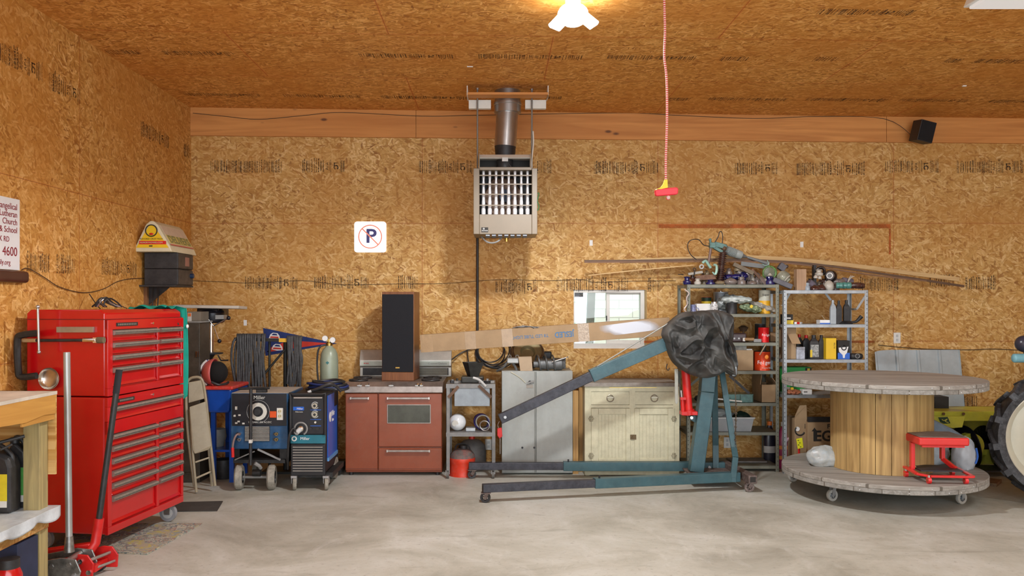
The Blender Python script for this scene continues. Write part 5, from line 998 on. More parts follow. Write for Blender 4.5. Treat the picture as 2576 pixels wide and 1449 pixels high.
# ---------------------------------------------------------------- cream cupboard
d = 8.1; t = thing('cream_cupboard', 'antique chipped cream cupboard with two drawers and two panelled doors', 'cupboard', (X(1590, d), d, 0))
def cream_mat():
    return mat('chipped_cream', (.58, .55, .38), .5, 0, .08, 6, dust=.5, dcol=(.34, .31, .2))
cm = cream_mat(); x0, x1 = X(1471, d), X(1709, d); zt = Z(972, d); crk = mat('old_crack', (.1, .085, .05), .8, 0, 0)
B().box(x0, x1, d+.02, d+.48, .01, zt, cm).box(x0, x1, d+.0, d+.02, .01, .06, cm).build('body', t, bev=.003)
B().prism([(x0-.01, d-.02, zt), (x1+.01, d-.02, zt), (x1-.005, d-.01, zt+.035), (x0+.005, d-.01, zt+.035)], (0, .52, 0), mat('worn_grey_top', (.25, .22, .19), .7, 0, .2, 10, dust=.5, dcol=(.4, .38, .32))).build('worktop', t, bev=.003)
B().box(X(1533, d), X(1652, d), d-.006, d+.02, Z(981, d), Z(976, d), cm).box(X(1533, d), X(1652, d), d-.007, d-.003, Z(975.5, d), Z(974.5, d), brass).build('cutting_board_edge', t)
# face frame, drawers, doors
B().box(x0, x0+.06, d+.0, d+.02, .06, zt, cm).box(x1-.06, x1, d, d+.02, .06, zt, cm).box(x0+.06, x1-.06, d, d+.02, Z(1026, d), Z(1019, d), cm).box(x0+.06, x1-.06, d, d+.02, Z(985, d), zt, cm).box(X(1583, d), X(1598, d), d-.001, d+.0195, .0605, zt-.0005, cm).build('face_frame', t)
for pa, pb in ((1487, 1583), (1598, 1694)):
    q = B().box(X(pa, d), X(pb, d), d+.003, d+.02, Z(1018, d), Z(986, d), cm).build('drawer', t, bev=.002)
    B().torus((X((pa+pb)/2, d), d-.004, Z(1002, d)), .032, .005, mat('nickel_pull', (.4, .36, .28), .4, .7), (0, 1, 0), 20, 6, 0, 360).box(X((pa+pb)/2, d)-.03, X((pa+pb)/2, d)+.03, d-.012, d+.003, Z(1001, d), Z(998, d), MT['nickel_pull']).build('drawer_pull', q)
for k, (pa, pb, ia, ib) in enumerate(((1487, 1586, 1505, 1574), (1596, 1696, 1608, 1680))):
    q = B().box(X(pa, d), X(pb, d), d+.004, d+.02, Z(1160, d), Z(1027, d), cm).build('door', t, bev=.002)
    b = B()
    for (u0, u1, v0, v1) in ((pa, ia, 1160, 1027), (ib, pb, 1160, 1027), (ia, ib, 1042, 1027), (ia, ib, 1160, 1153)): b.box(X(u0, d)+.001, X(u1, d), d-.008, d+.004, Z(v0, d), Z(v1, d)-.001, cm)
    b.build('door_frame', q, bev=.002); b = B()
    n_ = 8
    for i in range(1, n_): b.box(X(ia+(ib-ia)*i/n_, d)-.0008, X(ia+(ib-ia)*i/n_, d)+.0008, d+.0025, d+.0045, Z(1152, d), Z(1043, d), mat('groove_tan', (.36, .34, .23), .8))
    b.build('bead_groove', q)
    hx = 1487 if k == 0 else 1695
    for py in (1053, 1146):
        b = B()
        for a in range(0, 360, 60): b.torus((X(hx, d)+math.cos(R(a))*.016, d-.0095, Z(py, d)+math.sin(R(a))*.02), .008, .0025, mat('hinge_tan', (.3, .27, .18), .6, .3), (0, 1, 0), 10, 5)
        b.build('hinge', q)
B().box(X(1585, d), X(1600, d), d-.014, d-.008, Z(1105, d), Z(1093, d), mat('bronze_latch', (.12, .08, .04), .4, .7)).cyl((X(1592, d), d-.025, Z(1099, d)), (X(1592, d), d-.012, Z(1099, d)), .01, MT['bronze_latch']).build('latch', t)
for x in (x0+.03, x1-.03): B().box(x-.02, x+.02, d+.03, d+.07, 0, .012, cm).build('foot', t)
# ---------------------------------------------------------------- ceiling heater
d = 7.75; t = thing('unit_heater', 'tan gas unit heater with white burner tubes hanging from the ceiling', 'heater', (X(1271, d), d+.2, Z(592, d)))
tan = mat('tan_enamel', (.20, .158, .108), .4, .1, .05, 5); x0, x1 = X(1191, d), X(1352, d); z0, z1 = Z(589, d), Z(423, d); xa, xb = X(1206, d), X(1338, d); za, zb_ = Z(539, d), Z(428, d)
B().box(x0, xa, d, d+.45, z0, z1, tan).box(xb, x1, d, d+.45, z0, z1, tan).box(xa, xb, d+.003, d+.45, z0, za, tan).box(xa, xb, d-.004, d+.45, zb_, z1+.01, tan).box(xa, xb, d+.43, d+.45, za, zb_, dark).build('casing', t, bev=.004)
for k in range(8):
    xx = xa+(xb-xa)*(k+.62)/8.25; b = B(); zz = [za+(zb_-za)*v for v in (0, .12, .17, .3, .36, .5, .62, .72, .8, .88, 1)]; rr = [.019, .020, .016, .017, .014, .015, .012, .014, .010, .013, .013]
    b.lathe([(r2, z2) for r2, z2 in zip(rr, zz)], (xx, d+.08, 0), mat('burner_white', (.75, .75, .77), .35, .2, .1, 30), n=14).build('burner_tube', t)
b = B()
for v in (.11, .31, .54, .79): b.beam((xa, d+.03, zb_-(zb_-za)*v), (xb, d+.03, zb_-(zb_-za)*v), .02, .010, tan)
b.build('louver', t)
B().lathe([(0, 0), (.19, 0), (.2, .02)], (.1-.04, d+.34, (za+zb_)/2), mat('fan_brown', (.12, .06, .03), .5, .3), (0, -1, 0), 6).cyl(((xa+xb)/2, d+.25, (za+zb_)/2), ((xa+xb)/2, d+.36, (za+zb_)/2), .06, navy).build('fan', t)
B().box(X(1211, d), X(1228, d), d-.002, d+.004, Z(584, d), Z(572, d), ink).text('REZNOR', (X(1219.5, d), d-.003, Z(580.5, d)), (1, 0, 0), (0, 0, 1), .014, white, .0004).torus((X(1217, d), d-.003, Z(575.5, d)), .006, .002, white, (0, 1, 0), 12, 5).build('badge', t)
zc2 = Z(386, d); xa2, xb2 = X(1205, d), X(1335, d)
B().box(xa2, xb2, d+.03, d+.35, z1, z1+.012, tan).box(xa2, xa2+.006, d, d+.35, z1, zc2, tan).box(xb2-.006, xb2, d, d+.35, z1, zc2, tan).box(xa2, xb2, d+.2, d+.35, z1, zc2, ink).prism([(xa2, d-.0, Z(396, d)), (xa2, d+.06, zc2), (xa2, d+.35, zc2), (xa2, d+.35, zc2-.02), (xa2, d+.02, Z(398, d))], (xb2-xa2, 0, 0), MT['cream_shell'] if 0 else gwhite).build('draft_hood', t)
B().cyl((X(1270, d), d+.14, z1+.01), (X(1270, d), d+.14, zc2), .075, dark).box(X(1263, d), X(1278, d), d-.006, d+.0, Z(406, d), Z(396, d), lgrey).cyl(P(1272, 402, d), P(1286, 420, d), .003, dark).build('flue_collar', t)
for k in range(7): B().box(X(1222+k*15.6, d), X(1232+k*15.6, d), d+.02, d+.05, Z(597, d), z0, ink).box(X(1222+k*15.6, d), X(1232+k*15.6, d), d+.018, d+.02, z0-.012, z0-.004, mat('burner_end', (.45, .5, .6), .3)).build('burner_end', t)
B().tube([P(1212, 596, d+.1), P(1224, 608, d+.06), P(1240, 611, d+.06), P(1254, 606, d+.06), P(1262, 597, d+.08)], .008, mgrey, 8, smooth=4).cyl(P(1274, 594, d+.1), P(1274, 608, d+.1), .02, brass).build('gas_pipe', t)
xf = X(1276, 7.95); df = 7.97; tin = mat('flue_tin', (.42, .42, .42), .28, .9, .1, 5)
B().cyl((X(1271, df), df, zc2-.01), (X(1271, df), df, Z(366, df)), .09, dark, .1).build('flue_boot', t)
B().cyl((X(1271, df), df, Z(369, df)), (X(1276, df), df, Z(283, df)), .102, tin, n=32).build('flue_pipe', t)
B().lathe([(.10, 0), (.125, .002), (.125, .07), (.13, .075), (.13, .09), (.125, .09), (.12, .14), (.12, cz(0)-Z(285, df)+.05), (0, cz(0)-Z(285, df)+.05)][:8], (X(1277, df), df, Z(285, df)), tin, n=32).build('flue_cap', t)
for px, y_ in ((1201, 7.88), (1338, 7.88)):
    x = X(px, y_); B().cyl((x, y_, z1-.0), (x, y_, cz(x)), .008, mat('rod_grey', (.25, .24, .22), .5, .6)).cyl((x, y_, cz(x)-.015), (x, y_, cz(x)), .015, steel).build('hanger_rod', t)
B().tube([P(1341, 330, 7.88), P(1342, 360, 7.87), P(1338, 400, 7.85), P(1338, 425, 7.85)], .006, gwhite, 6, smooth=4).build('power_cable', t)
B().tube([P(1350, 488, 7.9), P(1356, 486, 7.9), P(1352, 505, 7.9), P(1356, 520, 7.9), P(1352, 530, 7.9)], .004, mat('green_wire', (.02, .25, .1), .5), 6, smooth=3).build('thermostat_wire', t)
# flue plates around the opening
t = thing('flue_plate', 'white metal trim pan with a pine board around the flue at the ceiling', 'ceiling plate', (X(1278, 8.0), 8.0, 3.5))
zc3 = cz(.1); zz = Z(251, 7.9)
B().box(X(1178, 7.9), X(1376, 7.9), 7.7, 7.84, zz, zz+.02, pine).build('pine_board', t)
for pa, pb in ((1179, 1235), (1321, 1374)): B().box(X(pa, 7.9), X(pb, 7.9), 7.9, 7.96, Z(276, 7.95), zz, gwhite).build('trim_pan', t, bev=.004)
for px in (1177, 1376): B().box(X(px, 7.9)-.004, X(px, 7.9)+.004, 7.72, 7.95, zz, zc3-.012, gwhite).build('lip', t)
# ---------------------------------------------------------------- LED lamp, tube fixture, pull cord, corner speaker
t = thing('garage_light', 'blazing white three-lobed LED light on the ceiling', 'ceiling light', (.49, 5.5, cz(.49)-.2))
em = mat('led_glow', (.95, .97, 1), .4, 0, 0, emit=20); lc = V((.49, 5.5, cz(.49)))
B().cyl(lc-V((0, 0, .07)), lc, .05, gwhite).build('socket', t); B().cyl(lc-V((0, 0, .16)), lc-V((0, 0, .07)), .055, em).sph(lc-V((0, 0, .12)), .10, em, (1, 1, .75)).build('bulb', t)
for a in (20, 140, 260):
    dr = V((math.cos(R(a)), math.sin(R(a)), 0)); B().obox(lc+dr*.10-V((0, 0, .14)), (.13, .11, .03), em, (0, 32, a)).build('light_panel', t, bev=.008)
t = thing('tube_fixture', 'white fluorescent fixture on the ceiling at the top right corner', 'ceiling light', (3.5, 5.25, cz(3.5)-.09))
xx0 = X(2422, 5.3); zf = Z(20, 5.3)
B().prism([(xx0, 5.0, zf), (xx0, 5.3, zf), (xx0, 5.24, zf+.06), (xx0, 5.06, zf+.06)], (1.25, 0, -.01), white).build('housing', t, bev=.005); B().box(xx0+.02, xx0+1.2, 5.03, 5.27, zf-.02, zf, mat('diffuser', (.8, .82, .84), .5, 0, 0, emit=.35)).build('diffuser', t, bev=.008)
B().box(xx0+.5, xx0+.7, 5.1, 5.2, zf+.05, cz(xx0+.7), white).build('mount', t)
d = 4.75; t = thing('release_cord', 'red and white striped pull cord hanging from the ceiling with a red handle', 'pull cord', P(1676, 480, d))
def cordm():
    m, nt, N, L, bs = nodes('striped_cord'); tc = N.new('ShaderNodeTexCoord'); w = N.new('ShaderNodeTexWave'); w.bands_direction = 'Z'; w.inputs['Scale'].default_value = 26; w.inputs['Distortion'].default_value = 0; L.new(tc.outputs['Object'], w.inputs['Vector'])
    r = N.new('ShaderNodeValToRGB'); r.color_ramp.interpolation = 'CONSTANT'; r.color_ramp.elements[0].color = (.6, .03, .03, 1); r.color_ramp.elements[1].position = .42; r.color_ramp.elements[1].color = (.72, .5, .46, 1)
    L.new(w.outputs[0], r.inputs[0]); L.new(r.outputs[0], bs.inputs['Base Color']); return m
xt = X(1670, d); B().tube([V((xt, d, cz(xt))), P(1671, 0, d), P(1673, 80, d), P(1671, 140, d), P(1677, 200, d), P(1678, 300, d), P(1675, 400, d), P(1675, 452, d)], .0065, cordm(), 8, smooth=5).build('cord', t)
B().cyl((xt, d, cz(xt)-.02), (xt, d, cz(xt)), .02, steel).build('ceiling_hook', t)
hr = mat('handle_red', (.75, .02, .04), .45, 0, .06)
B().prism([P(1648, 477, d), P(1654, 474, d), P(1703, 471, d), P(1707, 474, d), P(1706, 487, d), P(1702, 489, d), P(1652, 493, d), P(1649, 490, d)], (0, .03, 0), hr).build('handle', t, bev=.005)
B().prism([P(1673, 450, d), P(1679, 451, d), P(1680, 472, d), P(1646, 479, d), P(1662, 471, d), P(1668, 464, d)], (0, .014, 0), mat('yellow_tag', (.85, .68, .02), .5)).build('warning_tag', t)
B().tube([P(1679, 490, d+.01), P(1683, 496, d+.01), P(1677, 499, d+.01), P(1684, 501, d+.01)], .006, hr, 6, smooth=3).sph(P(1681, 497, d+.01), .012, mat('pale_knot', (.7, .5, .48), .8), n=8, k=6).build('knot', t)
t = thing('wall_speaker', 'small black box speaker mounted tilted on the ledger board at upper right', 'speaker', (X(2325, 8.65), 8.66, Z(330, 8.65)), 0)
M_ = Matrix.Translation((X(2326, 8.62), 8.66, Z(330, 8.62))) @ Euler((R(6), R(11), R(10))).to_matrix().to_4x4()
b = B(); b.M = M_; b.box(-.085, .085, -.07, .07, -.105, .105, mat('speaker_brown', (.03, .022, .02), .5)).build('cabinet', t, bev=.004); b = B(); b.M = M_; b.box(-.078, .078, -.076, -.07, -.097, .097, mat('speaker_black', (.006, .006, .008), .9)).build('grille', t)
B().cyl(M_ @ V((0, .07, 0)), V((X(2326, 8.8), D-.03, Z(328, D))), .015, dark).build('wall_mount', t)
# ================================================================ RIGHT SIDE
# ---------------------------------------------------------------- engine hoist
t = thing('engine_hoist', 'long teal and black engine hoist on casters with a raised slanting boom', 'engine hoist', (1.2, 7.6, 0))
def tube_leg(name, a, c, w, h, m, cap=True):
    b = B().beam(a, c, w, h, m); dd = (V(c)-V(a)).normalized()
    if cap: b.beam(V(a)-dd*.001, V(a)+dd*.01, w*.72, h*.72, ink)
    return b.build(name, t, bev=.004)
def lp(px, py, d): return P(px, py, d)
# near leg
NA, NB = V((-.118, 7.02, .118)), V((2.12, 7.50, .118))
FA, FB = V((-.262, 7.99, .118)), V((2.12, 7.97, .118))
def lerp(a, c, u): return a+(c-a)*u
un = .42; uf = .37
tube_leg('inner_leg', NA, lerp(NA, NB, un+.02), .062, .066, hblk); tube_leg('leg', lerp(NA, NB, un), NB, .078, .082, teal, False)
tube_leg('inner_leg', FA, lerp(FA, FB, uf+.02), .062, .066, hblk); tube_leg('leg', lerp(FA, FB, uf), FB, .078, .082, teal, False)
# rear cross tube
CA, CB = V((2.145, 8.08, .115)), V((2.205, 7.36, .118)); dusty = mat('dusty_brown_steel', (.12, .085, .075), .6, .3, .2, 14, dust=.6, dcol=(.42, .36, .32))
tube_leg('cross_tube', CB, CA, .075, .07, dusty)
def caster(c, r, par=t, m=dark, hub=dusty, top=.08, rz=0):
    c = V(c); a = V((math.sin(R(rz)), math.cos(R(rz)), 0)); w = B().lathe([(r*.55, -.013), (r*.95, -.014), (r, -.008), (r, .008), (r*.95, .014), (r*.55, .013)], c, m, a, 24).build('caster_wheel', par)
    b = B().cyl(c-a*.016, c+a*.016, r*.2, hub, n=12)
    for k in range(5): an = R(72*k); e = V((0, 0, 1))*math.cos(an)+a.cross(V((0, 0, 1)))*math.sin(an); b.beam(c, c+e*r*.62, .010, .010, hub)
    b.build('spokes', w)
    off = a.cross(V((0, 0, 1)))*.02; b = B()
    for s in (-1, 1): b.beam(c+a*.02*s, V((c.x, c.y, top-.004))+off+a*.02*s, .006, .028, hub, up=a.cross(V((0, 0, 1))))
    b.box(c.x-.035, c.x+.045, c.y-.035, c.y+.035, top-.006, top, hub); b.build('caster_fork', w)
caster((-.095, 7.02, .043), .043, top=.084, rz=10); caster((-.235, 7.99, .04), .04, top=.084, rz=-8)
caster((2.19, 7.42, .043), .043, top=.082, rz=5, m=dusty); caster((2.15, 8.02, .043), .043, top=.080, rz=5, m=dusty)
B().cyl(NB+V((-.06, -.045, .0)), NB+V((-.06, -.03, 0)), .014, steel, n=6).build('bolt', t); B().cyl(FB+V((-.15, -.055, .0)), FB+V((-.15, -.03, 0)), .014, steel, n=6).build('bolt', t)
for q in (lerp(NA, NB, un+.02), lerp(FA, FB, uf+.02)): B().cyl(q+V((0, 0, .035)), q+V((0, 0, .062)), .009, dark, n=6).build('locking_bolt', t)
# plate the mast stands on
B().box(1.72, 2.12, 7.56, 7.92, .1, .112, dusty).build('base_plate', t)
d = 7.76; m0, m1, m2 = P(1750, 1180, d), P(1777, 985, d), P(1786, 935, d); m0.z = .112
B().beam(m0, m1, .11, .125, teal, up=(1, 0, 0)).build('mast', t, bev=.006); B().beam(m1-V((0, 0, .0)), m2+V((0.0, 0, .22)), .11, .125, teal, up=(1, 0, 0)).build('mast_top', t, bev=.006)
def flat(name, pts, w, th):
    b = B()
    for a, c in zip(pts[:-1], pts[1:]): b.beam(a, c, th, w, teal, up=(1, 0, 0))
    return b.build(name, t, bev=.002)
flat('brace', [P(1816, 935, 7.72), P(1846, 1125, 7.52), P(1850, 1150, 7.45), NB+V((-.06, -.046, .0)), NB+V((-.06, -.046, -.04))], .05, .018)
flat('brace', [P(1797, 935, 7.85), P(1800, 1120, 7.95), V((X(1800, 7.93), 7.925, .1))], .055, .018)
B().prism([P(1737, 1050, d), P(1745, 1045, d), P(1768, 1046, d), P(1764, 1064, d), P(1746, 1062, d), P(1736, 1056, d)], (0, .02, 0), teal).build('ram_lug', t, bev=.003); B().cyl(P(1740, 1051, d-.02), P(1740, 1051, d), .014, steel, n=12).build('bolt', t)
# boom
db = 7.70
o0, o1 = P(1487, 945.5, db), P(1790, 815, db+.02); i0, i1 = P(1258, 1054, db), P(1500, 940, db)
B().beam(i0, i1, .075, .088, hblk).build('inner_boom', t, bev=.005); B().beam(o0, o1, .095, .112, teal).beam(o0, lerp(o0, o1, .006), .1, .118, teal).build('boom', t, bev=.006)
di = (i1-i0).normalized(); B().cyl(i0+di*.05+V((0, -.05, 0)), i0+di*.05+V((0, .05, 0)), .013, steel, n=12).build('tip_bolt', t)
B().cyl(P(1500, 926, db), P(1500, 921, db), .010, steel, n=6).build('boom_bolt', t)
B().tube([P(1502, 922, db-.02), P(1560, 887, db-.03), P(1690, 808, db-.04)], .006, mat('pale_rod', (.3, .3, .27), .5, .3), 8).build('support_rod', t)
# red ram
B().cyl(P(1722, 900, d), P(1732, 1034, d), .038, redd, n=24).cyl(P(1731, 1031, d), P(1733, 1043, d), .055, redd, n=24).build('ram', t); B().box(X(1712, d), X(1752, d), d-.05, d+.05, Z(1043, d), Z(1034, d), redd).build('ram_base', t, bev=.003)
B().cyl(P(1716, 1000, d-.03), P(1718, 1035, d-.03), .018, redd, n=14).box(X(1709, d), X(1722, d), d-.06, d-.02, Z(1004, d), Z(998, d), redd).cyl(P(1713, 982, d-.03), P(1715, 1000, d-.03), .009, steel).build('ram_pump', t); B().cyl(P(1733, 1043, d), P(1739, 1052, d), .014, dark).build('ram_pin', t)
# pale bar hanging below the boom left of the ram, strap on the right
B().prism([P(1697, 928, 7.72), P(1706, 928, 7.72), P(1706, 1012, 7.72), P(1702, 1018, 7.72), P(1698, 1012, 7.72)], (0, .008, 0), mat('pale_bar', (.36, .36, .31), .5, .2)).build('hanging_bar', t, bev=.002)
B().tube([P(1679, 915, 7.68), P(1676, 925, 7.68), P(1681, 932, 7.68), P(1684, 925, 7.68)], .004, dark, 6, smooth=3).build('wire_hook', t)
b = B(); pts = [P(1846, 940, 7.6), P(1850, 990, 7.58), P(1851, 1060, 7.56), P(1848, 1150, 7.5)]; b.tube(pts, .004, mat('rusty_chain', (.12, .09, .06), .6, .5), 6, smooth=4)
for k in range(16): b.torus(lerp(P(1852, 1015, 7.57), P(1849, 1150, 7.5), k/16), .011, .003, MT['rusty_chain'], (1, k % 2, 0), 8, 4)
b.build('hanging_chain', label='thin rusty chain hanging from the tarp corner beside the hoist brace', cat='chain')
# tarp bundled over the top of the hoist
tm_, nt, N, L, bs = nodes('black_tarp'); tc = N.new('ShaderNodeTexCoord'); nz = N.new('ShaderNodeTexNoise'); nz.inputs['Scale'].default_value = 5; nz.inputs['Detail'].default_value = 6; L.new(tc.outputs['Object'], nz.inputs['Vector'])
rp = N.new('ShaderNodeValToRGB'); rp.color_ramp.elements[0].position = .35; rp.color_ramp.elements[0].color = (.026, .026, .026, 1); rp.color_ramp.elements[1].position = .7; rp.color_ramp.elements[1].color = (.12, .122, .116, 1); L.new(nz.outputs[0], rp.inputs[0]); L.new(rp.outputs[0], bs.inputs['Base Color']); bs.inputs['Roughness'].default_value = .62; bs.inputs['Specular IOR Level'].default_value = .35
out = [(1690, 803), (1712, 787), (1745, 784), (1775, 781), (1812, 781), (1840, 796), (1841, 830), (1838, 860), (1850, 905), (1850, 940), (1842, 948), (1820, 930), (1800, 944), (1776, 950), (1745, 945), (1716, 932), (1694, 914), (1680, 888), (1672, 862), (1664, 842), (1668, 825)]
dT = 7.68; oc = P(1757, 864, dT); op = [P(x, y, dT)-oc for x, y in out]; ang = [(math.atan2(p.z, p.x) % (2*PI), p.length) for p in op]; ang.sort()
def rad(a):
    a %= 2*PI
    for i in range(len(ang)):
        a0, r0 = ang[i]; a1, r1 = ang[(i+1) % len(ang)]; s = (a1-a0) % (2*PI); u = (a-a0) % (2*PI)
        if u <= s+1e-9: return r0+(r1-r0)*(u/s if s else 0)
    return ang[0][1]
def fold(p):
    """sharp cloth ridges running down and across"""
    q = V((p.x*5.0+p.z*1.6, p.y*2, p.z*1.7-p.x*1.2)); w = noise.noise(q*.8)*1.0
    a = 1-abs(noise.noise(q+V((w, 0, w))))*2.4; q2 = V((p.x*9+p.z*5, p.y*3, p.z*2.2-p.x*1.2)); c = 1-abs(noise.noise(q2))*2.2
    q3 = V((p.x*17-p.z*8, p.y*8, p.z*9+p.x*6)); e_ = 1-abs(noise.noise(q3))*2
    return .10*a+.042*c+.014*e_+.012*noise.noise(p*4)
RG = [([(1674, 809), (1711, 827), (1731, 821)], 12, .07), ([(1718, 790), (1737, 807), (1727, 823)], 10, .05), ([(1772, 803), (1791, 846), (1796, 885), (1814, 913), (1832, 942)], 17, .12),
 ([(1743, 853), (1775, 821), (1761, 789)], 15, .09), ([(1671, 835), (1672, 874), (1686, 910), (1725, 942)], 12, .06), ([(1699, 880), (1716, 862), (1734, 851)], 8, .08),
 ([(1699, 891), (1722, 899), (1752, 896)], 9, .07), ([(1752, 912), (1775, 935), (1825, 945)], 12, .05), ([(1834, 789), (1818, 821), (1810, 850), (1826, 885)], 11, .08), ([(1796, 786), (1800, 821), (1806, 850)], 9, .05),
 ([(1684, 806), (1706, 795), (1727, 791)], 10, .06), ([(1743, 839), (1752, 871), (1735, 905), (1711, 928)], 11, .055), ([(1760, 868), (1782, 880), (1780, 912)], 10, .045), ([(1838, 870), (1842, 915)], 8, .05), ([(1690, 842), (1694, 868)], 8, .04), ([(1748, 795), (1752, 815), (1736, 835)], 8, .05)]
def ridge(x, y):
    s_ = 0
    for pts, w, h in RG:
        dm = 1e9
        for (xa, ya), (xb, yb) in zip(pts[:-1], pts[1:]):
            dx, dy = xb-xa, yb-ya; tt = max(0, min(1, ((x-xa)*dx+(y-ya)*dy)/(dx*dx+dy*dy))); q = math.hypot(x-xa-tt*dx, y-ya-tt*dy); dm = min(dm, q)
        s_ = max(s_, 0)+h*max(0, 1-dm/(w*1.15))**1.35
    return s_
def tarp(u, v):
    a = 2*PI*u; front = math.cos(PI*v); rho = math.sin(PI*v)**.62; r = rad(a)*rho
    dep = (.15 if front > 0 else .2)*math.copysign(abs(front)**.7, front); x, z = math.cos(a)*r, math.sin(a)*r; px = 1757+x*F/dT; py = 864-z*F/dT
    k = min(1, (1-rho)*7+.35) if front > 0 else .25
    jx, jy = 7*noise.noise(V((x*9, z*9, 0))), 7*noise.noise(V((x*9, z*9, 5)))
    f = ridge(px+jx, py+jy) if front > -.2 else 0; nn = .02*noise.noise(V((x*14, z*14, 2)))+.012*(1-abs(noise.noise(V((x*24, z*15, 7))))*2)
    return oc+V((x, -dep-(f*1.25+nn)*k-.02, z))
def tarp_old(u, v):
    a = 2*PI*u; s = v; front = math.cos(PI*v)      # v 0 front centre, 1 back centre
    rho = math.sin(PI*min(1, v)); rho = rho**.75
    r = rad(a)*rho; depth = .26*(1 if front > 0 else .8)*math.copysign(abs(front)**.8, front)
    p = V((math.cos(a)*r, -depth, math.sin(a)*r)); f = fold(p+V((3.1, 0, 1.7)))-.05
    n = V((p.x*.5, -1.0*front, p.z*.4)).normalized()
    return oc+p+n*f*(.35+.65*abs(front))*(1 if front > -.3 else .4)
B().grid(tarp, 220, 150, tm_).build('black_tarp', label='crumpled dark grey tarp bundled over the top of the teal hoist', cat='tarp', at=(oc.x, oc.y, oc.z-.3), ang=172)
B().tube([P(1849, 908, 7.55), P(1851, 925, 7.52), P(1850, 942, 7.5), P(1842, 944, 7.5)], [.004, .008, .012, .006], mat('blue_grey_tie', (.3, .35, .38), .4), 8, smooth=4).build('tarp_tie', bpy.data.objects['black_tarp'])
# ---------------------------------------------------------------- cable reel used as a table
RC = V((3.28, 7.3, 0)); RR = .805
def reel_mat(name, ang_, col, dk, pw=.19):
    m, nt, N, L, b = nodes(name); tc = N.new('ShaderNodeTexCoord'); mp = N.new('ShaderNodeMapping'); mp.inputs['Rotation'].default_value = (0, 0, R(ang_)); L.new(tc.outputs['Object'], mp.inputs[0])
    sp = N.new('ShaderNodeSeparateXYZ'); L.new(mp.outputs[0], sp.inputs[0])
    dv = N.new('ShaderNodeMath'); dv.operation = 'DIVIDE'; L.new(sp.outputs[1], dv.inputs[0]); dv.inputs[1].default_value = pw
    fl = N.new('ShaderNodeMath'); fl.operation = 'FLOOR'; L.new(dv.outputs[0], fl.inputs[0]); wh = N.new('ShaderNodeTexWhiteNoise'); wh.noise_dimensions = '1D'; L.new(fl.outputs[0], wh.inputs['W'])
    pp = N.new('ShaderNodeMath'); pp.operation = 'PINGPONG'; L.new(dv.outputs[0], pp.inputs[0]); pp.inputs[1].default_value = .5
    ls = N.new('ShaderNodeMath'); ls.operation = 'LESS_THAN'; L.new(pp.outputs[0], ls.inputs[0]); ls.inputs[1].default_value = .02
    m3 = N.new('ShaderNodeMapping'); m3.inputs['Scale'].default_value = (1.2, 16, 16); L.new(mp.outputs[0], m3.inputs[0])
    nz = N.new('ShaderNodeTexNoise'); nz.inputs['Scale'].default_value = 1.5; nz.inputs['Detail'].default_value = 8; nz.inputs['Roughness'].default_value = .7; nz.inputs['Distortion'].default_value = .6; L.new(m3.outputs[0], nz.inputs['Vector'])
    r = N.new('ShaderNodeValToRGB'); r.color_ramp.elements[0].position = .33; r.color_ramp.elements[0].color = (*dk, 1); r.color_ramp.elements[1].position = .6; r.color_ramp.elements[1].color = (*col, 1); L.new(nz.outputs[0], r.inputs[0])
    mx = N.new('ShaderNodeMix'); mx.data_type = 'RGBA'; mx.blend_type = 'MULTIPLY'; mx.inputs[0].default_value = 1; L.new(r.outputs[0], mx.inputs[6])
    mr = N.new('ShaderNodeMapRange'); L.new(wh.outputs[0], mr.inputs[0]); mr.inputs[3].default_value = .78; mr.inputs[4].default_value = 1.05; L.new(mr.outputs[0], mx.inputs[7])
    m2 = N.new('ShaderNodeMix'); m2.data_type = 'RGBA'; L.new(ls.outputs[0], m2.inputs[0]); L.new(mx.outputs[2], m2.inputs[6]); m2.inputs[7].default_value = (.12, .105, .085, 1)
    L.new(m2.outputs[2], b.inputs['Base Color']); b.inputs['Roughness'].default_value = .75; return m
wA = reel_mat('weathered_plank_a', 12, (.44, .42, .38), (.24, .22, .19)); wB = reel_mat('weathered_plank_b', 100, (.38, .37, .34), (.2, .19, .165))
drumm = wood('reel_stave', (.56, .37, .14), (.30, .18, .06), 2, .8, stain=(.34, .23, .10))
t = thing('cable_reel', 'big wooden cable reel on casters used as a round table', 'cable reel', RC)
def disc(z, name, m):
    q = B().lathe([(0, 0), (RR-.004, 0), (RR, .004), (RR, .030), (RR-.004, .034), (0, .034)], RC+V((0, 0, z)), m, n=96).build(name, t)
    return q
disc(.938, 'flange_board', wB); disc(.9725, 'flange_board', wA); disc(.172, 'flange_board', wB); disc(.2065, 'flange_board', wA)
n_ = 21
for k in range(n_):
    a0, a1 = 2*PI*k/n_+.005, 2*PI*(k+1)/n_-.005; r_ = .405
    pts = [RC+V((math.cos(a)*r_, math.sin(a)*r_, .2415)) for a in (a0, (a0+a1)/2, a1)]+[RC+V((math.cos(a)*(r_-.03), math.sin(a)*(r_-.03), .2415)) for a in (a1, a0)]
    B().prism(pts, (0, 0, .696), drumm).build('stave', t, bev=.0015)
b = B(); rd = random.Random(8)
for z in (.952, .99, .187, .22):
    for a in (-100, -78, -60, -112, -88, -70, -125, -50): 
        if rd.random() < .55: b.sph(RC+V((math.cos(R(a))*RR, math.sin(R(a))*RR, z)), .006, lgrey, n=6, k=4)
b.build('nail_head', t)
b = B()
for z, aa in ((.9725, (-131, -139, -147, -95, -80)), (.2065, (-140, -120, -98, -84))):
    for a in aa: b.prism([RC+V((math.cos(R(a+q_))*(RR+.0006), math.sin(R(a+q_))*(RR+.0006), z+zz_)) for q_, zz_ in ((-.5, 0), (.9, 0), (.15, .015))], (0, 0, .0001), ink)
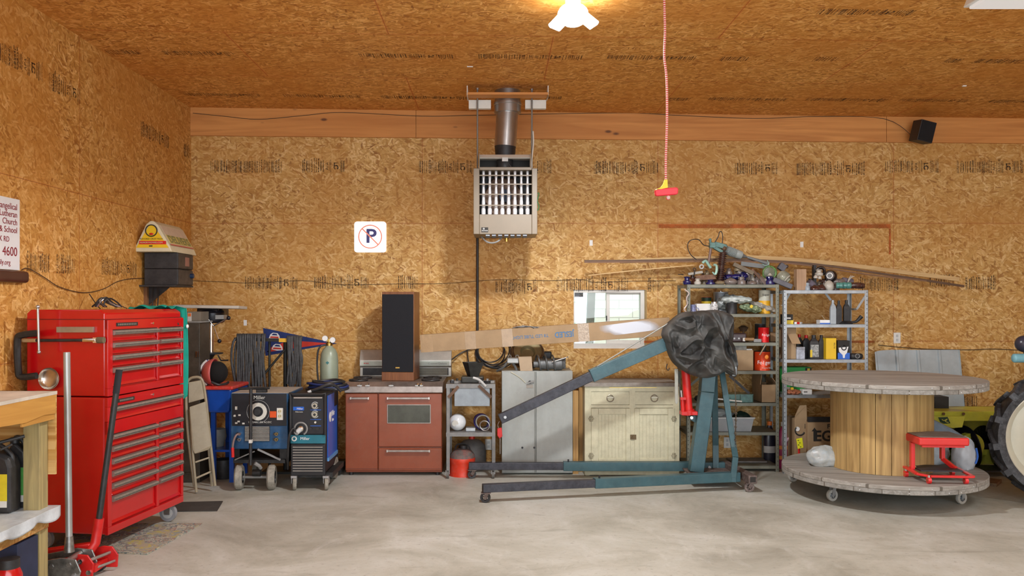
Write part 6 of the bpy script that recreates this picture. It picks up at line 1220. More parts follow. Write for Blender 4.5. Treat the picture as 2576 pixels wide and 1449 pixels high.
for px, dd in ((2093, 7.07), (2418, 6.97), (2200, 7.85), (2480, 7.8)):
    c = V((X(px, dd) if dd < 7.5 else RC.x+(px-2340)*.004, dd, .05))
    caster(c, .05, t, mat('pale_caster', (.42, .41, .37), .45, 0, .1), galv, .172, rz=-20)
# rolling stool on the reel
S0 = V((3.485, 6.80, .2405)); t = thing('rolling_stool', 'red padded rolling mechanic stool standing on the lower reel disc', 'stool', S0, -4)
sr = mat('stool_red', (.7, .02, .02), .3, .1, .08, coat=.4); M_ = WM[t.name]
hs = .338
B(1).box(-.19, .19, -.17, .17, hs-.05, hs+.012, mat('pad_red', (.66, .03, .025), .45, 0, .05)).build('seat', t, bev=.014, seg=3); B(1).box(-.178, .178, -.158, .158, hs+.0135, hs+.0165, mat('pad_top', (.24, .19, .17), .7, 0, .2, 12)).build('seat_top', t)
B(1).box(-.16, .16, -.15, -.12, hs-.065, hs-.05, sr).box(-.16, .16, .12, .15, hs-.065, hs-.05, sr).build('seat_bracket', t)
B(1).beam((-.175, .0, .075), (-.175, .0, hs-.05), .03, .045, sr).build('leg', t, bev=.004); B(1).beam((.1, .10, .14), (.1, .10, hs-.05), .03, .045, sr).beam((.1, .10, .145), (.16, .0, .08), .03, .03, sr).build('leg', t, bev=.004)
B(1).beam((-.2, .1, .078), (-.19, -.13, .062), .035, .016, sr).beam((-.19, -.13, .062), (-.12, -.2, .058), .035, .016, sr).beam((-.12, -.2, .058), (.2, -.2, .058), .035, .016, sr).beam((.2, -.2, .058), (.22, .16, .07), .03, .016, sr).build('base_frame', t, bev=.003)
B(1).box(-.15, .17, -.10, .14, .075, .085, mat('tool_tray', (.02, .02, .025), .5)).build('tool_tray', t)
B(1).tube([(-.19, .02, .09), (-.17, .0, .12), (-.15, .0, .09)], .008, chrome, 8).build('tray_clip', t)
for x, y in ((-.2, .06), (-.13, -.2), (.15, -.19), (.2, .15)):
    w = B(1).cyl((x-.012, y, .026), (x+.012, y, .026), .0255, sr, n=20).build('caster', t); B(1).cyl((x, y, .03), (x, y, .066), .012, chrome, n=10).cyl((x-.014, y, .026), (x+.014, y, .026), .008, brass, n=10).build('caster_stem', w)
# bags and roll on the lower disc
def bag(name, label, c, r, sc, m, seed, cat='bag', squash=.0):
    c = V(c)
    def fn(u, v):
        a = 2*PI*u; th = PI*v; n = V((math.cos(a)*math.sin(th), math.sin(a)*math.sin(th), math.cos(th)))
        q = n*2.2+V((seed, seed*.7, 0)); f = 1+.10*noise.noise(q)+.07*(1-abs(noise.noise(q*1.4))*2)
        p = V((n.x*sc[0], n.y*sc[1], n.z*sc[2]))*r*f; z = max(p.z, -r*sc[2]*.72); return c+V((p.x, p.y, z+r*sc[2]*.72))
    return B().grid(fn, 44, 26, m).build(name, label=label, cat=cat)
pbag = mat('white_bag', (.45, .47, .45), .35, 0, .2, 7, .4, dust=.35, dcol=(.25, .42, .6))
bag('plastic_bag', 'pale plastic bag left of the drum on the lower reel disc', (X(2078, 7.3), 7.36, .241), .115, (1.2, .8, .85), pbag, 1.3)
bag('plastic_bag', 'pale grey plastic bag behind the red stool on the lower reel disc', (3.78, 7.45, .241), .15, (1.0, .7, .95), mat('grey_bag', (.42, .45, .47), .4, 0, .15, 7, .4), 5.1)
bag('plastic_bag', 'upright grey bag with a blue stripe on the lower reel disc', (3.93, 7.2, .241), .125, (.75, .7, 1.25), mat('pale_grey_bag', (.4, .43, .46), .4, 0, .1, 6), 9.4)
B().tube([(3.99, 7.125, .3), (4.005, 7.12, .36), (3.995, 7.125, .43)], .008, mat('roll_blue', (.02, .12, .5), .4), 8, smooth=3).build('blue_stripe', bpy.data.objects['plastic_bag.002'])
w = B(); gw = mat('blue_grey_sheet', (.2, .25, .3), .5, .1, .15, 8, dust=.3, dcol=(.35, .33, .3)); dd = 7.52
w.prism([P(2340, 1052, dd), P(2352, 1056, dd), P(2400, 1080, dd), (P(2450, 1112, dd)), P(2440, 1118, dd), P(2340, 1118, dd)], (0, .2, 0), gw).build('wedge_sheet', bev=.02, label='blue-grey wedge-shaped bag standing on the reel bags behind the stool', cat='bag')
# ---------------------------------------------------------------- metal siding sheets against the wall
def siding(name, label, pts, yb_, yt_):
    b = B(); m = mat('pale_siding', (.42, .49, .52), .4, .25, .08, 5, dust=.3, dcol=(.26, .3, .32))
    x0, x1, z1 = pts
    def fn(u, v):
        x = x0+(x1-x0)*u; k = (x-x0)/(x1-x0)*4; fr_ = k % 1; rib = .014 if fr_ < .12 else (.006 if .5 < fr_ < .54 else 0)
        top = z1-.022*math.exp(-u*14)
        return V((x, yb_+(yt_-yb_)*v-rib, 0.0+top*v))
    return b.grid(fn, 96, 2, m, False).build(name, solid=.002, label=label, cat='metal sheet')
siding('siding_sheet', 'pale blue-grey ribbed metal sheet leaning on the wall behind the reel', (X(2200, 8.78), X(2414, 8.78), Z(880, 8.79)), 8.6, 8.79)
# ---------------------------------------------------------------- yellow tiller / snow blower
dB = 8.05; t = thing('auger_blower', 'yellow tractor-mounted blower with black auger behind the reel and tyre', 'blower', (X(2460, dB), dB, 0))
jy = mat('farm_yellow', (.52, .50, .04), .4, .05, .14, 6, dust=.3, dcol=(.3, .28, .1)); x0, x1 = X(2330, dB), X(2570, dB); zt = Z(1034, dB)
B().box(x0, x1, dB-.03, dB+.38, zt-.015, zt, jy).box(x0, x1, dB+.36, dB+.38, .05, zt, jy).box(x0, x0+.012, dB, dB+.38, .05, zt, jy).box(x1-.012, x1, dB, dB+.38, .05, zt, jy).box(x0, x1, dB-.03, dB-.02, zt-.09, zt-.012, jy).build('housing', t, bev=.003)
B().prism([P(2338, 1047, dB-.05), P(2428, 1047, dB-.05), P(2421, 1075, dB-.08), P(2396, 1077, dB-.08), P(2338, 1062, dB-.07)], (0, .012, 0), jy).build('deflector', t, bev=.002)
for px in (2374, 2424): B().cyl(P(px, 1041, dB-.055), P(px, 1041, dB-.03), .014, mat('rust_bolt', (.14, .06, .02), .7, .4), n=6).build('bolt', t)
b = B().prism([P(2361, 1050, dB-.062), P(2384, 1049, dB-.062), P(2391, 1065, dB-.072), P(2374, 1066, dB-.072), P(2366, 1062, dB-.072)], (0, .004, 0), mat('badge_green', (.015, .05, .02), .5)); b.build('badge', t)
B().tube([P(2369, 1055, dB-.077), P(2375, 1058, dB-.077), P(2383, 1054, dB-.077), P(2378, 1060, dB-.077), P(2386, 1063, dB-.077)], .004, mat('badge_yellow', (.7, .62, .1), .5), 6, smooth=3).build('badge_mark', t)
ax_ = V((x0+.02, dB+.15, .27)); Lx = x1-x0-.04; b = B(); ag = mat('auger_black', (.01, .01, .016), .25, .3, .2)
for s_, r0, r1 in ((0, .03, .195),):
    vs = []; n = 120
    for i in range(n+1):
        x = ax_.x+Lx*i/n; a = -2*PI*i/n*4.2+.4
        for r_ in (r0, r1): vs.append((x+.0, ax_.y+math.sin(a)*r_, ax_.z+math.cos(a)*r_))
    b.add(vs, [(2*i, 2*i+1, 2*i+3, 2*i+2) for i in range(n)], ag, True)
b.build('auger', t, solid=.008); B().cyl(ax_, ax_+V((Lx, 0, 0)), .035, ag).build('auger_shaft', t)
B().lathe([(0, -.05), (.09, -.05), (.12, -.02), (.12, .05), (0, .05)], P(2455, 1125, dB)+V((0, .12, 0)), jy, (0, -1, 0), 28).build('gear_case', t)
B().box(x0+.1, x1, dB+.0, dB+.3, .045, .06, dark).build('scraper', t)
B().box(X(2345, 8.3), X(2380, 8.3), 8.25, 8.55, zt, Z(997, 8.3), ink).build('chute', t)
b = B().prism([V((X(2445, 7.9), 7.9, .0)), V((X(2480, 7.9), 7.88, 0)), V((X(2520, 7.8), 7.8, 0)), V((X(2510, 7.6), 7.62, 0)), V((X(2450, 7.7), 7.7, 0))], (0, 0, .03), mat('brown_leaves', (.25, .15, .08), .9, 0, .4, 20)); b.build('wood_scrap', label='flat brown wood scrap on the floor between the reel and the tyre', cat='scrap')
# ---------------------------------------------------------------- tractor at the right edge
t = thing('tractor', 'tractor at the right edge, its lugged tyre with cream rim in view', 'tractor', (4.6, 6.9, 0))
TC = V((4.61, 6.97, .54)); tx = V((-.34, -.94, 0)).normalized()     # wheel axle, outward face toward the camera
rub = mat('tractor_rubber', (.025, .026, .03), .55, 0, .3, 12, .15, dust=.5, dcol=(.16, .17, .18)); crim = mat('cream_rim', (.56, .54, .43), .4, 0, .06, 4, dust=.25, dcol=(.42, .4, .33))
B().lathe([(.41, -.115), (.44, -.135), (.485, -.14), (.495, -.12), (.504, -.06), (.508, 0), (.504, .06), (.495, .12), (.485, .14), (.44, .135), (.41, .115)], TC, rub, tx, 72).build('tyre', t)
u1 = tx.cross(V((0, 0, 1))).normalized(); u2 = V((0, 0, 1)); b = B()
def wp(a, r, w): return TC+u1*math.cos(a)*r+u2*math.sin(a)*r+tx*w
for k in range(14):
    for s in (-1, 1):
        a = 2*PI*(k+(.5 if s > 0 else 0))/14; da = .2
        p = [wp(a+da, .495, s*.0), wp(a+da+.13, .495, s*.0), wp(a+.13, .475, s*.13), wp(a-.0, .475, s*.13)]; q = [wp(a+da+.01, .538, s*.0), wp(a+da+.105, .538, s*.0), wp(a+.11, .526, s*.137), wp(a+.01, .526, s*.137)]
        lo = [wp(a+.12, .462, s*.142), wp(a+.01, .462, s*.142)]
        b.add(p+q+lo, [(0, 1, 5, 4), (1, 2, 6, 5), (2, 3, 7, 6), (3, 0, 4, 7), (4, 5, 6, 7), (3, 2, 1, 0), (6, 7, 9, 8), (2, 6, 8), (3, 9, 7), (2, 8, 9, 3)], rub)
b.build('tread_lugs', t, bev=.004)
B().lathe([(.0, .03), (.08, .03), (.1, .05), (.2, .055), (.3, .02), (.37, .02), (.395, .1), (.422, .13), (.432, .125), (.42, .09), (.41, .0), (.405, -.11), (.425, -.125)], TC, crim, tx, 64).build('rim', t)
B().lathe([(0, .075), (.06, .075), (.09, .055), (.1, .05)], TC, mat('rust_hub', (.16, .09, .06), .6, .3), tx, 24).build('hub', t)
for k in range(6): a = 2*PI*k/6; B().cyl(wp(a, .14, .05), wp(a, .14, .085), .014, steel, n=6).build('wheel_nut', t)
tb = mat('tractor_blue', (.16, .36, .42), .4, 0, .08)
B().cyl(P(2552, 901, 6.9), P(2790, 901, 6.95), .036, tb, n=24).sph(P(2552, 901, 6.9), .036, tb, (.5, 1, 1), 20, 10).build('blue_bar', t)
B().sph(P(2576, 865, 6.95), .068, mat('knob_black', (.03, .03, .05), .3, 0, .2), (1, 1, 1), 28, 18).cyl(P(2576, 865, 6.95), P(2600, 960, 7.0), .02, dark).build('lever_knob', t)
B().cyl(TC-tx*.02, TC-tx*.45, .05, dark).build('axle', t)
B().box(5.45, 6.05, 7.3, 8.6, .5, 1.15, tb).build('engine_hood', t, bev=.05); B().box(5.1, 5.95, 6.95, 7.35, .5, .62, tb).build('front_frame', t, bev=.01); B().beam(P(2790, 901, 6.95), (5.6, 7.35, 1.1), .05, .05, tb).beam(P(2600, 960, 7.0), (5.1, 7.2, .6), .04, .04, dark).build('bar_mount', t)
# ================================================================ SHELVING UNITS AND THEIR CONTENTS
def shelf_unit(name, label, m, x0, x1, y0, y1, zs, ztop):
    t = thing(name, label, 'shelving unit', ((x0+x1)/2, (y0+y1)/2, 0)); w = .034; th = .003
    for x, sx in ((x0, 1), (x1, -1)):
        for y, sy in ((y0, 1), (y1, -1)):
            b = B(); a, c = sorted((x, x+sx*w)); e, f_ = sorted((y, y+sy*th)); b.box(a, c, e, f_, 0, ztop, m)
            a, c = sorted((x, x+sx*th)); e, f_ = sorted((y, y+sy*w)); b.box(a, c, e, f_, 0, ztop, m)
            if y == y0:
                for k in range(int(ztop/.04)): b.box(x+sx*w*.4-.003, x+sx*w*.4+.003, y0-.0006, y0, .02+k*.04, .03+k*.04, ink)
            b.build('upright', t)
    for z in zs:
        b = B().box(x0+.004, x1-.004, y0+.0, y1-.004, z-.0015, z, m).box(x0+.004, x1-.004, y0+.003, y0+.005, z-.03, z, m).box(x0+.004, x1-.004, y1-.006, y1-.004, z-.03, z, m).box(x0+.004, x0+.006, y0+.003, y1-.004, z-.03, z, m).box(x1-.006, x1-.004, y0+.003, y1-.004, z-.03, z, m)
        b.build('shelf', t)
    return t
AX0, AX1, AY0, AY1 = 1.845, 2.742, 8.3, 8.74
AZ = [1.82, 1.534, 1.255, .98, .67, .385, .06]
ua = shelf_unit('shelving_unit', 'olive grey steel shelving unit behind the tarp, loaded with jars and cans', olive, AX0, AX1, AY0, AY1, AZ, 1.822)
for a, c in (((1936, 820), (1955, 790)), ((1700, 1000), (1760, 950))): B().beam(P(*a, 8.72), P(*c, 8.72), .003, .025, olive).build('cross_brace', ua)
B().beam(P(1835, 945, 8.28), P(1885, 990, 8.28), .003, .025, dark).build('cross_brace', ua)
BX0, BX1, BY0, BY1 = 2.755, 3.572, 8.22, 8.64
BZ = [1.763, 1.435, 1.096, .756]
ub = shelf_unit('shelving_unit', 'galvanized steel shelving unit behind the cable reel with oil bottles', galv, BX0, BX1, BY0, BY1, BZ, 1.765)
for a, c, dd in (((1968, 770), (1990, 732), 8.63), ((2072, 732), (2090, 755), 8.63), ((2180, 740), (2155, 778), 8.4)): B().beam(P(*a, dd), P(*c, dd), .003, .022, galv).build('cross_brace', ub)
B().beam(P(2155, 778, 8.4), P(2140, 778, 8.5), .003, .02, galv).build('cross_brace', ub)
dA = 8.45
def box_item(name, label, cat, px0, px1, py0, z, d, dep, m, bev=.003, rz=0, extra=None, group=None, x=None):
    x0, x1 = X(px0, d), X(px1, d); h = Z(py0, d)-z; t = thing(name, label, cat, ((x0+x1)/2, d+dep/2, z+.0005), rz, group); w = x1-x0
    B(1).box(-w/2, w/2, -dep/2, dep/2, 0, h, m).build(name+'_body' if not name.endswith('box') else 'box_body', t, bev=bev)
    if extra: extra(t, w, dep, h)
    return t
def can(name, label, cat, px, z, d, w_px, py0, m, lid=None, extra=None, group=None, n=28):
    r = w_px/2*d/F; h = Z(py0, d)-z; t = thing(name, label, cat, (X(px, d), d, z+.0005), 0, group)
    B(1).lathe([(0, 0), (r, 0), (r, .004), (r*.985, .006), (r*.985, h-.012), (r, h-.01), (r, h-.002), (0, h-.002)], (0, 0, 0), m, n=n).build('can_body', t)
    B(1).lathe([(r*.92, h-.001), (r*.94, h+.002), (0, h+.001)], (0, 0, 0), lid or steel, n=n).build('lid', t)
    if extra: extra(t, r, h)
    return t
def wraptext(t, s, r, z, size, m, ang0=-90, name='lettering', rad_=1.004):
    """letters bent round a can"""
    b = B(1); n = len(s); da = size*.5/r
    for i, ch_ in enumerate(s):
        a = R(ang0)+(i-(n-1)/2)*da; o = (math.cos(a)*r*rad_, math.sin(a)*r*rad_, z); b.text(ch_, o, (-math.sin(a), math.cos(a), 0), (0, 0, 1), size, m, .0006)
    b.build(name, t)
# --- row 2 (under the top)
z = AZ[1]
t = can('enamel_mug', 'dark blue speckled enamel mug at the left of the upper shelf', 'mug', 1742, z, 8.4, 17, 766, mat('speckled_blue', (.01, .015, .07), .25, 0, .9, 160, lite=(.25, .28, .5)), dark)
B(1).torus((.04, -.02, .04), .018, .004, MT['speckled_blue'], (0, 1, 0), 14, 6).build('handle', t)
box_item('white_box', 'small plain white box beside the speckled mug', 'box', 1751, 1787, 764, z, 8.42, .1, white, rz=6)
t = can('coffee_can', 'dark can with red lid behind the white box', 'can', 1777, z, 8.6, 25, 748, mat('dark_green_can', (.02, .05, .03), .4, .2), redd, lambda t, r, h: B(1).lathe([(r*1.01, h*.62), (r*1.012, h*.62), (r*1.012, h*.76), (r*1.01, h*.76)], (0, 0, 0), yel, n=28).build('band', t))
t = thing('glass_jar', 'clear glass jar of small parts between white box and black pot', 'jar', (X(1797, 8.4), 8.4, z+.0005)); r_ = .036
B(1).lathe([(0, 0), (r_, 0), (r_, .085), (r_*.85, .095), (r_*.85, .105)], (0, 0, 0), mat('jar_glass', (.55, .6, .62), .1, 0, .5, 60, lite=(.8, .85, .9)), n=24).build('glass', t); B(1).lathe([(r_*.88, .104), (r_*.88, .118), (0, .118)], (0, 0, 0), steel).build('lid', t)
can('paint_can', 'grey metal paint can standing behind the glass jar', 'can', 1813, z, 8.64, 37, 735, mat('grey_can', (.3, .33, .36), .35, .6), lgrey, lambda t, r, h: B(1).cyl((0, -.0, h), (0, 0, h+.012), .012, steel).build('lid_knob', t))
can('plant_pot', 'small black plastic pot with a bag lying across it', 'pot', 1841, z, 8.4, 26, 762, black, black)
def flatbag(name, label, px0, px1, py0, py1, d, th, m, seed, tilt=0, cat='bag'):
    x0, x1, z0, z1 = X(px0, d), X(px1, d), Z(py1, d), Z(py0, d)
    def fn(u, v):
        a = 2*PI*v; x = x0+(x1-x0)*u; e = math.sin(PI*min(1, max(0, u)))**.35; zc_ = (z0+z1)/2-tilt*(u-.5); hh = (z1-z0)/2-abs(tilt)*.28
        k = 1+.45*noise.noise(V((u*7+seed, math.cos(a)*2.2, math.sin(a)*2.2)))
        return V((x, d+math.cos(a)*th*e*k, zc_+math.sin(a)*hh*e*k))
    return B().grid(fn, 30, 20, m).build(name, label=label, cat=cat)
flatbag('plastic_bag', 'clear white plastic bag lying on the black pot of the upper shelf', 1814, 1892, 745, 764, 8.42, .07, mat('milky_bag', (.5, .55, .53), .3, 0, .15, 14, .5), 1)
flatbag('seed_bag', 'green and white printed bag on the upper shelf right of the black pot', 1860, 1915, 764, 788, 8.4, .09, mat('green_print_bag', (.03, .13, .06), .4, 0, .3, 16, lite=(.35, .42, .25)), 3, .03)
flatbag('seed_bag', 'pale bag with red print slanting down at the right of the upper shelf', 1885, 1950, 757, 788, 8.5, .08, mat('pale_print_bag', (.45, .42, .36), .4, 0, .3, 9), 5, .07)
B().prism([P(1889, 766, 8.3), P(1895, 769, 8.3), P(1892, 776, 8.3), P(1886, 773, 8.3)], (0, .003, 0), yel).build('yellow_tag', label='small yellow tag on the green printed bag', cat='tag')
flatbag('grey_bag', 'crumpled grey clear bag behind the jar on the upper shelf', 1800, 1852, 738, 780, 8.56, .05, mat('greyish_bag', (.3, .32, .31), .3, 0, .25, 12, .5), 8, -.06)
def fuel(t, r, h): wraptext(t, 'Super', r, h*.8, .03, ink); B(1).lathe([(r*1.005, .0), (r*1.005, h*.55), (r*1.0, h*.55)], (0, 0, 0), mat('amber_print', (.85, .45, .02), .4), n=28).build('band', t)
can('spray_can', 'white and yellow can at the right end of the upper shelf', 'can', 1923, z, 8.5, 29, 730, mat('cream_can', (.6, .6, .5), .4), olive, fuel)
B().tube([P(1722, 728, 8.27), P(1733, 738, 8.27), P(1727, 750, 8.27), P(1729, 765, 8.28), P(1721, 778, 8.28), P(1727, 785, 8.28)], .006, mat('pale_tube', (.6, .5, .47), .3), 6, smooth=4).build('tubing', label='pale kinked tubing hanging on the front left post of the olive unit', cat='tubing')
# --- row 3
z = AZ[2]
t = thing('case_item', 'small dark brown instrument case with two pale dials behind the tarp', 'case', (X(1858, 8.4), 8.45, z+.0005))
bc_ = mat('dark_brown_case', (.05, .025, .025), .35, 0, .15); w_ = X(1879, 8.4)-X(1838, 8.4)
B(1).box(-w_/2, w_/2, -.06, .06, 0, .088, bc_).build('body', t, bev=.015, seg=3)
for x in (-.045, .0): B(1).box(x-.008, x+.008, -.063, -.059, .03, .045, lgrey).build('dial', t)
t = thing('wooden_tool', 'tan wooden tool with a grey head lying beside the brown case', 'tool', (X(1888, 8.35), 8.35, z+.0005)); B(1).cyl((-.06, 0, .03), (.03, -.01, .03), .016, mat('tool_wood', (.3, .17, .07), .6)).build('handle', t); B(1).box(.025, .1, -.03, .02, 0.002, .035, mgrey).build('head', t, bev=.006); B(1).box(-.075, -.055, -.012, .012, .012, .045, gwhite).build('ferrule', t)
can('coffee_can', 'smaller red coffee can on the third shelf of the olive unit', 'can', 1921, z, 8.4, 27, 824, mat('coffee_red', (.6, .01, .012), .25, .3, .06), MT['dark_red_gap'], lambda t, r, h: wraptext(t, 'Folgers', r, h*.5, .034, white, -62))
can('dark_tin', 'dark grey tin standing behind the smaller red coffee can', 'tin', 1912, z, 8.62, 26, 815, dark, mgrey)
box_item('cardboard_box', 'plain dark cardboard box at the right back of the third shelf', 'box', 1938, 1952, 836, z, 8.55, .12, cardd)
t = thing('clamp_lamp', 'brown metal clamp lamp standing behind the brown case', 'lamp', (X(1870, 8.6), 8.6, z+.0005)); B(1).cyl((0, 0, 0), (0, 0, .02), .05, MT['rusty_brown']).build('base', t); B(1).cyl((0, 0, .02), (0, 0, .11), .01, MT['rusty_brown']).build('stem', t); B(1).lathe([(.03, .1), (.05, .14), (.015, .16), (0, .16)], (0, 0, 0), MT['rusty_brown']).build('shade', t)
# --- row 4
z = AZ[3]
box_item('cardboard_box', 'tan cardboard box on the fourth shelf beside the large red coffee can', 'box', 1833, 1895, 881, z, 8.36, .25, card)
bt = Z(881, 8.36)
box_item('flat_box', 'flat grey printed box lying on the tan cardboard box', 'box', 1838, 1878, 868, bt, 8.36, .15, mat('grey_print_box', (.3, .3, .27), .6, 0, .3, 20), rz=2); B().box(X(1872, 8.36), X(1893, 8.36), 8.37, 8.45, bt+.0005, bt+.012, white).build('paper_note', label='white paper lying at the right edge of the tan cardboard box', cat='paper')
def fol2(t, r, h): wraptext(t, 'Folgers', r, h*.42, .05, white, -78); wraptext(t, 'Classic Roast', r, h*.14, .018, MT['print_white'], -66, 'small_lettering'); B(1).sph((r*.25, -r*.93, h*.72), .022, mat('orange_flower', (.85, .25, .02), .5), (1, .3, 1), 12, 8).build('printed_sun', t)
can('coffee_can', 'large red coffee can with dark lid on the fourth shelf', 'can', 1917, z, 8.42, 41, 884, mat('coffee_orange_red', (.58, .05, .01), .25, .3, .1), dark, fol2)
B().cyl(P(1911, 893, 8.29), P(1927, 866, 8.29), .006, mat('tan_stick', (.35, .27, .17), .7)).build('stick', label='thin tan stick leaning over the front of the large coffee can', cat='stick')
# --- row 5
z = AZ[4]
t = box_item('tackle_box', 'flat clear green plastic parts box on the fifth shelf', 'box', 1830, 1894, 992, z, 8.33, .2, mat('clear_green', (.05, .16, .14), .2, 0, .35, 20))
for px in (1830, 1862, 1894): B().box(X(px, 8.33)-.003, X(px, 8.33)+.003, 8.327, 8.33, z, Z(991, 8.33), MT['badge_green']).build('rib', t)
B().box(X(1829, 8.33), X(1895, 8.33), 8.326, 8.53, Z(992, 8.33)-.006, Z(992, 8.33), MT['clear_green']).build('lid', t)
def open_box(name, label, px0, px1, py0, py_back, z, d, dep, m):
    x0, x1 = X(px0, d), X(px1, d); h = Z(py0, d)-z; w = x1-x0; t = thing(name, label, 'box', ((x0+x1)/2, d+dep/2, z+.0005)); th = .004
    B(1).box(-w/2, w/2, -dep/2, -dep/2+th, 0, h, m).box(-w/2, w/2, dep/2-th, dep/2, 0, h, m).box(-w/2, -w/2+th, -dep/2, dep/2, 0, h, m).box(w/2-th, w/2, -dep/2, dep/2, 0, h, m).box(-w/2, w/2, -dep/2, dep/2, 0, th, m).build('box_body', t)
    B(1).obox((-w/2-.0, 0, h+.05), (th, dep*.95, .1), m, (0, 8, 0)).build('flap', t); B(1).obox((w/2-.01, 0, h+.03), (th, dep*.95, .08), m, (0, -35, 0)).build('flap', t)
    return t
open_box('open_carton', 'small open cardboard carton at the right of the fifth shelf', 1915, 1953, 968, 945, z, 8.32, .3, card)
B().cyl(P(1802, 1003, 8.28), P(1866, 1010, 8.28), .008, gwhite).build('white_tube', label='thin white tube lying along the front edge of the fifth shelf', cat='tube')
B().sph((X(1757, 8.45), 8.45, z+.03), .035, dark, (1.2, 1, .85), 14, 10).build('dark_lump', label='small dark bundle on the fifth shelf left of the hoist mast', cat='bundle')
# --- row 6 tub
z = AZ[5]; d_ = 8.33; x0, x1 = X(1772, d_), X(1897, d_); h = Z(1050, d_)-z
t = thing('storage_tub', 'long clear plastic storage tub on the sixth shelf of the olive unit', 'tub', ((x0+x1)/2, d_+.18, z+.0005))
clr = mat('clear_tub', (.5, .53, .55), .25, 0, .08, 6, alpha=.55); a, c = x0+.02, x1-.025
vs = [(a, d_+.02, z+.002), (c, d_+.02, z+.002), (c, d_+.33, z+.002), (a, d_+.33, z+.002), (x0, d_, z+h), (x1, d_, z+h), (x1, d_+.36, z+h), (x0, d_+.36, z+h)]
B().add(vs, [(3, 2, 1, 0), (0, 1, 5, 4), (1, 2, 6, 5), (2, 3, 7, 6), (3, 0, 4, 7)], clr).build('tub_body', t, solid=.003); B().box(x0-.008, x1+.008, d_-.008, d_+.004, z+h-.012, z+h, lgrey).build('rim', t)
bag('tub_cloth', 'pale folded plastic sheeting in the left part of the clear tub', (X(1795, 8.5), 8.5, z+.006), .1, (1.15, 1, .75), mat('pale_sheet', (.55, .55, .52), .5, 0, .1, 5, .3), 2.2, 'sheeting'); bag('tub_bundle', 'dark green bundle in the middle of the clear tub', (X(1866, 8.5), 8.5, z+.006), .085, (1.2, 1.0, 1.15), mat('dark_green_bag', (.012, .03, .02), .5, 0, .2, 7, .4), 3.7, 'bundle')
bag('tub_bag', 'grey crumpled plastic bag heaped on the left end of the clear tub', (X(1800, 8.45), 8.48, z+.135), .07, (1.5, 1.0, .7), mat('greyish_bag', (.3, .32, .31)), 6.2, 'bag'); B().box(X(1868, 8.4), X(1884, 8.4), 8.37, 8.4, z+.05, z+.11, mat('pink_pack', (.5, .2, .2), .5)).build('pink_packet', label='pink and white packet inside the right end of the clear tub', cat='packet')
# --- bottom row and floor
z = AZ[6]; box_item('flat_tray', 'flat dusty dark tray on the bottom shelf of the olive unit', 'tray', 1840, 1930, 1160, z, 8.45, .2, MT['dusty_can'])
def jug2(name, label, px, w_px, py0, z, d, m, capm, bands=(), cat='jug', group=None):
    w = w_px*d/F; h = Z(py0, d)-z; t = thing(name, label, cat, (X(px, d), d, z+.0005), 0, group)
    B(1).lathe([(0, 0), (w*.48, 0), (w*.5, .01), (w*.5, h*.6), (w*.42, h*.74), (w*.2, h*.88), (w*.17, h*.9), (w*.17, h*.93), (0, h*.93)], (0, 0, 0), m, n=24, sy=.65).build('bottle', t)
    B(1).cyl((0, 0, h*.915), (0, 0, h), w*.2, capm, n=18).build('cap', t)
    for k, (u, v, bm_) in enumerate(bands): B(1).lathe([(w*.503, h*u), (w*.506, h*u), (w*.506, h*v), (w*.503, h*v)], (0, 0, 0), bm_, n=24, sy=.66).build('label', t)
    return t
mag = mat('magenta_fluid', (.38, .03, .12), .25, 0, .12, 5); orb = mat('orange_label', (.75, .25, .04), .5)
t = jug2('washer_fluid_jug', 'pink fluid jug with orange label standing behind the unit posts', 1972, 38, 1062, 0, 8.5, mag, white, ((.2, .28, orb), (.42, .5, orb)))
B(1).tube([(-.0, -.06, .27), (.03, -.075, .31), (.055, -.05, .24), (.05, -.06, .2)], .012, mat('pale_pink', (.65, .42, .5), .3), 8, smooth=4).build('handle', t)
jug2('washer_fluid_jug', 'dark fluid jug with orange cap behind the pink jugs', 1936, 30, 1060, 0, 8.62, mat('dark_jug', (.02, .02, .035), .3), mat('orange_cap', (.8, .2, .03), .5), ((.3, .45, lgrey),))
jug2('washer_fluid_jug', 'second pink jug half hidden by the left jug behind the posts', 1955, 30, 1078, 0, 8.35, mag, white, ((.24, .3, orb),)) if 0 else None
# egg carton boxes
t = thing('egg_carton_box', 'tall open cardboard carton with round hand hole beside the posts', 'box', (X(2010, 8.3), 8.4, 0)); x0, x1 = X(1999, 8.25), X(2030, 8.25)
B().box(x0, x1, 8.25, 8.5, 0, Z(1054, 8.25), card).build('box_body', t, bev=.003); B().prism([P(1999, 1054, 8.25), P(2000, 1046, 8.25), P(2012, 1020, 8.27), P(2029, 1019, 8.27), P(2030, 1054, 8.25)], (0, .004, 0), card).build('flap', t)
B().torus(P(2012, 1083, 8.246), .045, .007, ink, (0, 1, 0), 24, 5, 200, 400).lathe([(0, 0), (.022, 0), (.022, .002)], P(2006, 1079, 8.245), white, (0, -1, 0), 16).build('printed_mark', t); B().beam(P(2025, 1078, 8.247), P(2025, 1066, 8.247), .004, .002, ink, up=(0, 1, 0)).build('printed_arrow', t)
t = thing('egg_carton_box', 'wide fragile eggs cardboard carton behind the reel drum', 'box', (X(2090, 8.2), 8.3, 0)); x0, x1 = X(2032, 8.2), X(2150, 8.2)
B().box(x0, x1, 8.2, 8.55, 0, Z(1062, 8.2), card).build('box_body', t, bev=.003); B().box(x0, x1, 8.195, 8.22, Z(1061, 8.2), Z(1049, 8.2), dark).build('dark_rim', t)
for s_, px, py, sz_ in (('EGGS', 2093, 1098, .14), ('FRAGILE', 2110, 1073, .06)): B().text(s_, P(px, py, 8.197), (1, 0, 0), (0, 0, 1), sz_, ink, .0006, bold=.025).build('lettering', t)
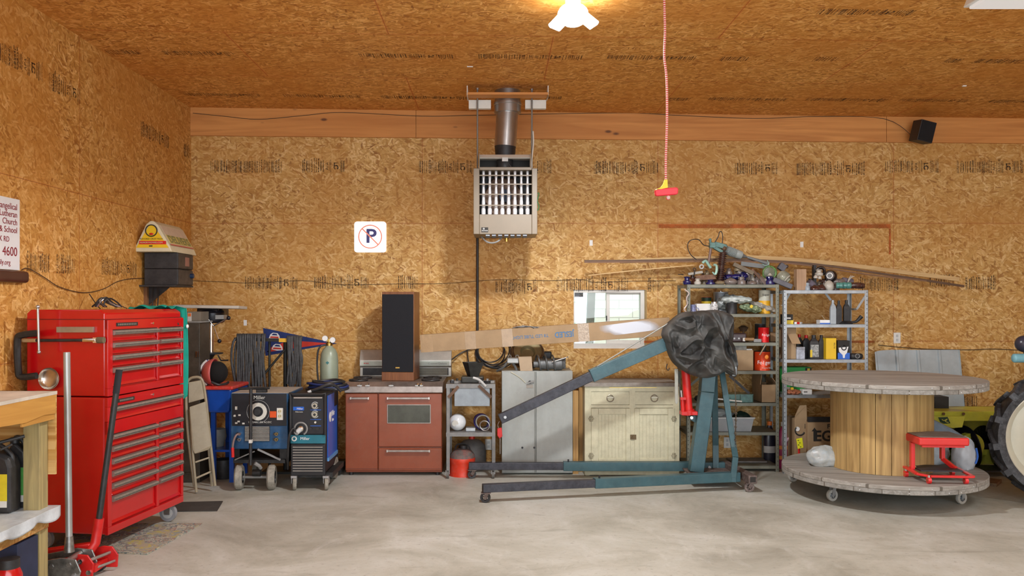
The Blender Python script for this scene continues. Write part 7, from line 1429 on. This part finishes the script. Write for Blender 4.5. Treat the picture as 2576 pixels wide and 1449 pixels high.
B().prism([P(2042, 1085, 8.197), P(2049, 1076, 8.197), P(2056, 1085, 8.197)], (0, .002, 0), ink).beam(P(2049, 1085, 8.197), P(2049, 1110, 8.197), .02, .002, ink, up=(0, 1, 0)).build('printed_arrow', t)
t = thing('spray_bottle', 'small red bottle with a bright yellow tag in front of the tall carton', 'bottle', (X(2010, 8.15), 8.15, 0)); B(1).lathe([(0, 0), (.018, 0), (.018, .1), (.01, .13), (.01, .3), (0, .3)], (0, 0, 0), redd).build('bottle', t)
B().prism([P(2003, 1104, 8.12), P(2018, 1101, 8.12), P(2021, 1126, 8.12), P(2007, 1129, 8.12)], (0, .002, 0), mat('tag_yellow', (.85, .85, .02), .5)).build('tag', t)
b = B()
for px, py in ((2008, 1108), (2012, 1114), (2009, 1119), (2014, 1124)): b.box(X(px, 8.118)-.006, X(px, 8.118)+.006, 8.117, 8.119, Z(py, 8.118)-.003, Z(py, 8.118)+.003, ink)
b.build('tag_print', t)
# --- unit B row 2
z = BZ[1]; dB2 = 8.3
t = box_item('parts_box', 'black and yellow parts box at the left of the galvanized unit', 'box', 1973, 1995, 791, z, dB2, .12, ink); B(1).box(-.045, .045, -.062, -.0601, .0, .038, yel).box(-.02, .02, -.062, -.0601, .05, .065, white).build('label', t)
for k, px in enumerate((2003, 2010, 2017)): B().obox((X(px, dB2), dB2+.03, z+.0105), (.025, .02, .02), [white, redd, lgrey][k], (0, 0, 20*k)).build('small_part', label=['tiny white part on the second galvanized shelf', 'tiny red part on the second galvanized shelf', 'tiny grey part on the second galvanized shelf'][k], cat='part')
t = box_item('wipe_pack', 'flat white and blue packet on the second galvanized shelf', 'packet', 2063, 2088, 805, z, dB2, .1, white); B(1).box(-.05, .05, -.053, -.0501, 0, .012, bb).build('blue_stripe', t); B().cyl(P(2076, 805, 8.36), P(2067, 793, 8.36), .004, MT['tan_stick']).build('brush_handle', label='thin tan stick leaning behind the white and blue packet', cat='stick')
def oil(label, px, w_px, py0, z, d, m, lab=None, rz=0, capm=None, group=None):
    w = w_px*d/F; h = Z(py0, d)-z; t = thing('oil_bottle', label, 'bottle', (X(px, d), d, z+.0005), rz, group)
    b = B(1); p = [(w*.5, 0), (w*.5, h*.62), (w*.42, h*.74), (w*.22, h*.84), (w*.2, h*.88)]
    def sec(r_, zz): return [(-r_, -r_*.6, zz), (r_, -r_*.6, zz), (r_, r_*.6, zz), (-r_, r_*.6, zz)]
    vs = []; 
    for r_, zz in p: vs += sec(r_, zz)
    b.add(vs, [(4*j+i, 4*j+(i+1) % 4, 4*j+4+(i+1) % 4, 4*j+4+i) for j in range(len(p)-1) for i in range(4)]+[(3, 2, 1, 0), tuple(4*(len(p)-1)+i for i in range(4))], m).build('bottle', t, bev=w*.08, seg=3)
    B(1).cyl((0, 0, h*.87), (0, 0, h), w*.22, capm or m, n=16).build('cap', t)
    if lab: B(1).box(-w*.42, w*.42, -w*.31, -w*.3, h*.1, h*.6, lab).build('label', t)
    return t
oil('tall grey oil bottle on the second galvanized shelf', 2095, 15, 755, z, dB2, mat('silver_bottle', (.36, .4, .43), .35, .2)); oil('black oil bottle beside the grey one on the second galvanized shelf', 2110, 14, 756, z, dB2, black); oil('black rounded oil bottle by the rear post on the second galvanized shelf', 2129, 16, 755, z, dB2+.05, black)
t = thing('drain_funnel', 'black long-necked funnel lying at the right of the second galvanized shelf', 'funnel', (X(2140, 8.3), 8.3, z+.0005)); B(1).lathe([(.0, 0), (.05, .0), (.055, .01), (.03, .03), (.0, .03)], (-.05, 0, .0), black, sx=1.3).build('bowl', t); B(1).tube([(-.04, 0, .018), (.03, 0, .02), (.06, 0, .03), (.105, 0, .075)], [.012, .012, .014, .02], black, 10, smooth=4).build('neck', t)
# --- row 3
z = BZ[2]
t = box_item('open_box', 'tall open cardboard box with a hanging flap on the third galvanized shelf', 'box', 1973, 2003, 822, z, 8.3, .25, card); x0 = X(2002, 8.3)
B().prism([P(1981, 840, 8.27), P(2004, 840, 8.27), P(2015, 865, 8.2), P(1993, 865, 8.2)], (0, .004, 0), card).build('flap', t); B().box(X(1973, 8.3), X(1979, 8.3), 8.296, 8.3, z, Z(822, 8.3), cardd).build('corner_tape', t)
box_item('pale_box', 'small pale blue printed box on the third galvanized shelf', 'box', 2004, 2025, 873, z, 8.28, .09, mat('pale_blue_print', (.42, .45, .52), .5, 0, .3, 20))
oil('black bottle with red cap behind the pale box on the third shelf', 2011, 16, 841, z, 8.5, black, None, 0, redd); oil('dark bottle with red cap left of the big oil jug on the third shelf', 2028, 19, 843, z, 8.4, MT['soft_black'], None, 0, redd)
t = oil('big black oil jug with a silver and yellow label on the third shelf', 2047, 24, 843, z, 8.3, black, mat('silver_label', (.3, .3, .28), .3, .4, .5, 40)); B(1).box(-.045, -.025, -.031, -.029, .02, .09, yel).build('side_label', t)
oil('slim black bottle beside the yellow box on the third shelf', 2066, 16, 843, z, 8.36, black)
box_item('yellow_box', 'bright yellow cardboard box on the third galvanized shelf', 'box', 2078, 2104, 851, z, 8.28, .14, mat('bright_yellow', (.78, .5, .01), .45, 0, .04), extra=lambda t, w, dp, h: B(1).text('FILTER', (w*.33, -dp/2-.001, h*.65), (0, 0, 1), (-1, 0, 0), .02, ink, .0005).build('lettering', t))
t = box_item('light_bulb_box', 'blue and white box with a lamp picture on the third shelf', 'box', 2107, 2138, 857, z, 8.3, .1, ink); w_ = X(2138, 8.3)-X(2107, 8.3)
B(1).box(-w_/2+.001, w_/2-.001, -.0515, -.05, 0, .06, bb).build('blue_print', t); B(1).prism([(-.05, -.053, .11), (.045, -.053, .12), (.03, -.053, .06), (.012, -.053, .04), (.008, -.053, .01), (-.008, -.053, .01), (-.012, -.053, .04), (-.045, -.053, .07)], (0, .002, 0), white).build('printed_lamp', t); B(1).torus((0, -.054, .11), .022, .005, dark, (0, 1, 0), 20, 5).build('printed_ring', t)
t = thing('black_pouch', 'small rounded black pouch at the right end of the third galvanized shelf', 'pouch', (X(2155, 8.3), 8.33, z+.0005)); B(1).box(-.06, .06, -.05, .05, 0, .055, black).build('pouch_body', t, bev=.022, seg=4); B(1).torus((0, -.05, .03), .02, .004, mgrey, (0, 1, 0), 16, 5).build('strap', t)
# --- row 4
z = BZ[3]
t = box_item('green_box', 'long bright green box with black end on the lower galvanized shelf', 'box', 1975, 2041, 924, z, 8.42, .16, mat('bright_green', (.02, .34, .06), .45, 0, .05)); w_ = X(2041, 8.42)-X(1975, 8.42); B(1).box(w_/2-.06, w_/2+.001, -.082, -.0801, 0, Z(924, 8.42)-z-.006, ink).build('end_print', t); B(1).box(w_/2-.04, w_/2-.015, -.0835, -.082, .2, .24, yel).build('yellow_mark', t)
t = box_item('small_carton', 'small white carton with black print on the lower galvanized shelf', 'box', 2019, 2043, 980, z, 8.27, .08, white); B(1).box(-.035, .0, -.0415, -.04, .02, .028, ink).build('print', t)
box_item('yellow_packet', 'small yellow packet among red items on the lower galvanized shelf', 'packet', 1990, 1997, 975, z, 8.28, .03, yel); flatbag('red_packet', 'orange and red foil packet lying on the lower galvanized shelf', 1974, 2016, 980, 993, 8.26, .03, mat('foil_orange', (.45, .16, .08), .3, 0, .4, 30), 4, cat='packet'); flatbag('white_packet', 'thin white packet behind the foil packet on the lower shelf', 1972, 1992, 974, 992, 8.34, .02, white, 7, cat='packet')
# ---------------------------------------------------------------- insulators and line hardware on top of the units
blu = mat('cobalt_glaze', (.005, .007, .09), .08, 0, .15, coat=.8); brn = mat('brown_glaze', (.055, .018, .014), .14, 0, .2, coat=.6, dust=.25, dcol=(.2, .15, .13)); gry = mat('grey_glaze', (.17, .14, .13), .15, 0, .15, 8, coat=.5, dust=.3, dcol=(.3, .26, .22)); tanm = mat('dusty_tan_glaze', (.22, .17, .1), .2, 0, .15, coat=.4, dust=.4, dcol=(.34, .28, .2)); aqua = mat('aqua_glass', (.08, .25, .22), .08, 0, .1, coat=.5); clg = mat('insulator_glass', (.55, .62, .56), .06, 0, .1, trans=.75); wce = mat('white_ceramic', (.5, .47, .41), .3, 0, .1); grg = mat('green_glass', (.35, .75, .25), .05, 0, 0, trans=.85); pur = mat('purple_grey_glaze', (.16, .15, .2), .12, 0, .15, coat=.6)
PR = {
 'spool': [(0, 0), (.9, 0), (1, .08), (1, .42), (.82, .5), (.62, .55), (.6, .8), (.78, .88), (.8, .97), (.6, 1), (0, 1)],
 'mushroom': [(0, 0), (.75, 0), (.95, .2), (1, .4), (.9, .62), (.6, .85), (.3, .95), (0, 1)],
 'bell': [(0, 0), (.95, 0), (1, .08), (.9, .5), (.62, .62), (.6, .68), (.72, .78), (.68, .92), (.45, 1), (0, 1)],
 'dome': [(0, 0), (.85, 0), (1, .15), (1, .3), (.75, .65), (.4, .9), (0, 1)],
 'post': [(0, 0), (.9, 0), (1, .06), (.55, .14), (1, .22), (.55, .3), (1, .38), (.55, .46), (1, .54), (.55, .62), (1, .7), (.55, .78), (.9, .86), (.7, 1), (0, 1)],
 'disc': [(0, 0), (.4, 0), (.5, .2), (.97, .3), (1, .42), (.9, .55), (.35, .75), (.28, 1), (0, 1)],
 'cyl': [(0, 0), (.8, 0), (.95, .05), (1, .15), (1, .38), (.85, .42), (.85, .5), (1, .54), (1, .86), (.9, .97), (0, 1)]}
ico = {}
def insul(kind, m, label, px, py, w, h, d, lean=None, z=None, group='insulators on the shelving units', name='insulator'):
    """px centre, py bottom, w and h in photograph pixels"""
    r = w/2*d/F; hh = h*d/F; ax = V(lean or (0, 0, 1)).normalized(); key = (kind, m.name)
    o = V((X(px, d), d, Z(py, d))); 
    if z is not None: o.z = z+.001
    b = B(); b.lathe([(a*r, c*hh) for a, c in PR[kind]], o, m, ax, 28); q = b.build('glazed_body', None, at=o) if 0 else None
    t = thing(name, label, 'insulator', o, 0, group); b.build('glazed_body', t)
    B().cyl(o+ax*hh*.98, o+ax*hh*1.06, r*.26, mat('dark_cap', (.03, .028, .025), .6)).build('pin_cap', t)
    return t
TA, TB = AZ[0], BZ[0]; G = 'insulators on the olive unit'
insul('spool', blu, 'cobalt blue spool insulator at the far left end of the olive unit top', 1728, 713, 21, 20, 8.35, z=TA)
insul('spool', blu, 'low cobalt blue insulator, second blue one from the left on the olive unit', 1787, 713, 23, 12, 8.34, z=TA)
insul('mushroom', tanm, 'flat dusty tan mushroom insulator on the olive unit top', 1811, 713, 25, 10, 8.33, z=TA)
insul('mushroom', gry, 'largest rounded grey-brown insulator at the front of the olive unit top', 1838, 713, 33, 17, 8.34, z=TA)
insul('bell', gry, 'grey bell insulator right of the largest rounded one', 1865, 713, 23, 19, 8.33, z=TA)
insul('dome', gry, 'low grey dome insulator right of the grey bell on the olive unit', 1891, 713, 27, 10, 8.34, z=TA)
insul('disc', gry, 'tilted grey disc insulator leaning before the green glass ring', 1914, 711, 30, 16, 8.36, lean=(.75, -.35, .5))
insul('bell', blu, 'bright cobalt blue bell insulator below the green glass ring', 1936, 713, 27, 21, 8.35, z=TA)
insul('spool', blu, 'dark blue spool insulator behind the grey bell', 1866, 699, 22, 18, 8.45, z=TA+.035)
insul('dome', blu, 'dark blue dome lying on top of the heap by the ribbed column', 1869, 689, 27, 15, 8.48, z=TA+.07)
insul('cyl', blu, 'dark blue insulator lying sideways behind the largest rounded one', 1826, 698, 15, 34, 8.45, lean=(1, 0, .05))
insul('dome', blu, 'small blue dome right of the ribbed brown column', 1823, 692, 20, 16, 8.5, z=TA+.05)
insul('bell', brn, 'dark brown bell insulator at the back of the heap', 1902, 703, 24, 22, 8.6, z=TA)
insul('mushroom', brn, 'brown rounded insulator deep in the heap behind the blue ones', 1848, 700, 28, 20, 8.62, z=TA)
insul('cyl', gry, 'grey cylinder insulator slanting over the heap', 1885, 694, 14, 36, 8.5, lean=(-.8, 0, .5), z=TA+.06)
insul('bell', tanm, 'dusty tan bell insulator behind the low blue insulator', 1771, 706, 22, 18, 8.5, z=TA)
insul('cyl', wce, 'pale ceramic cylinder at the back left of the heap', 1758, 706, 15, 20, 8.55, z=TA)
insul('dome', brn, 'brown dome insulator at the back left by the rusty bracket', 1795, 706, 24, 18, 8.6, z=TA)
# tall brown ribbed column in two sections
t = thing('ribbed_insulator', 'tall dark brown ribbed insulator column rising from the heap', 'insulator', P(1812, 700, 8.42)); c0, c1 = P(1810, 706, 8.45), P(1819, 632, 8.4); axr = (c1-c0); Lr = axr.length
pr_ = [(0, 0)]; 
for k in range(15):
    u = k/15; gap = .42 < u < .52; r_ = .030 if gap else (.047 if k % 1 == 0 else .03); pr_ += [(.030, Lr*u+.001), (r_, Lr*(u+.018)), (r_, Lr*(u+.035)), (.030, Lr*(u+.05))]
pr_ += [(.025, Lr), (0, Lr)]; B().lathe(pr_, c0, brn, axr, 32).build('ribbed_body', t)
vg = mat('verdigris', (.14, .26, .24), .6, .3, .25, 20, dust=.3, dcol=(.1, .12, .12))
b = B().obox(P(1812, 618, 8.4), (.12, .05, .05), vg, (0, 15, 0)).obox(P(1792, 617, 8.4), (.06, .06, .055), vg).obox(P(1806, 628, 8.4), (.1, .05, .03), vg, (0, 30, 0)).cyl(P(1786, 600, 8.4), P(1788, 615, 8.4), .015, vg, .008); b.build('switch_head', t, bev=.006); B().sph(P(1822, 625, 8.39), .025, MT['rusty_brown'], n=12, k=8).build('end_cap', t)
B().cyl(P(1789, 620, 8.4), P(1782, 664, 8.42), .013, mat('pinkish_rod', (.22, .15, .13), .5, .3)).build('rod', t)
t = thing('ribbed_insulator', 'pale grey ribbed insulator slanting down right of the brown column', 'insulator', P(1840, 640, 8.5)); c0, c1 = P(1820, 627, 8.44), P(1849, 637, 8.5); axr = c1-c0; Lr = axr.length; pg_ = mat('pale_grey_glaze', (.33, .37, .36), .3, 0, .1); pr_ = [(0, 0)]
for k in range(9): u = k/9; pr_ += [(.03, Lr*u+.001), (.045, Lr*(u+.03)), (.045, Lr*(u+.05)), (.03, Lr*(u+.09))]
B().lathe(pr_+[(.03, Lr), (0, Lr)], c0, pg_, axr, 28).build('ribbed_body', t); c2 = P(1863, 642, 8.52); B().lathe([(0, 0), (.04, 0), (.045, .01), (.042, (c2-c1).length), (0, (c2-c1).length)], c1, pg_, c2-c1, 24).build('sleeve', t)
B().cyl(c2, P(1880, 647, 8.54), .032, mat('grey_cone', (.18, .19, .19), .5), .006).build('cone', t); B().cyl(P(1880, 647, 8.54), P(1935, 664, 8.5), .012, MT['grey_cone'], .02).build('support_tail', t)
w_ = B().tube([P(1786, 620, 8.4), P(1770, 616, 8.4), P(1759, 604, 8.4), P(1746, 602, 8.4), P(1733, 608, 8.4), P(1730, 622, 8.4), P(1737, 640, 8.4), P(1752, 653, 8.4)], .0045, black, 6, smooth=5); w_.build('wire_loop', label='large black wire loop curling left of the insulator heap', cat='wire')
B().tube([P(1798, 610, 8.4), P(1807, 595, 8.4), P(1810, 584, 8.4), P(1815, 583, 8.4), P(1818, 596, 8.4), P(1816, 622, 8.4)], .0045, black, 6, smooth=5).build('wire_loop', label='small upright black wire loop at the very top of the heap', cat='wire')
b = B(); mint = mat('mint_clamp', (.3, .5, .42), .4, .1, .15)
b.tube([P(1767, 662, 8.4), P(1775, 656, 8.4), P(1781, 664, 8.4), P(1788, 674, 8.4)], .014, mint, 8, smooth=3).tube([P(1795, 666, 8.35), P(1802, 668, 8.35), P(1803, 680, 8.35), P(1799, 690, 8.35), P(1792, 684, 8.35)], [.01, .012, .014, .011, .006], mint, 8, smooth=4).build('mint_hook', label='mint green metal hook clamp at the foot of the brown column', cat='clamp')
B().torus(P(1765, 671, 8.38), .018, .007, lgrey, (0, 1, .2), 18, 6).build('steel_ring', label='grey steel ring standing in the heap left of the mint hook', cat='ring'); B().torus(P(1747, 678, 8.42), .014, .004, dark, (0, 1, .2), 14, 6).cyl(P(1747, 682, 8.42), P(1747, 692, 8.42), .006, dark).build('eye_bolt', label='dark eye bolt standing upright at the left of the heap', cat='eye bolt')
rb = mat('rusty_plate', (.2, .1, .06), .6, .4, .35, 16, dust=.3, dcol=(.3, .26, .2))
for k, (a, c, w1, h1, lb) in enumerate((((1750, 700), (1800, 696), .03, .05, 'rusty drilled plate lying across the low blue insulator'), ((1730, 690), (1768, 684), .03, .03, 'grey forged arm lying at the left of the heap'), ((1845, 664), (1895, 688), .03, .04, 'long dusty tan bracket slanting down over the heap'), ((1864, 663), (1935, 672), .02, .045, 'flat grey steel bar lying behind the green glass ring'), ((1890, 678), (1912, 700), .03, .03, 'orange-brown rusty bracket by the grey disc insulator'), ((1720, 691), (1705, 690), .008, .008, 'thin rod sticking out left of the heap'))):
    b = B().beam(P(*a, 8.42+.02*k), P(*c, 8.42+.02*k), w1, h1, [rb, MT['dusty_tan_glaze'], mat('dusty_bracket', (.2, .16, .11), .7, .2, .2), MT['grey_cone'], rb, dark][k]); b.build('line_hardware', bev=.004, label=lb, cat='hardware')
rd = random.Random(21); kinds = ['spool', 'bell', 'dome', 'mushroom', 'cyl']; mm = [gry, brn, tanm, blu, wce]
words = [('small brown bell half buried at the back left of the heap', 1742, 704, brn), ('small grey spool at the back of the heap by the ribbed column', 1833, 690, gry), ('small tan dome in the back row right of the column', 1855, 682, tanm), ('small brown spool near the right end of the olive unit top', 1952, 706, brn), ('small grey dome near the rear of the heap centre', 1880, 700, gry), ('small pale knob insulator in front of the rusty plate', 1755, 713, wce)]
for k, (lb, px, py, m_) in enumerate(words): insul(kinds[k % 5], m_, lb, px, py, 17, 15, 8.5 if k != 5 else 8.33, z=TA if k in (5,) else None)
more = [('dusty tan bell insulator behind the mint hook', 1778, 697, 20, 18, 1, tanm, 8.5), ('brown dome insulator low behind the eye bolt', 1748, 708, 22, 14, 2, brn, 8.46), ('grey spool insulator just right of the brown ribbed column', 1836, 701, 18, 20, 0, gry, 8.5),
 ('second dusty tan spool in the back row of the left heap', 1852, 700, 17, 26, 0, tanm, 8.58), ('dark brown bell insulator behind the two upper blue ones', 1880, 700, 22, 26, 1, brn, 8.6), ('pale ceramic spool insulator near the slanting tan bracket', 1892, 698, 15, 22, 0, wce, 8.55),
 ('grey bell insulator under the rusty orange bracket', 1906, 704, 19, 20, 1, gry, 8.52), ('small tan dome insulator left of the green glass disc', 1921, 700, 17, 16, 2, tanm, 8.5), ('dark brown spool behind the green glass disc', 1945, 702, 20, 26, 0, brn, 8.6), ('brown mushroom insulator behind the rusty drilled plate', 1768, 702, 24, 18, 3, brn, 8.62)]
for lb, px, py, w_i, h_i, ki, m_, d_i in more: insul(kinds[ki], m_, lb, px, 713, w_i, h_i+(713-py), d_i, z=TA)
# green glass ring and its seat, jars
t = thing('glass_insulator', 'big green-edged clear glass disc insulator standing upright in the heap', 'insulator', P(1936, 706, 8.42)); c = P(1936, 686, 8.42)
B().torus(c, .062, .010, grg, (.1, 1, .1), 36, 10).build('rim', t); B().lathe([(0, -.012), (.055, -.006), (.06, 0), (.055, .006), (0, .012)], c, mat('smoky_glass', (.2, .22, .16), .15, 0, .2, alpha=.8), (.1, -1, -.1), 32).build('disc', t); B().cyl(c+V((0, -.01, -.03)), c+V((0, -.01, -.005)), .025, MT['white_ceramic'], .008).build('hub', t)
B().tube([P(1930, 655, 8.42), P(1934, 664, 8.42), P(1925, 668, 8.42), P(1918, 664, 8.42)], .004, MT['mint_clamp'], 6, smooth=4).build('mint_wire', label='thin mint wire hook above the green glass disc', cat='wire')
t = thing('glass_insulator', 'clear glass jar insulator lying tilted between the two units', 'insulator', P(1978, 712, 8.4)); 
c = P(1966, 694, 8.4); a_ = V((.6, -.35, -.55)); B().lathe([(.0, -.005), (.04, 0), (.062, .03), (.066, .07), (.055, .09), (.03, .1), (.03, .12), (0, .12)], c-a_.normalized()*.03, mat('dusty_glass', (.35, .36, .28), .15, 0, .3, 14, alpha=.85), a_, 30).build('glass', t); B().torus(c+a_.normalized()*.06, .045, .01, wce, a_, 20, 6).build('inner_ring', t)
B().beam(P(1945, 703, 8.32), P(1992, 722, 8.3), .05, .05, mat('slate_slab', (.12, .12, .14), .6, 0, .2)).build('slate_bar', bev=.008, label='slate grey bar slanting down across the gap between the units', cat='bar')
t = thing('pole_fitting', 'dark square metal pole fitting with an eye ring above the glass jar', 'fitting', P(1968, 680, 8.5)); B().obox(P(1967, 672, 8.5), (.07, .06, .07), MT['slate_slab'], (0, 35, 0)).build('block', t, bev=.006); B().torus(P(1979, 670, 8.5), .014, .004, dark, (0, 1, 0), 14, 6).build('eye', t)
blk_ = wood('pine_block', (.42, .27, .16), (.3, .18, .1), 2, 1.6, knots=False, stain=(.45, .3, .2)); b = B().box(X(2002, 8.3), X(2026, 8.3), 8.27, 8.36, TB+.001, Z(677, 8.27), blk_); b.build('pine_block', bev=.003, label='upright squared pine block on the left of the galvanized unit top', cat='block')
insul('dome', pur, 'large purple-grey dome insulator right of the pine block', 2038, 726, 36, 28, 8.38, z=TB)
insul('bell', mat('pale_blue_glaze', (.3, .36, .42), .15, 0, .1, coat=.5), 'small pale blue insulator before the purple-grey dome', 2031, 726, 14, 19, 8.28, z=TB)
insul('dome', brn, 'low brown dome insulator at the front of the galvanized unit', 2050, 726, 27, 13, 8.29, z=TB)
insul('dome', MT['brown_glaze'], 'second low brown dome touching the first on the galvanized unit', 2066, 726, 24, 16, 8.33, z=TB)
insul('mushroom', wce, 'round pale ceramic insulator in the middle of the galvanized unit', 2085, 726, 26, 26, 8.36, z=TB)
insul('cyl', gry, 'grey cylinder insulator lying behind the aqua one', 2094, 708, 18, 30, 8.48, lean=(1, .0, -.1))
insul('cyl', pur, 'purple-grey cylinder lying at the back right of the unit', 2118, 706, 18, 28, 8.5, lean=(1, .1, -.12))
insul('cyl', aqua, 'aqua glass cylinder insulator lying at the front right', 2103, 718, 16, 16, 8.29, lean=(1, -.3, 0))
insul('cyl', aqua, 'dark aqua glass cylinder lying second from the right end', 2118, 718, 17, 22, 8.31, lean=(1, -.1, 0))
insul('cyl', brn, 'dark brown cylinder insulator lying near the right end', 2138, 718, 16, 26, 8.32, lean=(1, .0, 0))
insul('cyl', brn, 'short dark brown insulator lying at the far right end', 2160, 719, 15, 13, 8.34, lean=(1, .05, 0))
insul('spool', wce, 'pale ceramic elbow insulator high in the right heap', 2060, 694, 20, 16, 8.42)
insul('dome', wce, 'small cream knob, left of two below the ceramic elbow', 2052, 700, 11, 9, 8.36); insul('dome', wce, 'small cream knob, right of two below the ceramic elbow', 2062, 702, 10, 9, 8.36)
t = thing('ring_insulator', 'black insulator with a white ring opening on top of the right heap', 'insulator', P(2085, 696, 8.45)); c = P(2088, 694, 8.45); a_ = V((-.55, -.8, .1)); B().lathe([(.03, -.01), (.045, -.01), (.06, .01), (.062, .03), (.045, .07), (.02, .09), (0, .09)], c, mat('black_glaze', (.012, .01, .012), .15, coat=.5), -a_, 28).build('glazed_body', t); B().torus(c+a_.normalized()*.012, .026, .006, white, a_, 24, 6).build('white_ring', t); B().cyl(c, c+a_*.02, .02, MT['grey_cone']).build('core', t)
t = thing('ring_insulator', 'black arched insulator at the peak of the right heap', 'insulator', P(2068, 688, 8.48)); B().torus(P(2065, 682, 8.48), .034, .016, MT['black_glaze'], (.2, 1, .1), 24, 8, 0, 360).build('glazed_body', t); B().box(X(2045, 8.5), X(2052, 8.5), 8.48, 8.53, TB+.01, Z(667, 8.5), dark).build('stem', t)
for k, (px, py, r_) in enumerate(((2035, 705, .035), (2048, 712, .03), (2072, 710, .035), (2060, 708, .03), (2100, 712, .03), (2020, 712, .04))):
    t = insul(kinds[(k+2) % 5], [brn, gry, brn, tanm, gry, brn][k], ['brown insulator behind the purple-grey dome', 'small grey insulator in the dip right of the dome', 'brown insulator supporting the peak of the right heap', 'tan insulator filling the middle of the right heap', 'grey insulator behind the pale round ceramic one', 'brown insulator standing behind the pine block'][k], px, 726, 24, 22+k % 3*3, 8.52, z=TB)
t = thing('serving_fork', 'pale forked metal prongs sticking up at the right of the heap', 'fork', P(2138, 712, 8.45))
for k in range(3): B().tube([P(2132, 712, 8.45), P(2136+k*2, 700, 8.45), P(2141+k*4, 693+k, 8.45)], .0035, wce, 6, smooth=3).build('prong', t)
# ---------------------------------------------------------------- long thin wood strips and rods
pst = wood('strip_pine', (.66, .47, .22), (.5, .31, .13), 0, 2, knots=False)
def strip(name, label, pts, w, h, m, d):
    q = spline([P(x, y, d) for x, y in pts], 6); b = B(); k = len(q)
    vs = [p+V((0, w/2*sy_, h/2*sz_)) for p in q for sy_, sz_ in ((-1, -1), (1, -1), (1, 1), (-1, 1))]
    b.add(vs, [(4*i+j, 4*i+(j+1) % 4, 4*i+4+(j+1) % 4, 4*i+4+j) for i in range(k-1) for j in range(4)]+[(3, 2, 1, 0), tuple(4*k-4+j for j in range(4))], m)
    b.build(name, label=label, cat='strip')
strip('wood_strip', 'upper long thin pale wood strip bending down to the right', [(1560, 658), (1700, 652), (1860, 648), (1960, 651), (2100, 663), (2250, 682), (2412, 703)], .03, .04, pst, 8.62)
strip('metal_rod', 'long thin dark brown rod lying under the pale strip on the heaps', [(1470, 657), (1600, 656), (1770, 653), (1900, 655), (2040, 664), (2200, 686), (2425, 720)], .016, .022, mat('brown_rod', (.12, .065, .035), .5, .3), 8.56)
strip('wood_strip', 'lower long brown wood strip beside the dark rod', [(1470, 660), (1650, 659), (1850, 658), (2000, 664), (2180, 690), (2330, 707)], .016, .012, mat('brown_strip', (.2, .1, .05), .6), 8.52)
strip('wood_strip', 'short pale wood strip resting at the left under the long ones', [(1480, 693), (1600, 680), (1745, 667)], .012, .010, pst, 8.5)
# wall outlets
for px, py in ((2256, 850), (1829, 1113), (1229, 1118)): 
    w = X(px, D); B().box(w-.035, w+.035, D-.008, D, Z(py, D)-.055, Z(py, D)+.055, gwhite).box(w-.012, w+.012, D-.01, D-.008, Z(py, D)+.008, Z(py, D)+.035, lgrey).box(w-.012, w+.012, D-.01, D-.008, Z(py, D)-.035, Z(py, D)-.008, lgrey).build('wall_outlet', bev=.002, label={2256: 'ivory wall outlet right of the galvanized unit', 1829: 'ivory wall outlet low behind the olive unit', 1229: 'ivory wall outlet behind the grey steel stand'}[px], cat='outlet')
